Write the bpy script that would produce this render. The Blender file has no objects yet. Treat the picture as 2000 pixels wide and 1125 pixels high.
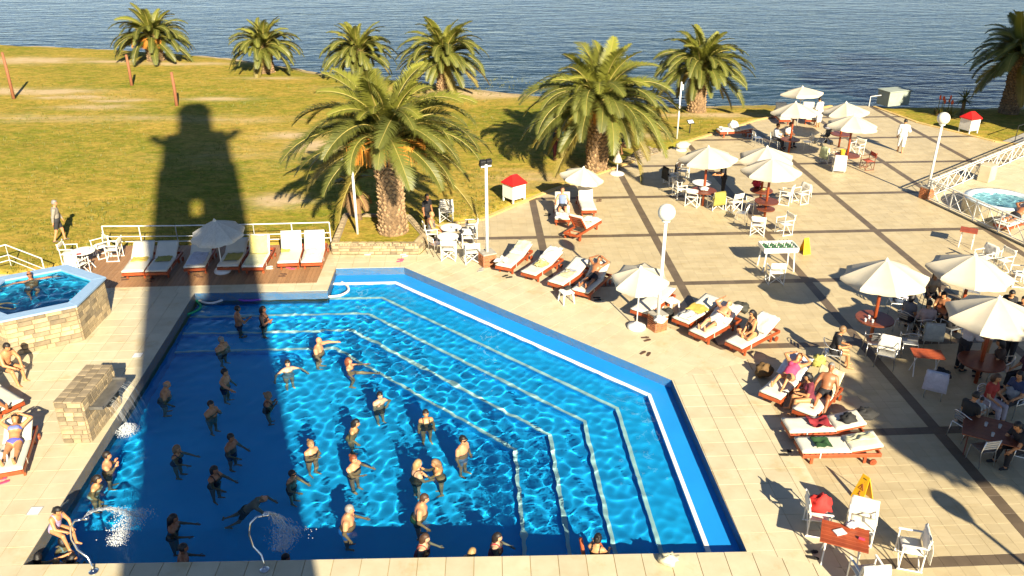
import bpy, math, random, zlib
import numpy as np
from mathutils import Vector, Matrix, noise as mnoise

random.seed(7)
R = math.radians
SC = bpy.context.scene
COL = SC.collection

# ---------------------------------------------------------------- camera, sky, sun, exposure
CAM_H, CAM_PITCH, CAM_F = 13.0, R(25.6), 1640.0
cam_data = bpy.data.cameras.new('camera')
cam_data.sensor_width = 36.0
cam_data.lens = CAM_F / 2000.0 * 36.0
cam_data.clip_start, cam_data.clip_end = 0.2, 3000.0
cam = bpy.data.objects.new('camera', cam_data)
cam.location = (0, 0, CAM_H)
cam.rotation_euler = (R(90) - CAM_PITCH, 0, 0)
COL.objects.link(cam)
SC.camera = cam

SUN_EL, SUN_AZ = R(28.0), R(19.5)          # sun stands behind the camera, to the right
world = bpy.data.worlds.new('World')
SC.world = world
world.use_nodes = True
wn = world.node_tree
sky = wn.nodes.new('ShaderNodeTexSky')
sky.sky_type = 'NISHITA'
sky.sun_disc = False
sky.sun_elevation = SUN_EL
sky.sun_rotation = R(180) - SUN_AZ
sky.air_density, sky.dust_density, sky.ozone_density = 0.7, 0.1, 0.9
sky.altitude = 1500.0
wn.links.new(sky.outputs[0], wn.nodes['Background'].inputs[0])
wn.nodes['Background'].inputs[1].default_value = 0.056
sun_data = bpy.data.lights.new('sun', 'SUN')
sun_data.energy = 5.0
sun_data.angle = R(0.53)
sun_data.color = (1.0, 0.875, 0.645)
sun_data.cycles.is_caustics_light = True
sun = bpy.data.objects.new('sun', sun_data)
SUN_DIR = Vector((math.sin(SUN_AZ) * math.cos(SUN_EL), -math.cos(SUN_AZ) * math.cos(SUN_EL), math.sin(SUN_EL)))
sun.rotation_euler = SUN_DIR.to_track_quat('Z', 'Y').to_euler()
sun.location = (10, -20, 40)
COL.objects.link(sun)
SC.view_settings.view_transform = 'Standard'
SC.view_settings.look = 'None'
SC.view_settings.gamma = 1.0
SC.view_settings.exposure = 1.42
SC.cycles.use_denoising = True
SC.cycles.max_bounces = 8
SC.cycles.transparent_max_bounces = 12
SC.cycles.caustics_reflective = False
SC.cycles.caustics_refractive = True
SC.cycles.sample_clamp_indirect = 6.0

# ---------------------------------------------------------------- helpers
def gp(u, v, z=0.0):
    """a point of the place (on height z) surveyed from its pixel in the 2000x1125 photograph"""
    x, y = (u - 1000) / CAM_F, -(v - 562.5) / CAM_F
    dy = math.cos(CAM_PITCH) + y * math.sin(CAM_PITCH)
    dz = -math.sin(CAM_PITCH) + y * math.cos(CAM_PITCH)
    t = (z - CAM_H) / dz
    return Vector((x * t, dy * t, z))

def tag(o, label=None, cat=None, group=None, kind=None):
    if label: o['label'] = label
    if cat: o['category'] = cat
    if group: o['group'] = group
    if kind: o['kind'] = kind
    return o

def empty(name, loc, rz=0.0, label=None, cat=None, group=None):
    o = bpy.data.objects.new(name, None)
    o.empty_display_size = 0.1
    o.location = loc
    o.rotation_euler = (0, 0, rz)
    COL.objects.link(o)
    return tag(o, label, cat, group)

def link(name, me, parent=None, loc=(0, 0, 0), rot=(0, 0, 0), scale=None):
    o = bpy.data.objects.new(name, me)
    o.location = loc
    o.rotation_euler = rot
    if scale: o.scale = scale
    if parent: o.parent = parent
    COL.objects.link(o)
    return o

def copy_tree(o, parent=None):
    c = o.copy()
    COL.objects.link(c)
    c.parent = parent
    for ch in list(o.children): copy_tree(ch, c)
    return c

def fbm(p, s=1.0, o=3):
    return mnoise.fractal((p[0] * s, p[1] * s, p[2] * s if len(p) > 2 else 0.0), 1.0, 2.0, o)

class MB:
    def __init__(self):
        self.v, self.f, self.m, self.t = [], [], [], []
    def add(self, vs, fs, mi=0, tint=0.5):
        b = len(self.v)
        self.v.extend([tuple(p) for p in vs])
        for f in fs:
            self.f.append(tuple(i + b for i in f)); self.m.append(mi); self.t.append(tint)
    def box(self, c, s, mi=0, rot=None, ch=0.0, tint=0.5):
        hx, hy, hz = s[0] / 2, s[1] / 2, s[2] / 2
        if ch <= 0:
            vs = [Vector((x, y, z)) for z in (-hz, hz) for x, y in ((-hx, -hy), (hx, -hy), (hx, hy), (-hx, hy))]
            fs = [(3, 2, 1, 0), (4, 5, 6, 7), (0, 1, 5, 4), (1, 2, 6, 5), (2, 3, 7, 6), (3, 0, 4, 7)]
        else:
            vs = []
            for z, i in ((-hz, ch), (-hz + ch, 0), (hz - ch, 0), (hz, ch)):
                X, Y, k = hx - i, hy - i, ch if i == 0 else ch * 0.6
                for x, y in ((-X + k, -Y), (X - k, -Y), (X, -Y + k), (X, Y - k), (X - k, Y), (-X + k, Y), (-X, Y - k), (-X, -Y + k)):
                    vs.append(Vector((x, y, z)))
            fs = [tuple(range(7, -1, -1)), tuple(range(24, 32))]
            for r in range(3):
                for k in range(8):
                    a, b = r * 8 + k, r * 8 + (k + 1) % 8
                    fs.append((a, b, b + 8, a + 8))
        if rot is not None: vs = [rot @ p for p in vs]
        c = Vector(c)
        self.add([p + c for p in vs], fs, mi, tint)
        return self
    def prism(self, poly, z0, z1, mi=0, tint=0.5, ch=0.0, bottom=True):
        n = len(poly)
        if ch > 0:
            cx = sum(p[0] for p in poly) / n; cy = sum(p[1] for p in poly) / n
            top = []
            for p in poly:
                d = math.hypot(p[0] - cx, p[1] - cy) or 1
                k = 1 - ch / d
                top.append((cx + (p[0] - cx) * k, cy + (p[1] - cy) * k, z1))
            vs = [(p[0], p[1], z0) for p in poly] + [(p[0], p[1], z1 - ch) for p in poly] + top
            fs = [tuple(range(2 * n, 3 * n))]
            for r in range(2):
                for i in range(n):
                    j = (i + 1) % n
                    fs.append((r * n + i, r * n + j, r * n + n + j, r * n + n + i))
        else:
            vs = [(p[0], p[1], z0) for p in poly] + [(p[0], p[1], z1) for p in poly]
            fs = [tuple(range(n, 2 * n))]
            for i in range(n):
                j = (i + 1) % n
                fs.append((i, j, n + j, n + i))
        if bottom: fs.append(tuple(range(n - 1, -1, -1)))
        self.add(vs, fs, mi, tint)
        return self
    def tube(self, pts, r, n=6, mi=0, caps=True, tint=0.5):
        pts = [Vector(p) for p in pts]
        rs = r if isinstance(r, (list, tuple)) else [r] * len(pts)
        vs, fs = [], []
        up = None
        for i, p in enumerate(pts):
            d = (pts[min(i + 1, len(pts) - 1)] - pts[max(i - 1, 0)])
            if d.length < 1e-9: d = Vector((0, 0, 1))
            d.normalize()
            if up is None:
                up = Vector((0, 0, 1)) if abs(d.z) < 0.9 else Vector((1, 0, 0))
            s = d.cross(up)
            if s.length < 1e-4: s = d.cross(Vector((0, 1, 0.3)))
            s.normalize()
            up = s.cross(d).normalized()
            for k in range(n):
                a = 2 * math.pi * k / n
                vs.append(p + (s * math.cos(a) + up * math.sin(a)) * rs[i])
        for i in range(len(pts) - 1):
            for k in range(n):
                a, b = i * n + k, i * n + (k + 1) % n
                fs.append((b, a, a + n, b + n))
        if caps:
            fs.append(tuple(range(n)))
            fs.append(tuple(range(len(vs) - 1, len(vs) - n - 1, -1)))
        self.add(vs, fs, mi, tint)
        return self
    def lathe(self, prof, n=16, mi=0, c=(0, 0, 0), tint=0.5):
        vs, fs = [], []
        for r, z in prof:
            for k in range(n):
                a = 2 * math.pi * k / n
                vs.append((c[0] + r * math.cos(a), c[1] + r * math.sin(a), c[2] + z))
        for i in range(len(prof) - 1):
            for k in range(n):
                a, b = i * n + k, i * n + (k + 1) % n
                fs.append((a, b, b + n, a + n))
        fs.append(tuple(range(n - 1, -1, -1)))
        fs.append(tuple(range(len(vs) - n, len(vs))))
        self.add(vs, fs, mi, tint)
        return self
    def blob(self, c, r, nu=12, nv=8, amp=0.0, seed=0.0, mi=0, freq=3.0, tint=0.5):
        r = r if isinstance(r, (tuple, list)) else (r, r, r)
        vs, fs = [], []
        for j in range(nv + 1):
            t = math.pi * j / nv
            for k in range(nu):
                a = 2 * math.pi * k / nu
                d = Vector((math.sin(t) * math.cos(a), math.sin(t) * math.sin(a), -math.cos(t)))
                s = 1 + amp * fbm((d + Vector((seed, seed * 1.7, 0))), freq)
                vs.append((c[0] + d.x * r[0] * s, c[1] + d.y * r[1] * s, c[2] + d.z * r[2] * s))
        for j in range(nv):
            for k in range(nu):
                a, b = j * nu + k, j * nu + (k + 1) % nu
                fs.append((a, b, b + nu, a + nu))
        self.add(vs, fs, mi, tint)
        return self
    def mesh(self, name, mats, smooth=False):
        me = bpy.data.meshes.new(name)
        me.from_pydata(self.v, [], self.f)
        for m in (mats if isinstance(mats, (list, tuple)) else [mats]):
            me.materials.append(MAT[m] if isinstance(m, str) else m)
        if any(self.m): me.polygons.foreach_set('material_index', self.m)
        if len(set(self.t)) > 1:
            at = me.attributes.new('tint', 'FLOAT', 'FACE')
            at.data.foreach_set('value', self.t)
        if smooth: me.shade_smooth()
        me.update()
        return me
    def obj(self, name, mats, parent=None, loc=(0, 0, 0), rz=0.0, smooth=False):
        return link(name, self.mesh(name, mats, smooth), parent, loc, (0, 0, rz))

def clip_poly(poly, cpoly):
    """Sutherland-Hodgman: poly clipped by the convex counter-clockwise cpoly"""
    out = poly
    n = len(cpoly)
    for i in range(n):
        a, b = cpoly[i], cpoly[(i + 1) % n]
        ex, ey = b[0] - a[0], b[1] - a[1]
        src, out = out, []
        if not src: break
        for j in range(len(src)):
            p, q = src[j], src[(j + 1) % len(src)]
            dp = ex * (p[1] - a[1]) - ey * (p[0] - a[0])
            dq = ex * (q[1] - a[1]) - ey * (q[0] - a[0])
            if dp >= 0: out.append(p)
            if dp * dq < 0:
                t = dp / (dp - dq)
                out.append((p[0] + (q[0] - p[0]) * t, p[1] + (q[1] - p[1]) * t))
    return out

def area(poly):
    return 0.5 * sum(poly[i][0] * poly[(i + 1) % len(poly)][1] - poly[(i + 1) % len(poly)][0] * poly[i][1] for i in range(len(poly)))
def ccw(poly):
    poly = [(p[0], p[1]) for p in poly]
    return poly if area(poly) > 0 else poly[::-1]

def inside(p, poly):
    c = False
    for i in range(len(poly)):
        a, b = poly[i], poly[i - 1]
        if (a[1] > p[1]) != (b[1] > p[1]) and p[0] < (b[0] - a[0]) * (p[1] - a[1]) / (b[1] - a[1]) + a[0]: c = not c
    return c

# ---------------------------------------------------------------- materials
MAT = {}
def pmat(name, c1, c2=None, rough=0.6, scale=6.0, rand=0.0, tint=0.0, bump=0.0, bscale=None, metal=0.0,
         spec=0.5, world=False, contrast=(0.3, 0.7), trans=0.0, sss=0.0, stretch=None, coat=0.0, stain=None):
    m = bpy.data.materials.new(name)
    m.use_nodes = True
    nt = m.node_tree
    N, L = nt.nodes, nt.links
    b = N['Principled BSDF']
    b.inputs['Roughness'].default_value = rough
    b.inputs['Metallic'].default_value = metal
    b.inputs['Specular IOR Level'].default_value = spec
    if coat: b.inputs['Coat Weight'].default_value = coat
    if c2 is None: c2 = tuple(x * 0.82 for x in c1)
    if world:
        src = N.new('ShaderNodeNewGeometry').outputs['Position']
    else:
        src = N.new('ShaderNodeTexCoord').outputs['Object']
    if stretch:
        mp = N.new('ShaderNodeMapping'); mp.inputs['Scale'].default_value = stretch
        L.new(src, mp.inputs[0]); src = mp.outputs[0]
    nz = N.new('ShaderNodeTexNoise')
    nz.inputs['Scale'].default_value = scale
    nz.inputs['Detail'].default_value = 5.0
    nz.inputs['Roughness'].default_value = 0.62
    L.new(src, nz.inputs['Vector'])
    rp = N.new('ShaderNodeValToRGB')
    rp.color_ramp.elements[0].position, rp.color_ramp.elements[1].position = contrast
    rp.color_ramp.elements[0].color = (*c2, 1)
    rp.color_ramp.elements[1].color = (*c1, 1)
    L.new(nz.outputs['Fac'], rp.inputs[0])
    out = rp.outputs[0]
    for amt, kind in ((rand, 'obj'), (tint, 'tint')):
        if amt <= 0: continue
        if kind == 'obj': s = N.new('ShaderNodeObjectInfo').outputs['Random']
        else:
            a = N.new('ShaderNodeAttribute'); a.attribute_name = 'tint'; s = a.outputs['Fac']
        mr = N.new('ShaderNodeMapRange')
        mr.inputs[3].default_value, mr.inputs[4].default_value = 1 - amt, 1 + amt
        L.new(s, mr.inputs[0])
        hs = N.new('ShaderNodeHueSaturation')
        L.new(out, hs.inputs['Color']); L.new(mr.outputs[0], hs.inputs['Value'])
        out = hs.outputs[0]
    if stain:
        n3 = N.new('ShaderNodeTexNoise'); n3.inputs['Scale'].default_value = 0.75; n3.inputs['Detail'].default_value = 7.0; n3.inputs['Roughness'].default_value = 0.7
        L.new(src, n3.inputs['Vector'])
        r3 = N.new('ShaderNodeValToRGB'); r3.color_ramp.elements[0].position, r3.color_ramp.elements[1].position = 0.55, 0.72
        r3.color_ramp.elements[0].color = (1, 1, 1, 1); r3.color_ramp.elements[1].color = (*stain, 1)
        L.new(n3.outputs['Fac'], r3.inputs[0])
        x3 = N.new('ShaderNodeMix'); x3.data_type = 'RGBA'; x3.blend_type = 'MULTIPLY'; x3.inputs['Factor'].default_value = 1.0
        ci = [q for q in x3.inputs if q.type == 'RGBA']
        L.new(out, ci[0]); L.new(r3.outputs[0], ci[1])
        out = [q for q in x3.outputs if q.type == 'RGBA'][0]
    L.new(out, b.inputs['Base Color'])
    if bump > 0:
        n2 = N.new('ShaderNodeTexNoise')
        n2.inputs['Scale'].default_value = bscale or scale * 6
        n2.inputs['Detail'].default_value = 4.0
        L.new(src, n2.inputs['Vector'])
        bp = N.new('ShaderNodeBump')
        bp.inputs['Strength'].default_value = bump
        bp.inputs['Distance'].default_value = 0.02
        L.new(n2.outputs['Fac'], bp.inputs['Height'])
        L.new(bp.outputs[0], b.inputs['Normal'])
    if trans > 0:
        tr = N.new('ShaderNodeBsdfTranslucent')
        L.new(out, tr.inputs[0])
        mx = N.new('ShaderNodeMixShader'); mx.inputs[0].default_value = trans
        L.new(b.outputs[0], mx.inputs[1]); L.new(tr.outputs[0], mx.inputs[2])
        L.new(mx.outputs[0], N['Material Output'].inputs[0])
    if sss > 0:
        b.inputs['Subsurface Weight'].default_value = sss
        b.inputs['Subsurface Radius'].default_value = (0.03, 0.012, 0.006)
    MAT[name] = m
    return m

pmat('tile_cream', (0.63, 0.56, 0.39), (0.54, 0.465, 0.305), 0.55, 1.6, rand=0.06, tint=0.07, bump=0.10, bscale=30, world=True, stain=(0.84, 0.74, 0.56))
pmat('tile_tan', (0.525, 0.435, 0.27), (0.44, 0.355, 0.205), 0.5, 0.9, rand=0.05, tint=0.06, bump=0.15, bscale=26, world=True, stain=(0.90, 0.85, 0.76), stretch=(1, 2.4, 1))
pmat('tile_dark', (0.155, 0.115, 0.075), (0.115, 0.085, 0.055), 0.5, 2.0, rand=0.10, tint=0.12, bump=0.1, world=True)
pmat('grout', (0.42, 0.32, 0.18), (0.33, 0.24, 0.13), 0.9, 4.0, world=True)
pmat('grout_cream', (0.46, 0.35, 0.18), (0.38, 0.28, 0.14), 0.9, 4.0, world=True)
pmat('kerb', (0.62, 0.43, 0.16), (0.48, 0.32, 0.11), 0.7, 3.0, world=True, rand=0.08)
pmat('plank', (0.36, 0.20, 0.095), (0.27, 0.14, 0.065), 0.6, 5.0, rand=0.16, bump=0.1, stretch=(6, 0.7, 1))
pmat('stone', (0.46, 0.36, 0.21), (0.27, 0.20, 0.115), 0.8, 5.0, rand=0.28, bump=0.35, bscale=22)
pmat('stone_dark', (0.30, 0.235, 0.145), (0.17, 0.135, 0.09), 0.8, 5.0, rand=0.30, bump=0.35, bscale=22)
pmat('mortar', (0.34, 0.27, 0.17), (0.26, 0.2, 0.12), 0.9, 8.0)
pmat('brick', (0.42, 0.15, 0.055), (0.30, 0.10, 0.04), 0.8, 8.0, rand=0.22, bump=0.25)
pmat('concrete', (0.40, 0.38, 0.33), (0.30, 0.28, 0.24), 0.85, 5.0, bump=0.2)
pmat('tower_wall', (0.55, 0.46, 0.34), (0.45, 0.37, 0.27), 0.85, 1.0)
pmat('slate', (0.13, 0.125, 0.115), (0.08, 0.078, 0.075), 0.25, 5.0)
pmat('tub_paint', (0.05, 0.45, 0.72), (0.04, 0.40, 0.66), 0.35, 3.0)
pmat('rim_blue', (0.30, 0.44, 0.62), (0.24, 0.37, 0.55), 0.35, 8.0)
pmat('pool_paint', (0.02, 0.50, 0.96), (0.018, 0.45, 0.92), 0.4, 0.8, world=True)
pmat('pool_ledge', (0.014, 0.27, 0.70), (0.012, 0.235, 0.64), 0.28, 0.7, world=True)
pmat('pool_wall', (0.02, 0.30, 0.70), (0.016, 0.25, 0.62), 0.3, 1.0, world=True)
pmat('nosing', (0.88, 0.86, 0.80), (0.80, 0.78, 0.72), 0.4, 6.0, world=True)
pmat('spa_shell', (0.62, 0.72, 0.74), (0.55, 0.66, 0.70), 0.2, 3.0)
pmat('redwood', (0.36, 0.075, 0.022), (0.25, 0.045, 0.014), 0.42, 5.0, rand=0.14, stretch=(1, 1, 1))
pmat('darkwood', (0.20, 0.055, 0.025), (0.13, 0.035, 0.016), 0.4, 6.0, rand=0.1)
pmat('post_wood', (0.34, 0.13, 0.055), (0.19, 0.07, 0.035), 0.8, 5.0, stretch=(3, 3, 0.6), bump=0.3)
pmat('cushion', (0.68, 0.645, 0.55), (0.61, 0.575, 0.48), 0.85, 3.0, rand=0.04, bump=0.2, bscale=14)
pmat('canvas', (0.80, 0.75, 0.63), (0.74, 0.68, 0.55), 0.85, 6.0, rand=0.05)
pmat('umbrella_cloth', (0.66, 0.60, 0.475), (0.60, 0.54, 0.42), 0.85, 1.8, rand=0.03, bump=0.15, bscale=6, trans=0.16)
pmat('umbrella_lace', (0.72, 0.70, 0.64), (0.58, 0.56, 0.50), 0.85, 14.0, bump=0.2, trans=0.2)
pmat('white_paint', (0.80, 0.79, 0.74), (0.73, 0.72, 0.67), 0.35, 8.0, rand=0.03)
pmat('white_plastic', (0.80, 0.79, 0.76), (0.75, 0.74, 0.70), 0.35, 4.0)
pmat('globe_white', (0.78, 0.75, 0.66), (0.70, 0.67, 0.57), 0.3, 3.0)
pmat('alu', (0.72, 0.72, 0.70), (0.6, 0.6, 0.58), 0.28, 8.0, metal=0.85)
pmat('chrome', (0.75, 0.75, 0.75), (0.65, 0.65, 0.65), 0.12, 8.0, metal=1.0)
pmat('black', (0.02, 0.02, 0.02), (0.012, 0.012, 0.012), 0.5, 8.0)
pmat('red_paint', (0.62, 0.02, 0.015), (0.52, 0.014, 0.012), 0.4, 4.0)
pmat('yellow_sign', (0.80, 0.44, 0.008), (0.72, 0.38, 0.006), 0.4, 5.0)
pmat('grey_box', (0.34, 0.38, 0.33), (0.26, 0.30, 0.26), 0.7, 2.0, bump=0.1)
pmat('trunk', (0.33, 0.215, 0.11), (0.14, 0.085, 0.045), 0.9, 7.0, rand=0.1, tint=0.35, bump=0.5, bscale=30)
pmat('leaf_young', (0.24, 0.24, 0.034), (0.16, 0.17, 0.025), 0.5, 1.0, rand=0.22, trans=0.28)
pmat('leaf_mature', (0.155, 0.163, 0.028), (0.092, 0.105, 0.020), 0.5, 1.0, rand=0.25, trans=0.22)
pmat('leaf_old', (0.30, 0.225, 0.042), (0.19, 0.16, 0.032), 0.6, 0.9, rand=0.22, trans=0.25)
pmat('leaf_dead', (0.26, 0.15, 0.06), (0.17, 0.09, 0.04), 0.8, 1.0, rand=0.25, trans=0.15)
pmat('rachis', (0.42, 0.33, 0.09), (0.30, 0.24, 0.06), 0.6, 4.0)
pmat('fruit', (0.60, 0.25, 0.03), (0.42, 0.16, 0.02), 0.7, 20.0, rand=0.15)
pmat('dark_leaf', (0.045, 0.06, 0.02), (0.025, 0.035, 0.012), 0.6, 1.0, rand=0.3)
pmat('flower', (0.6, 0.09, 0.03), (0.45, 0.06, 0.02), 0.6, 9.0, rand=0.2)
pmat('foam_green', (0.02, 0.40, 0.16), None, 0.7, 8.0)
pmat('foam_white', (0.80, 0.72, 0.66), None, 0.7, 8.0)
pmat('foam_purple', (0.22, 0.07, 0.42), None, 0.7, 8.0)
pmat('foam_orange', (0.72, 0.16, 0.05), None, 0.7, 8.0)
pmat('lens', (0.01, 0.01, 0.01), None, 0.1, 8.0)
pmat('paper', (0.75, 0.75, 0.74), (0.5, 0.5, 0.52), 0.6, 40.0)
pmat('glass_cup', (0.6, 0.62, 0.62), None, 0.1, 8.0)
pmat('foosball_green', (0.03, 0.22, 0.06), None, 0.6, 8.0)
pmat('sign_ink', (0.30, 0.03, 0.01), None, 0.6, 8.0)

_cm = {}
def cmat(col, rough=0.8):
    k = tuple(round(c, 3) for c in col)
    if k not in _cm:
        _cm[k] = pmat('cloth_%d' % len(_cm), k, tuple(c * 0.75 for c in k), rough, 9.0, bump=0.25, bscale=20)
    return _cm[k]

def glass_water(name, col=(1, 1, 1)):
    m = bpy.data.materials.new(name)
    m.use_nodes = True
    nt = m.node_tree
    nt.nodes.remove(nt.nodes['Principled BSDF'])
    g = nt.nodes.new('ShaderNodeBsdfGlass')
    g.inputs['Color'].default_value = (*col, 1)
    g.inputs['Roughness'].default_value = 0.0
    g.inputs['IOR'].default_value = 1.33
    nt.links.new(g.outputs[0], nt.nodes['Material Output'].inputs[0])
    MAT[name] = m
glass_water('water', (0.70, 0.95, 1.0))

def spray_mat():
    m = bpy.data.materials.new('spray'); m.use_nodes = True
    nt = m.node_tree; b = nt.nodes['Principled BSDF']
    b.inputs['Base Color'].default_value = (0.85, 0.88, 0.9, 1); b.inputs['Roughness'].default_value = 0.25
    tr = nt.nodes.new('ShaderNodeBsdfTransparent'); mx = nt.nodes.new('ShaderNodeMixShader'); mx.inputs[0].default_value = 0.32
    nt.links.new(tr.outputs[0], mx.inputs[1]); nt.links.new(b.outputs[0], mx.inputs[2])
    nt.links.new(mx.outputs[0], nt.nodes['Material Output'].inputs[0])
    MAT['spray'] = m
spray_mat()

def lake_mat():
    m = bpy.data.materials.new('lake_water'); m.use_nodes = True
    nt = m.node_tree; N, L = nt.nodes, nt.links
    b = N['Principled BSDF']
    b.inputs['Base Color'].default_value = (0.014, 0.034, 0.046, 1)
    b.inputs['Specular IOR Level'].default_value = 0.11
    b.inputs['Roughness'].default_value = 0.10
    b.inputs['IOR'].default_value = 1.33
    geo = N.new('ShaderNodeNewGeometry')
    mp = N.new('ShaderNodeMapping')
    mp.inputs['Rotation'].default_value = (0, 0, R(-12)); mp.inputs['Scale'].default_value = (0.45, 1.35, 1)
    L.new(geo.outputs['Position'], mp.inputs[0])
    prev = None
    for sc_, st, dist in ((0.5, 0.5, 0.32), (1.5, 0.55, 0.12), (0.08, 0.25, 0.5)):
        nz = N.new('ShaderNodeTexNoise'); nz.inputs['Scale'].default_value = sc_; nz.inputs['Detail'].default_value = 3.0
        nz.inputs['Distortion'].default_value = 0.6
        L.new(mp.outputs[0], nz.inputs['Vector'])
        bp = N.new('ShaderNodeBump'); bp.inputs['Strength'].default_value = st; bp.inputs['Distance'].default_value = dist
        L.new(nz.outputs['Fac'], bp.inputs['Height'])
        if prev: L.new(prev.outputs[0], bp.inputs['Normal'])
        prev = bp
    L.new(prev.outputs[0], b.inputs['Normal'])
    MAT['lake_water'] = m
lake_mat()

def ground_mat():
    """dry and green turf in patches, bare pale sand near the shore and in scuffed tracks"""
    m = bpy.data.materials.new('turf'); m.use_nodes = True
    nt = m.node_tree; N, L = nt.nodes, nt.links
    b = N['Principled BSDF']; b.inputs['Roughness'].default_value = 0.95; b.inputs['Specular IOR Level'].default_value = 0.1
    geo = N.new('ShaderNodeNewGeometry')
    def nz(scale, det=5, stretch=(1, 1, 1), dist=0.0, rough=0.6):
        mp = N.new('ShaderNodeMapping'); mp.inputs['Scale'].default_value = stretch
        L.new(geo.outputs['Position'], mp.inputs[0])
        n = N.new('ShaderNodeTexNoise'); n.inputs['Scale'].default_value = scale; n.inputs['Detail'].default_value = det
        n.inputs['Distortion'].default_value = dist; n.inputs['Roughness'].default_value = rough
        L.new(mp.outputs[0], n.inputs['Vector'])
        return n.outputs['Fac']
    def ramp(src, p0, p1, c0=(0, 0, 0), c1=(1, 1, 1)):
        r = N.new('ShaderNodeValToRGB')
        r.color_ramp.elements[0].position, r.color_ramp.elements[1].position = p0, p1
        r.color_ramp.elements[0].color, r.color_ramp.elements[1].color = (*c0, 1), (*c1, 1)
        L.new(src, r.inputs[0]); return r.outputs[0]
    def mix(f, a, c, t='MIX'):
        x = N.new('ShaderNodeMix'); x.data_type = 'RGBA'; x.blend_type = t
        if isinstance(f, float): x.inputs['Factor'].default_value = f
        else: L.new(f, x.inputs['Factor'])
        for s, k in ((a, 'A'), (c, 'B')):
            i = [q for q in x.inputs if q.name == k and q.type == 'RGBA'][0]
            if isinstance(s, tuple): i.default_value = (*s, 1)
            else: L.new(s, i)
        return [q for q in x.outputs if q.type == 'RGBA'][0]
    straw = mix(nz(1.3), (0.50, 0.345, 0.074), (0.38, 0.245, 0.045))
    green = mix(nz(0.9), (0.225, 0.23, 0.019), (0.125, 0.155, 0.013))
    big = ramp(nz(0.12, 4, (0.7, 1.2, 1), 0.4), 0.40, 0.60)
    fine = ramp(nz(1.9, 7, (0.6, 1.25, 1), 0.5, 0.75), 0.42, 0.58)
    mm = N.new('ShaderNodeMath'); mm.operation = 'MULTIPLY_ADD'; mm.inputs[1].default_value = 0.42
    L.new(big, mm.inputs[0])
    m2 = N.new('ShaderNodeMath'); m2.operation = 'MULTIPLY'; m2.inputs[1].default_value = 0.62
    L.new(fine, m2.inputs[0]); L.new(m2.outputs[0], mm.inputs[2])
    col = mix(mm.outputs[0], straw, green)
    dark = ramp(nz(6.0, 6, (0.8, 1.2, 1), 0.0, 0.75), 0.36, 0.60, (0.66, 0.66, 0.64), (1.12, 1.12, 1.12))
    col = mix(1.0, col, dark, 'MULTIPLY')
    at = N.new('ShaderNodeAttribute'); at.attribute_name = 'bare'
    pat = ramp(nz(0.55, 5, (0.5, 1.6, 1), 0.3), 0.50, 0.66)
    ad = N.new('ShaderNodeMath'); ad.operation = 'ADD'; ad.inputs[1].default_value = -0.42
    L.new(nz(0.8, 5, (0.5, 1.5, 1)), ad.inputs[0])
    sm = N.new('ShaderNodeMath'); sm.operation = 'MULTIPLY_ADD'; sm.inputs[1].default_value = 2.2; sm.use_clamp = True
    L.new(ad.outputs[0], sm.inputs[0]); L.new(at.outputs['Fac'], sm.inputs[2])
    fr = N.new('ShaderNodeMath'); fr.operation = 'MULTIPLY'; fr.use_clamp = True
    L.new(sm.outputs[0], fr.inputs[0]); L.new(ramp(at.outputs['Fac'], 0.02, 0.55), fr.inputs[1])
    sand = mix(nz(3.0), (0.60, 0.47, 0.28), (0.40, 0.28, 0.15))
    col = mix(fr.outputs[0], col, sand)
    L.new(col, b.inputs['Base Color'])
    bp = N.new('ShaderNodeBump'); bp.inputs['Strength'].default_value = 0.8; bp.inputs['Distance'].default_value = 0.056
    L.new(nz(9.0, 5), bp.inputs['Height']); L.new(bp.outputs[0], b.inputs['Normal'])
    MAT['turf'] = m
ground_mat()
# ---------------------------------------------------------------- the setting
def G2(u, v, z=0.0):
    p = gp(u, v, z); return (p.x, p.y)
ROT = R(3.0)
def frame(o, rot):
    c, s = math.cos(rot), math.sin(rot)
    return (lambda x, y: (o[0] + x * c - y * s, o[1] + x * s + y * c)), (lambda p: ((p[0] - o[0]) * c + (p[1] - o[1]) * s, -(p[0] - o[0]) * s + (p[1] - o[1]) * c))

POOL_A, POOL_B, POOL_C, POOL_D = (-6.64, 28.85), (-4.08, 28.97), (4.66, 20.93), (5.08, 13.93)
POOL_E, POOL_F, POOL_G = (-10.38, 13.54), (-11.24, 26.73), (-6.57, 26.94)
POOL = [POOL_A, POOL_G, POOL_F, POOL_E, POOL_D, POOL_C, POOL_B]      # counter-clockwise

SUR_LEFT = [POOL_F, (-14.6, 27.15), (-17.2, 28.3), (-26, 28.3), (-26, 8), (-10.0, 8), POOL_E]
SUR_TOP = [(-14.6, 27.15), POOL_F, POOL_G, POOL_A, (-7.04, 30.17), (-7.19, 31.15), (-7.1, 27.58)]
SUR_MID = [POOL_A, POOL_B, (-1.98, 31.58), (-3.3, 31.15), (-3.6, 30.17), (-7.04, 30.17)]
SUR_DIAG = [POOL_B, POOL_C, (7.14, 22.01), (-1.98, 31.58)]
SUR_RIGHT = [POOL_C, POOL_D, (7.42, 13.32), (7.15, 21.13), (7.14, 22.01)]
SUR_BOT = [POOL_E, (-10.0, 8), (7.6, 8), (7.42, 13.32), POOL_D]
TERRACE = [(-1.98, 31.58), (7.14, 22.01), (7.15, 21.13), (7.42, 13.32), (7.6, 8), (34, 8), (34, 41.5), (27.09, 46.17), (24.58, 50.36),
           (23.45, 54.7), (21.39, 54.9), (15.1, 50.98), (9.58, 45.76), (6.42, 42.38), (1.48, 37.23), (-1.28, 34.02), (-3.0, 33.2), (-3.3, 31.15)]
WOOD_DECK = [(-17.2, 28.3), (-14.6, 27.15), (-7.1, 27.58), (-7.19, 31.15), (-16.4, 31.05)]
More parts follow.
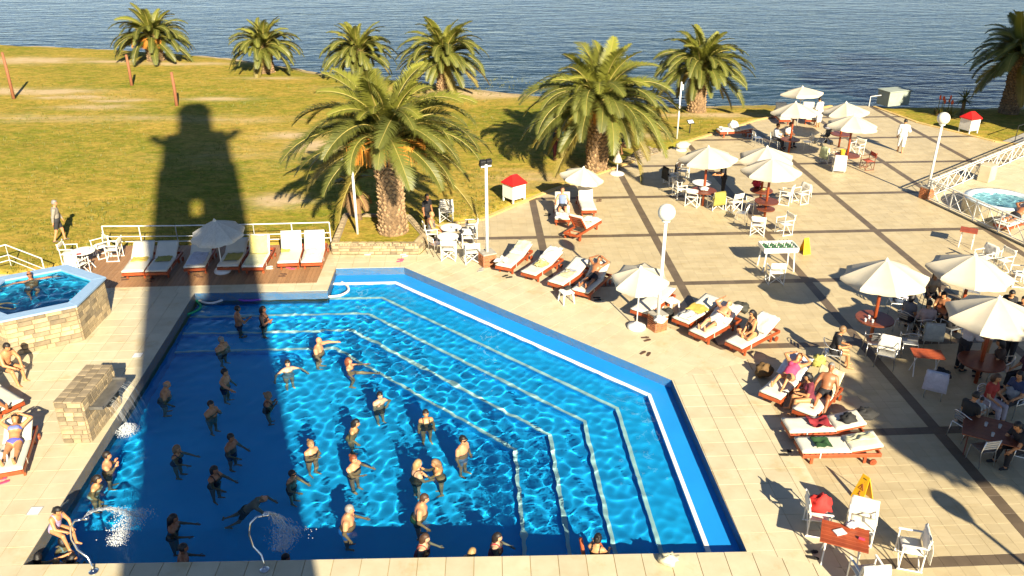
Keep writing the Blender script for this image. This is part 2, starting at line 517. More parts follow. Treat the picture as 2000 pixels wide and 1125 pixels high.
BUILT = [SUR_LEFT, SUR_TOP, SUR_MID, SUR_DIAG, SUR_RIGHT, SUR_BOT, TERRACE, WOOD_DECK, POOL]

shore_px = [(0, 88), (120, 92), (240, 97), (430, 112), (560, 130), (640, 146), (760, 156), (880, 166), (1000, 182), (1150, 195), (1300, 206), (1500, 207), (1700, 207), (1860, 210), (1990, 212)]
shore = [(p.x, p.y) for p in (gp(u, v, -0.6) for u, v in shore_px)]
shore = [(-160, 82), (-80, 81)] + shore + [(60, 52), (160, 47)]
sx, sy = np.array([p[0] for p in shore]), np.array([p[1] for p in shore])

bare_spots = []
for u, v, rx, ry, a in ((60, 116, 5, 1.6, .8), (30, 176, 6, 1.2, .9), (140, 187, 3, .5, .9), (235, 193, 2.2, .5, .9), (185, 206, 3, .8, .7), (420, 190, 3, .7, .6),
                        (300, 228, 9, 1.0, .4), (570, 262, 2.5, 1.2, .6), (620, 282, 1.8, 1.4, .8), (545, 388, 1.5, 1.0, .9), (350, 122, 5, .8, .7), (90, 228, 9, 1.2, .42),
                        (940, 180, 5, 1.6, .9), (1380, 222, 3.2, .8, .8), (1200, 330, 2.2, 1.2, .6), (30, 400, 1.5, .6, .0), (520, 150, 3, .6, .6), (700, 170, 3, 1, .5),
                        (205, 118, 3.5, .7, .7), (480, 232, 4, .9, .4), (1040, 345, 2.5, 1.5, .45), (700, 300, 3, 2, .4), (1260, 260, 2, 1, .5), (480, 300, 6, 3, .22)):
    p = gp(u, v); bare_spots.append((p.x, p.y, rx, ry, a))

def build_ground():
    xs = np.concatenate([np.linspace(-160, -52, 28)[:-1], np.linspace(-52, 40, 185), np.linspace(40, 160, 30)[1:]])
    ss = np.concatenate([np.linspace(-9, -1, 6)[:-1], np.linspace(-1, 7, 26), np.linspace(7, 62, 110)[1:], np.linspace(62, 130, 14)[1:]])
    ysh = np.interp(xs, sx, sy)
    vs, bare = [], []
    for i, x in enumerate(xs):
        for s in ss:
            y = ysh[i] - s
            n = fbm((x, y, 0), 0.35, 3)
            e = s + 0.5 * fbm((x, y, 3), 0.5, 3)
            if e < 0: z = -0.6 + 0.2 * e
            elif e < 3.2: t = e / 3.2; z = -0.6 + 0.5 * (t * t * (3 - 2 * t))
            else: z = -0.10
            z += 0.045 * n * min(1, max(0, e) / 2)
            if any(inside((x, y), P) for P in BUILT) and s > 3: z = -2.6
            b = max(0.0, 1.0 - max(0, e - 0.4) / 2.4) * (0.85 if x < 14 else 0.35)
            for px, py, rx, ry, a in bare_spots:
                q = ((x - px) / rx) ** 2 + ((y - py) / ry) ** 2
                if q < 5: b = max(b, a * math.exp(-q))
            vs.append((x, y, z)); bare.append(b)
    ns = len(ss)
    fs = [(i * ns + j + 1, (i + 1) * ns + j + 1, (i + 1) * ns + j, i * ns + j) for i in range(len(xs) - 1) for j in range(ns - 1)]
    me = bpy.data.meshes.new('lawn')
    me.from_pydata(vs, [], fs)
    at = me.attributes.new('bare', 'FLOAT', 'POINT'); at.data.foreach_set('value', bare)
    me.materials.append(MAT['turf']); me.shade_smooth()
    tag(link('lawn', me), kind='structure')
build_ground()

lk = MB()
for i in range(len(shore) - 1):
    (x0, y0), (x1, y1) = shore[i], shore[i + 1]
    if i == 0: x0 = -1500
    if i == len(shore) - 2: x1 = 1500
    lk.add([(x0, y0 - 2.5, -0.6), (x1, y1 - 2.5, -0.6), (x1, 2600, -0.6), (x0, 2600, -0.6)], [(0, 1, 2, 3)])
tag(lk.obj('lake', 'lake_water'), kind='structure')

def in_view(p, mx=160, my=120):
    x, y = p
    zc = y * math.cos(CAM_PITCH) + CAM_H * math.sin(CAM_PITCH)
    if zc < 3: return False
    u = 1000 + CAM_F * x / zc
    v = 562.5 - CAM_F * (y * math.sin(CAM_PITCH) - CAM_H * math.cos(CAM_PITCH)) / zc
    return -mx < u < 2000 + mx and -my < v < 1125 + my

def paving(name, poly, origin, rot, pitch, gap, mats, pick, depth, n_parts, grout, seed):
    """slab of bedding with single tiles laid on it; the nearest tiles are parts, the rest one bed of tiles"""
    rg = random.Random(seed)
    poly = ccw(poly)
    slab = MB().prism(poly, -depth, -0.014).obj(name, grout)
    tag(slab, kind='structure')
    to_w, to_l = frame(origin, rot)
    lp = [to_l(p) for p in poly]
    i0, i1 = math.floor(min(p[0] for p in lp) / pitch[0]) - 1, math.ceil(max(p[0] for p in lp) / pitch[0]) + 1
    j0, j1 = math.floor(min(p[1] for p in lp) / pitch[1]) - 1, math.ceil(max(p[1] for p in lp) / pitch[1]) + 1
    tiles = []
    for i in range(i0, i1):
        for j in range(j0, j1):
            x0, y0 = i * pitch[0] + gap / 2, j * pitch[1] + gap / 2
            q = [to_w(x0, y0), to_w(x0 + pitch[0] - gap, y0), to_w(x0 + pitch[0] - gap, y0 + pitch[1] - gap), to_w(x0, y0 + pitch[1] - gap)]
            c = ((q[0][0] + q[2][0]) / 2, (q[0][1] + q[2][1]) / 2)
            if not in_view(c): continue
            ins = [inside(p, poly) for p in q]
            full = all(ins)
            if not full:
                if not any(ins) and not inside(c, poly): continue
                q = clip_poly(poly, q)
                if len(q) < 3 or abs(area(q)) < 0.01: continue
                c = (sum(p[0] for p in q) / len(q), sum(p[1] for p in q) / len(q))
            tiles.append((math.hypot(c[0], c[1]) + (50 if not in_view(c, -10, -10) else 0), i, j, q, c, full))
    tiles.sort(key=lambda t: t[0])
    shared = {}
    for d, i, j, q, c, full in tiles[:n_parts]:
        mi = pick(i, j)
        dz = rg.uniform(-0.002, 0.0015)
        if full:
            if mi not in shared:
                shared[mi] = MB().prism([(p[0] - c[0], p[1] - c[1]) for p in q], -0.03, 0.0, ch=0.002, bottom=False).mesh('tile', mats[mi])
            link('tile', shared[mi], slab, (c[0], c[1], dz))
        else:
            MB().prism([(p[0] - c[0], p[1] - c[1]) for p in q], -0.03, 0.0, bottom=False).obj('tile', mats[mi], slab, (c[0], c[1], dz))
    mb = MB()
    for d, i, j, q, c, full in tiles[n_parts:]:
        mb.prism(q, -0.03, rg.uniform(-0.002, 0.0015), pick(i, j), tint=rg.random(), bottom=False)
    if mb.v: tag(mb.obj('tile_bed', mats, slab), kind='stuff')
    return slab

one = lambda i, j: 0
CT = ['tile_cream']
paving('poolside_paving', SUR_LEFT, POOL_E, ROT + R(0.7), (0.60, 0.54), 0.010, CT, one, 0.7, 300, 'grout_cream', 1)
paving('far_poolside_paving', SUR_TOP, POOL_G, ROT, (0.60, 0.54), 0.010, CT, one, 0.7, 120, 'grout_cream', 2)
paving('planter_side_paving', SUR_MID, POOL_A, ROT, (0.60, 0.54), 0.010, CT, one, 0.7, 120, 'grout_cream', 3)
paving('diagonal_poolside_paving', SUR_DIAG, POOL_B, math.atan2(POOL_C[1] - POOL_B[1], POOL_C[0] - POOL_B[0]), (0.60, 0.56), 0.010, CT, one, 0.7, 300, 'grout_cream', 4)
paving('right_poolside_paving', SUR_RIGHT, POOL_D, ROT, (0.62, 0.56), 0.010, CT, one, 0.7, 200, 'grout_cream', 5)
paving('near_poolside_paving', SUR_BOT, (POOL_E[0], POOL_E[1] - 1.3), R(1.45), (0.60, 1.3), 0.016, CT, one, 0.7, 60, 'grout_cream', 6)
TP = 4.68 / 15
paving('terrace_paving', TERRACE, (5.85 - TP / 2, 32.19 - TP / 2), ROT, (TP, TP), 0.003, ['tile_tan', 'tile_dark'],
       lambda i, j: 1 if (i % 15 == 0 or j % 15 == 0) else 0, 0.95, 300, 'grout', 7)

# kerb stones along the lawn
def kerb_run(name, pts, w=0.22, h=0.05, ln=0.9):
    root = None
    for a, b in zip(pts[:-1], pts[1:]):
        a, b = Vector((a[0], a[1], 0)), Vector((b[0], b[1], 0))
        n = max(1, round((b - a).length / ln)); d = (b - a) / n; ang = math.atan2(d.y, d.x)
        for k in range(n):
            mb = MB().box((0, 0, 0), (d.length - 0.012, w, 0.5), ch=0.012)
            p = a + d * (k + 0.5)
            if root is None:
                root = mb.obj(name, 'kerb', None, (p.x, p.y, h - 0.25), ang); tag(root, kind='structure')
            else:
                o = mb.obj('kerb_stone', 'kerb', None, (p.x, p.y, h - 0.25), ang)
                o.parent = root; o.matrix_parent_inverse = (Matrix.Translation(root.location) @ root.rotation_euler.to_matrix().to_4x4()).inverted()
kerb_run('lawn_kerb', [(-1.36, 33.9), (1.40, 37.3), (6.34, 42.45)])
kerb_run('shore_kerb', [(9.5, 45.85), (15.05, 51.05), (20.9, 54.7)])
kerb_run('garden_kerb', [(23.6, 54.5), (24.68, 50.4), (27.19, 46.23), (30.5, 44.2)])
kerb_run('left_lawn_kerb', [(-3.1, 33.25), (-1.36, 33.95)])

# cobbled patch beside the terrace
cob = [G2(1212, 318), G2(1258, 285), G2(1300, 291), G2(1240, 316)]
cs = MB().prism(ccw(cob), -0.5, -0.04).obj('cobbled_path', 'grout'); tag(cs, kind='structure')
to_w, to_l = frame(cob[0], R(38))
rg = random.Random(3)
for i in range(-30, 30):
    for j in range(-30, 30):
        c = to_w(i * 0.27 + (j % 2) * 0.1, j * 0.24)
        if inside(c, cob):
            MB().box((0, 0, 0), (0.23, 0.20, 0.12), ch=0.03).obj('cobble', 'stone_dark', cs, (c[0], c[1], -0.045 + rg.uniform(-.01, .01)), R(38))

# timber deck, plank by plank
dk = MB().prism(ccw(WOOD_DECK), -0.6, -0.05).obj('timber_deck', 'black'); tag(dk, kind='structure')
to_w, to_l = frame((-7.1, 27.5), ROT)
for i in range(-75, 6):
    q = [to_w(i * 0.145 + .004, -3), to_w(i * 0.145 + .141, -3), to_w(i * 0.145 + .141, 6), to_w(i * 0.145 + .004, 6)]
    c = clip_poly(ccw(WOOD_DECK), q)
    if len(c) >= 3 and abs(area(c)) > .02:
        o = to_w(i * 0.145, 1.5)
        MB().prism([(p[0] - o[0], p[1] - o[1]) for p in c], -0.04, 0.0, ch=0.0, bottom=False).obj('plank', 'plank', dk, (o[0], o[1], 0.004))

# ---------------------------------------------------------------- pool
WATER_Z, LEDGE_Z = -0.335, -0.30
def isect(p, d, q, e):
    den = d[0] * e[1] - d[1] * e[0]
    t = ((q[0] - p[0]) * e[1] - (q[1] - p[1]) * e[0]) / den
    return (p[0] + d[0] * t, p[1] + d[1] * t)
def off_line(a, b, o):
    dx, dy = b[0] - a[0], b[1] - a[1]; l = math.hypot(dx, dy)
    return (a[0] + dy / l * o, a[1] - dx / l * o), (dx / l, dy / l)
def step_line(o):
    far, diag, right = off_line(POOL_A, POOL_B, o), off_line(POOL_B, POOL_C, o), off_line(POOL_C, POOL_D, o)
    b, c = isect(*far, *diag), isect(*diag, *right)
    d = isect(*right, POOL_E, (POOL_D[0] - POOL_E[0], POOL_D[1] - POOL_E[1]))
    wall = (POOL_A, (POOL_G[0] - POOL_A[0], POOL_G[1] - POOL_A[1])) if o < 2.0 else (POOL_F, (POOL_E[0] - POOL_F[0], POOL_E[1] - POOL_F[1]))
    return [isect(*far, *wall), b, c, d]
SL = [step_line(0.74 + 1.0 * k) for k in range(5)]
SZ = [LEDGE_Z, -0.55, -0.79, -1.03, -1.28, -1.60]
basin = MB()
n = len(POOL)
for i in range(n):
    a, b = POOL[i], POOL[(i + 1) % n]
    basin.add([(a[0], a[1], -0.012), (b[0], b[1], -0.012), (b[0], b[1], -1.75), (a[0], a[1], -1.75)], [(0, 1, 2, 3)], 2)
def flat(poly, z, mi):
    p = ccw(poly); basin.add([(x, y, z) for x, y in p], [tuple(range(len(p)))], mi)
flat([POOL_A, POOL_B, POOL_C, POOL_D] + SL[0][::-1], LEDGE_Z, 1)
flat(SL[0] + SL[1][::-1], SZ[1], 0)
flat(SL[1] + SL[2][::-1] + [POOL_F, POOL_G], SZ[2], 0)
flat(SL[2] + SL[3][::-1], SZ[3], 0)
flat(SL[3] + SL[4][::-1], SZ[4], 0)
flat(SL[4] + [POOL_E], SZ[5], 0)
for k in range(5):
    for a, b in zip(SL[k][:-1], SL[k][1:]):
        basin.add([(a[0], a[1], SZ[k]), (b[0], b[1], SZ[k]), (b[0], b[1], SZ[k + 1]), (a[0], a[1], SZ[k + 1])], [(0, 1, 2, 3)], 0)
pool_obj = basin.obj('swimming_pool', ['pool_paint', 'pool_ledge', 'pool_wall'])
tag(pool_obj, kind='structure')
pool_obj.cycles.is_caustics_receiver = True
for k in range(5):
    outer = step_line(0.74 + 1.0 * k - 0.09)
    inner = step_line(0.74 + 1.0 * k + 0.012)
    mb = MB()
    for s in range(3):
        q = ccw([outer[s], outer[s + 1], inner[s + 1], inner[s]])
        mb.prism(q, SZ[k] - 0.045, SZ[k] + 0.006)
    o = mb.obj('step_nosing', 'nosing', pool_obj)
    o.cycles.is_caustics_receiver = True

def wave(X, Y, seed, amp, n, lo, hi):
    rng = np.random.default_rng(seed); Z = np.zeros_like(X)
    for i in range(n):
        lam = lo * (hi / lo) ** rng.random(); a = rng.uniform(0, 2 * math.pi); k = 2 * math.pi / lam
        Z += amp * lam * np.sin(k * (X * math.cos(a) + Y * math.sin(a)) + rng.uniform(0, 6.28))
    return Z
def water_sheet(name, poly, z, step, amp, seed, lo, hi, grow, calm=None):
    x0, x1 = min(p[0] for p in poly) - grow, max(p[0] for p in poly) + grow
    y0, y1 = min(p[1] for p in poly) - grow, max(p[1] for p in poly) + grow
    xs, ys = np.arange(x0, x1 + step, step), np.arange(y0, y1 + step, step)
    X, Y = np.meshgrid(xs, ys)
    Z = wave(X, Y, seed, amp, 44, lo, hi)
    if calm:      # the deep part lies calmer than the water over the steps
        dmin = np.full(X.shape, 9.0)
        for a, b in zip(calm[:3], calm[1:4]):
            ex, ey = b[0] - a[0], b[1] - a[1]; l2 = ex * ex + ey * ey
            t = np.clip(((X - a[0]) * ex + (Y - a[1]) * ey) / l2, 0, 1)
            dmin = np.minimum(dmin, np.hypot(X - a[0] - t * ex, Y - a[1] - t * ey))
        inner = np.zeros(X.shape, bool)
        for i in range(len(calm)):
            a, b = calm[i], calm[i - 1]
            inner ^= ((a[1] > Y) != (b[1] > Y)) & (X < (b[0] - a[0]) * (Y - a[1]) / (b[1] - a[1]) + a[0])
        k = np.where(inner, np.clip(dmin / 1.2, 0, 1), 0.0)
        Z = Z * (1 - 0.58 * k)
    Z = z + Z
    def ins(px, py):
        c = np.zeros(px.shape, bool)
        for i in range(len(poly)):
            a, b = poly[i], poly[i - 1]
            if a[1] == b[1]: continue
            c ^= ((a[1] > py) != (b[1] > py)) & (px < (b[0] - a[0]) * (py - a[1]) / (b[1] - a[1]) + a[0])
        return c
    m = ins(X, Y)
    keep = m[:-1, :-1] | m[1:, :-1] | m[:-1, 1:] | m[1:, 1:]
    idx = np.arange(X.size).reshape(X.shape)
    q = np.stack([idx[:-1, :-1][keep], idx[:-1, 1:][keep], idx[1:, 1:][keep], idx[1:, :-1][keep]], 1)
    used, inv = np.unique(q, return_inverse=True)
    v = np.stack([X.ravel(), Y.ravel(), Z.ravel()], 1)[used]
    me = bpy.data.meshes.new(name)
    me.from_pydata(v.tolist(), [], inv.reshape(-1, 4).tolist())
    me.materials.append(MAT['water']); me.shade_smooth()
    o = link(name, me)
    o.cycles.is_caustics_caster = True
    return o
pw = water_sheet('pool_water', SL[0] + [POOL_E, POOL_F, POOL_G], WATER_Z, 0.055, 0.0026, 4, 0.22, 0.95, 0.05, calm=SL[4] + [POOL_E])
tag(pw, kind='structure')

# ---------------------------------------------------------------- stone masonry
def masonry(parent, p0, p1, z0, z1, rowh, blen, mats, seed, proud=0.03, name='stone', flip=1):
    """courses of single stones on the vertical face p0-p1 (outside on its right-hand side)"""
    rg = random.Random(seed)
    a, b = Vector((p0[0], p0[1], 0)), Vector((p1[0], p1[1], 0))
    L = (b - a).length; d = (b - a).normalized(); ang = math.atan2(d.y, d.x)
    nrm = Vector((d.y, -d.x, 0))
    rows = max(1, round((z1 - z0) / rowh)); rh = (z1 - z0) / rows
    for r in range(rows):
        x = 0.0
        while x < L - 0.01:
            w = min(blen * rg.uniform(0.65, 1.35), L - x)
            if L - x - w < blen * 0.4: w = L - x
            dep = 0.05 + rg.uniform(0, 0.018)
            mb = MB().box((0, 0, 0), (w - 0.014, dep, rh - 0.014), ch=0.010)
            p = a + d * (x + w / 2) + nrm * (proud - 0.02)
            mb.obj(name, mats if isinstance(mats, str) else rg.choice(mats), parent, (p.x, p.y, z0 + rh * (r + 0.5)), ang)
            x += w

def hexagon(c, r, a0=R(-30)):
    return [(c[0] + r * math.cos(a0 + k * math.pi / 3), c[1] + r * math.sin(a0 + k * math.pi / 3)) for k in range(6)]
def build_hot_tub():
    c = (-15.30, 24.28); H = 1.27
    root = empty('hexagonal_hot_tub', (c[0], c[1], 0), 0, 'raised hexagonal hot tub clad in rough tan stone with pale blue rim', 'hot tub')
    out, mid, inn = hexagon((0, 0), 2.04), hexagon((0, 0), 1.98), hexagon((0, 0), 1.70)
    core = MB()
    for k in range(6):
        a, b, e, f = mid[k], mid[(k + 1) % 6], inn[(k + 1) % 6], inn[k]
        core.prism([a, b, e, f], 0.0, H - 0.06)
    core.obj('wall_core', 'mortar', root)
    MB().prism(inn, 0.25, 0.32).obj('tub_floor', 'tub_paint', root).cycles.is_caustics_receiver = True
    lin = MB()
    i2 = hexagon((0, 0), 1.695)
    for k in range(6):
        a, b = i2[k], i2[(k + 1) % 6]
        lin.add([(a[0], a[1], 0.3), (b[0], b[1], 0.3), (b[0], b[1], H), (a[0], a[1], H)], [(0, 3, 2, 1)])
    lin.obj('tub_lining', 'tub_paint', root).cycles.is_caustics_receiver = True
    bench = MB()
    i3, i4 = hexagon((0, 0), 1.69), hexagon((0, 0), 1.25)
    for k in range(6): bench.prism([i3[k], i3[(k + 1) % 6], i4[(k + 1) % 6], i4[k]], 0.32, 0.72)
    bench.obj('bench', 'tub_paint', root).cycles.is_caustics_receiver = True
    for k in range(6):
        masonry(root, mid[k], mid[(k + 1) % 6], 0.0, H - 0.06, 0.145, 0.36, ['stone', 'stone', 'stone_dark'], 20 + k)
    ro, ri = hexagon((0, 0), 2.09), hexagon((0, 0), 1.66)
    for k in range(6):
        MB().prism(ccw([ro[k], ro[(k + 1) % 6], ri[(k + 1) % 6], ri[k]]), H - 0.06, H, ch=0.008).obj('rim_slab', 'rim_blue', root)
    w = water_sheet('tub_water', [(p[0], p[1]) for p in inn], H - 0.12, 0.07, 0.006, 9, 0.2, 0.8, 0.0)
    w.parent = root
build_hot_tub()
# steps up to the tub
st = empty('tub_steps', (-16.9, 21.9, 0), R(0), 'cream stone steps against the left side of the hexagonal tub', 'steps')
for k in range(3):
    MB().box((0, 0.25 + k * 0.17, 0.09 + 0.09 * k), (1.5, 1.0 - 0.34 * k, 0.18 + 0.18 * k), ch=0.012).obj('step', 'tile_cream', st)

def build_fountain():
    x0, x1, y0, y1, H = -11.6, -10.88, 17.86, 19.72, 1.25
    root = empty('stone_fountain_wall', ((x0 + x1) / 2, (y0 + y1) / 2, 0), 0, 'brown stone block wall with slate shelf pouring water into the pool', 'fountain')
    hx, hy = (x1 - x0) / 2, (y1 - y0) / 2
    MB().box((0, 0, H / 2 - .01), (2 * hx - .04, 2 * hy - .04, H - .06)).obj('wall_core', 'mortar', root)
    P = [(-hx + .02, -hy + .02), (hx - .02, -hy + .02), (hx - .02, hy - .02), (-hx + .02, hy - .02)]
    for k in range(4):
        masonry(root, P[k], P[(k + 1) % 4], 0.0, H - 0.04, 0.135, 0.26, ['stone_dark', 'stone_dark', 'stone'], 40 + k)
    rg = random.Random(8)
    for i in range(3):
        y = -hy
        while y < hy - .01:
            l = min(rg.uniform(.2, .34), hy - y)
            if hy - y - l < .12: l = hy - y
            MB().box((0, 0, 0), (2 * hx / 3 - .012, l - .012, .05), ch=.008).obj('cap_stone', 'stone_dark', root, (-hx + (i + .5) * 2 * hx / 3, y + l / 2, H - .03 + rg.uniform(-.005, .005)))
            y += l
    MB().box((hx + 0.17, 0.05, 0.86), (0.40, 1.45, 0.05), ch=0.012).obj('spill_shelf', 'slate', root)
    for s in (-1, 1):
        MB().box((hx + 0.17, 0.05 + s * 0.71, 0.905), (0.40, 0.05, 0.06)).obj('shelf_lip', 'slate', root)
    # the thin curtain of falling water
    mb = MB(); rg = random.Random(5)
    for k in range(60):
        yy = rg.uniform(-.62, .72); t1 = rg.uniform(.05, .5); t0 = rg.uniform(0, .25)
        pts = []
        for q in range(6):
            t = t0 + (t1 - t0) * q / 5
            pts.append((hx + .38 + 0.95 * t + rg.uniform(-.004, .004), yy + .03 * t, max(-.33, .88 - 4.9 * t * t)))
        mb.tube(pts, rg.uniform(.0014, .003), 3)
    mb.obj('water_curtain', 'spray', root)
build_fountain()

def splash(name, c, r, n, label, seed, tall=0.25):
    rg = random.Random(seed); mb = MB()
    for k in range(n):
        a, d = rg.uniform(0, 6.28), r * math.sqrt(rg.random()) * rg.uniform(.3, 1)
        s = rg.uniform(.004, .014)
        x, y = d * math.cos(a), d * math.sin(a)
        z = rg.random() ** 2 * tall * (1 - d / r)
        mb.blob((x, y, z), (s * rg.uniform(.7, 1.6), s * rg.uniform(.7, 1.6), s * .8), 5, 3)
    return tag(mb.obj(name, 'spray', None, c, smooth=True), label, 'splash')
splash('splash', gp(250, 842, WATER_Z), 0.36, 1300, 'white splash on the water under the stone fountain shelf', 1, .3)

def spout(base, pts, jet_to, label, jlabel, seed):
    root = empty('pool_spout', base, 0, label, 'spout')
    mb = MB().tube(pts, 0.023, 10); mb.obj('pipe', 'chrome', root, smooth=True)
    MB().tube([pts[-1], Vector(pts[-1]) + (Vector(pts[-1]) - Vector(pts[-2])).normalized() * .12], [.032, .036], 10).obj('nozzle', 'chrome', root, smooth=True)
    MB().lathe([(.10, 0), (.10, .02), (.05, .05)], 14).obj('flange', 'chrome', root)
    rg = random.Random(seed); mb = MB()
    p0 = Vector(base) + Vector(pts[-1]); p1 = Vector(jet_to)
    for k in range(420):
        t0 = rg.random() ** 1.3; t1 = min(1, t0 + rg.uniform(.03, .12)); sp = rg.gauss(0, 1)
        seg = []
        for t in (t0, (t0 + t1) / 2, t1):
            p = p0.lerp(p1, t); p.z = p0.z + (p1.z - p0.z) * t ** 1.6
            side = Vector((-(p1 - p0).y, (p1 - p0).x, 0)).normalized()
            p += side * sp * .16 * t + Vector((0, 0, rg.gauss(0, .05) * t)); p.z = max(p.z, WATER_Z)
            seg.append(p - p0)
        mb.tube(seg, rg.uniform(.004, .011), 3)
    for k in range(1500):
        t = rg.uniform(.45, 1.12); s = rg.uniform(.004, .013)
        p = p0.lerp(p1, t); side = Vector((-(p1 - p0).y, (p1 - p0).x, 0)).normalized()
        p += side * rg.gauss(0, .2) * t; p.z = WATER_Z + abs(rg.gauss(0, .06))
        q = p - p0
        mb.blob(q, (s * 1.4, s * 1.4, s), 5, 3)
    tag(mb.obj('water_jet', 'spray', None, p0, smooth=True), jlabel, 'water jet', kind='stuff')
b1 = gp(183, 1117)
spout((b1.x, b1.y, 0), [(0, 0, 0), (-.02, .03, .15), (-.10, .1, .30), (-.30, .14, .48), (-.38, .17, .75), (-.37, .22, 1.0), (-.26, .26, 1.15), (-.1, .28, 1.17)],
      gp(262, 1008, WATER_Z), 'curved chrome spout at the pool edge, left of the two', 'white water jet from the left chrome spout', 11)
b2 = gp(517, 1113)
spout((b2.x, b2.y, 0), [(0, 0, 0), (-.01, .04, .15), (-.06, .1, .32), (-.22, .15, .5), (-.27, .18, .8), (-.22, .24, 1.05), (-.1, .30, 1.16), (0.02, .34, 1.16)],
      gp(562, 1040, WATER_Z), 'curved chrome spout at the pool edge in the tower shade', 'faint water jet from the spout in the shade', 12)

# planter round the big palm
def build_planter():
    P = [(-7.04, 30.2), (-3.62, 30.2), (-3.34, 31.12), (-4.3, 33.4), (-7.15, 33.6)]
    c = (-5.3, 31.7); H = 0.44
    root = empty('palm_planter', (c[0], c[1], 0), 0, 'low stone walled planter with turf around the largest palm', 'planter')
    lp = [(p[0] - c[0], p[1] - c[1]) for p in P]
    def shrink(poly, k): return [(x * (1 - k / math.hypot(x, y)), y * (1 - k / math.hypot(x, y))) for x, y in poly]
    inner, core = shrink(lp, .34), shrink(lp, .03)
    mb = MB()
    for i in range(5):
        j = (i + 1) % 5
        mb.prism(ccw([core[i], core[j], inner[j], inner[i]]), 0, H - .02)
    mb.obj('wall_core', 'mortar', root)
    for i in range(5):
        masonry(root, core[i], core[(i + 1) % 5], 0, H - .10, .115, .34, ['stone', 'stone', 'stone_dark'], 60 + i)
        masonry(root, core[i], core[(i + 1) % 5], H - .10, H, .1, .1, ['stone_dark', 'stone'], 70 + i, name='edging_stone')
    for i in range(5):
        j = (i + 1) % 5
        a, b, e, f = core[i], core[j], shrink(lp, .26)[j], shrink(lp, .26)[i]
        nn = max(1, int(math.hypot(b[0] - a[0], b[1] - a[1]) / .33))
        for k in range(nn):
            l = lambda p, q, t: (p[0] + (q[0] - p[0]) * t, p[1] + (q[1] - p[1]) * t)
            MB().prism(ccw([l(a, b, k / nn + .01), l(a, b, (k + 1) / nn - .01), l(f, e, (k + 1) / nn - .01), l(f, e, k / nn + .01)]), H - .02, H + .02).obj('cap_stone', 'stone', root)
    MB().prism(ccw(inner), 0, H - .06).obj('turf_fill', 'turf', root)
build_planter()

# spa terrace behind the lattice railing
spa_poly = ccw([(18.95, 36.45), (29.5, 45.2), (36, 45), (36, 24), (21.5, 27.2)])
paving('spa_terrace', spa_poly, (19.05, 36.66), R(40), (0.55, 0.55), 0.012, CT, one, 0.10, 150, 'grout_cream', 9)
bpy.data.objects['spa_terrace'].location.z = 0.045

# walkway slab beyond the garden
tag(MB().prism(ccw([(27.6, 46.2), (30.2, 44.5), (36, 49), (36, 53)]), -.5, .02).obj('garden_walk', 'concrete'), kind='structure')

# ---------------------------------------------------------------- the tower behind the photographer (its shadow lies across the pool)
def build_tower():
    c = (0.74, -6.2)
    root = empty('hotel_tower', (c[0], c[1], 0), R(19.3), 'tall square plastered tower behind the viewpoint casting the long shadow', 'tower')
    w = 1.95
    MB().box((0, 0, 8.5), (2 * w, 2 * w, 17.0)).obj('lower_shaft', 'tower_wall', root)
    # belfry stage: four walls with openings
    def wall(sx, sy, horiz):
        mb = MB(); t = .3
        segs = [(-w, -.75), (-.25, .85), (1.25, w)] if False else [(-w, -.32), (.06, w)]
        for a, b in segs:
            mb.box(((a + b) / 2 if horiz else sx, sy if horiz else (a + b) / 2, 21.5), ((b - a) if horiz else t, t if horiz else (b - a), 9.0))
        for z0, z1 in ((17.0, 17.4), (20.7, 22.0), (25.1, 26.0)):
            mb.box((0 if horiz else sx, sy if horiz else 0, (z0 + z1) / 2), (2 * w - .02 if horiz else t - .02, t - .02 if horiz else 2 * w - .02, z1 - z0))
        mb.obj('belfry_wall', 'tower_wall', root)
    k = w - .15
    wall(0, -k, True); wall(0, k, True)
    mb = MB()
    for s in (-1, 1): mb.box((s * k, 0, 21.5), (.3, 2 * w - .62, 9.0))
    mb.obj('side_wall', 'tower_wall', root)
    MB().box((0, 0, 27.6), (2 * w - .3, 2 * w - .3, 3.2)).obj('upper_shaft', 'tower_wall', root)
    MB().box((0, 0, 29.5), (3.4, 3.4, .7)).obj('cornice', 'tower_wall', root)
    MB().lathe([(1.12, 29.8), (1.02, 31.2), (1.0, 33.2), (1.14, 33.4), (.98, 34.0), (.8, 34.5), (.2, 34.7)], 20).obj('lantern', 'tower_wall', root)
    for sx_ in (-1, 1):
        MB().tube([(sx_ * 1.5, 0, 29.6), (sx_ * 1.9, 0, 29.9), (sx_ * 2.35, 0, 30.6)], [.30, .28, .32], 6).obj('gargoyle', 'tower_wall', root)
build_tower()
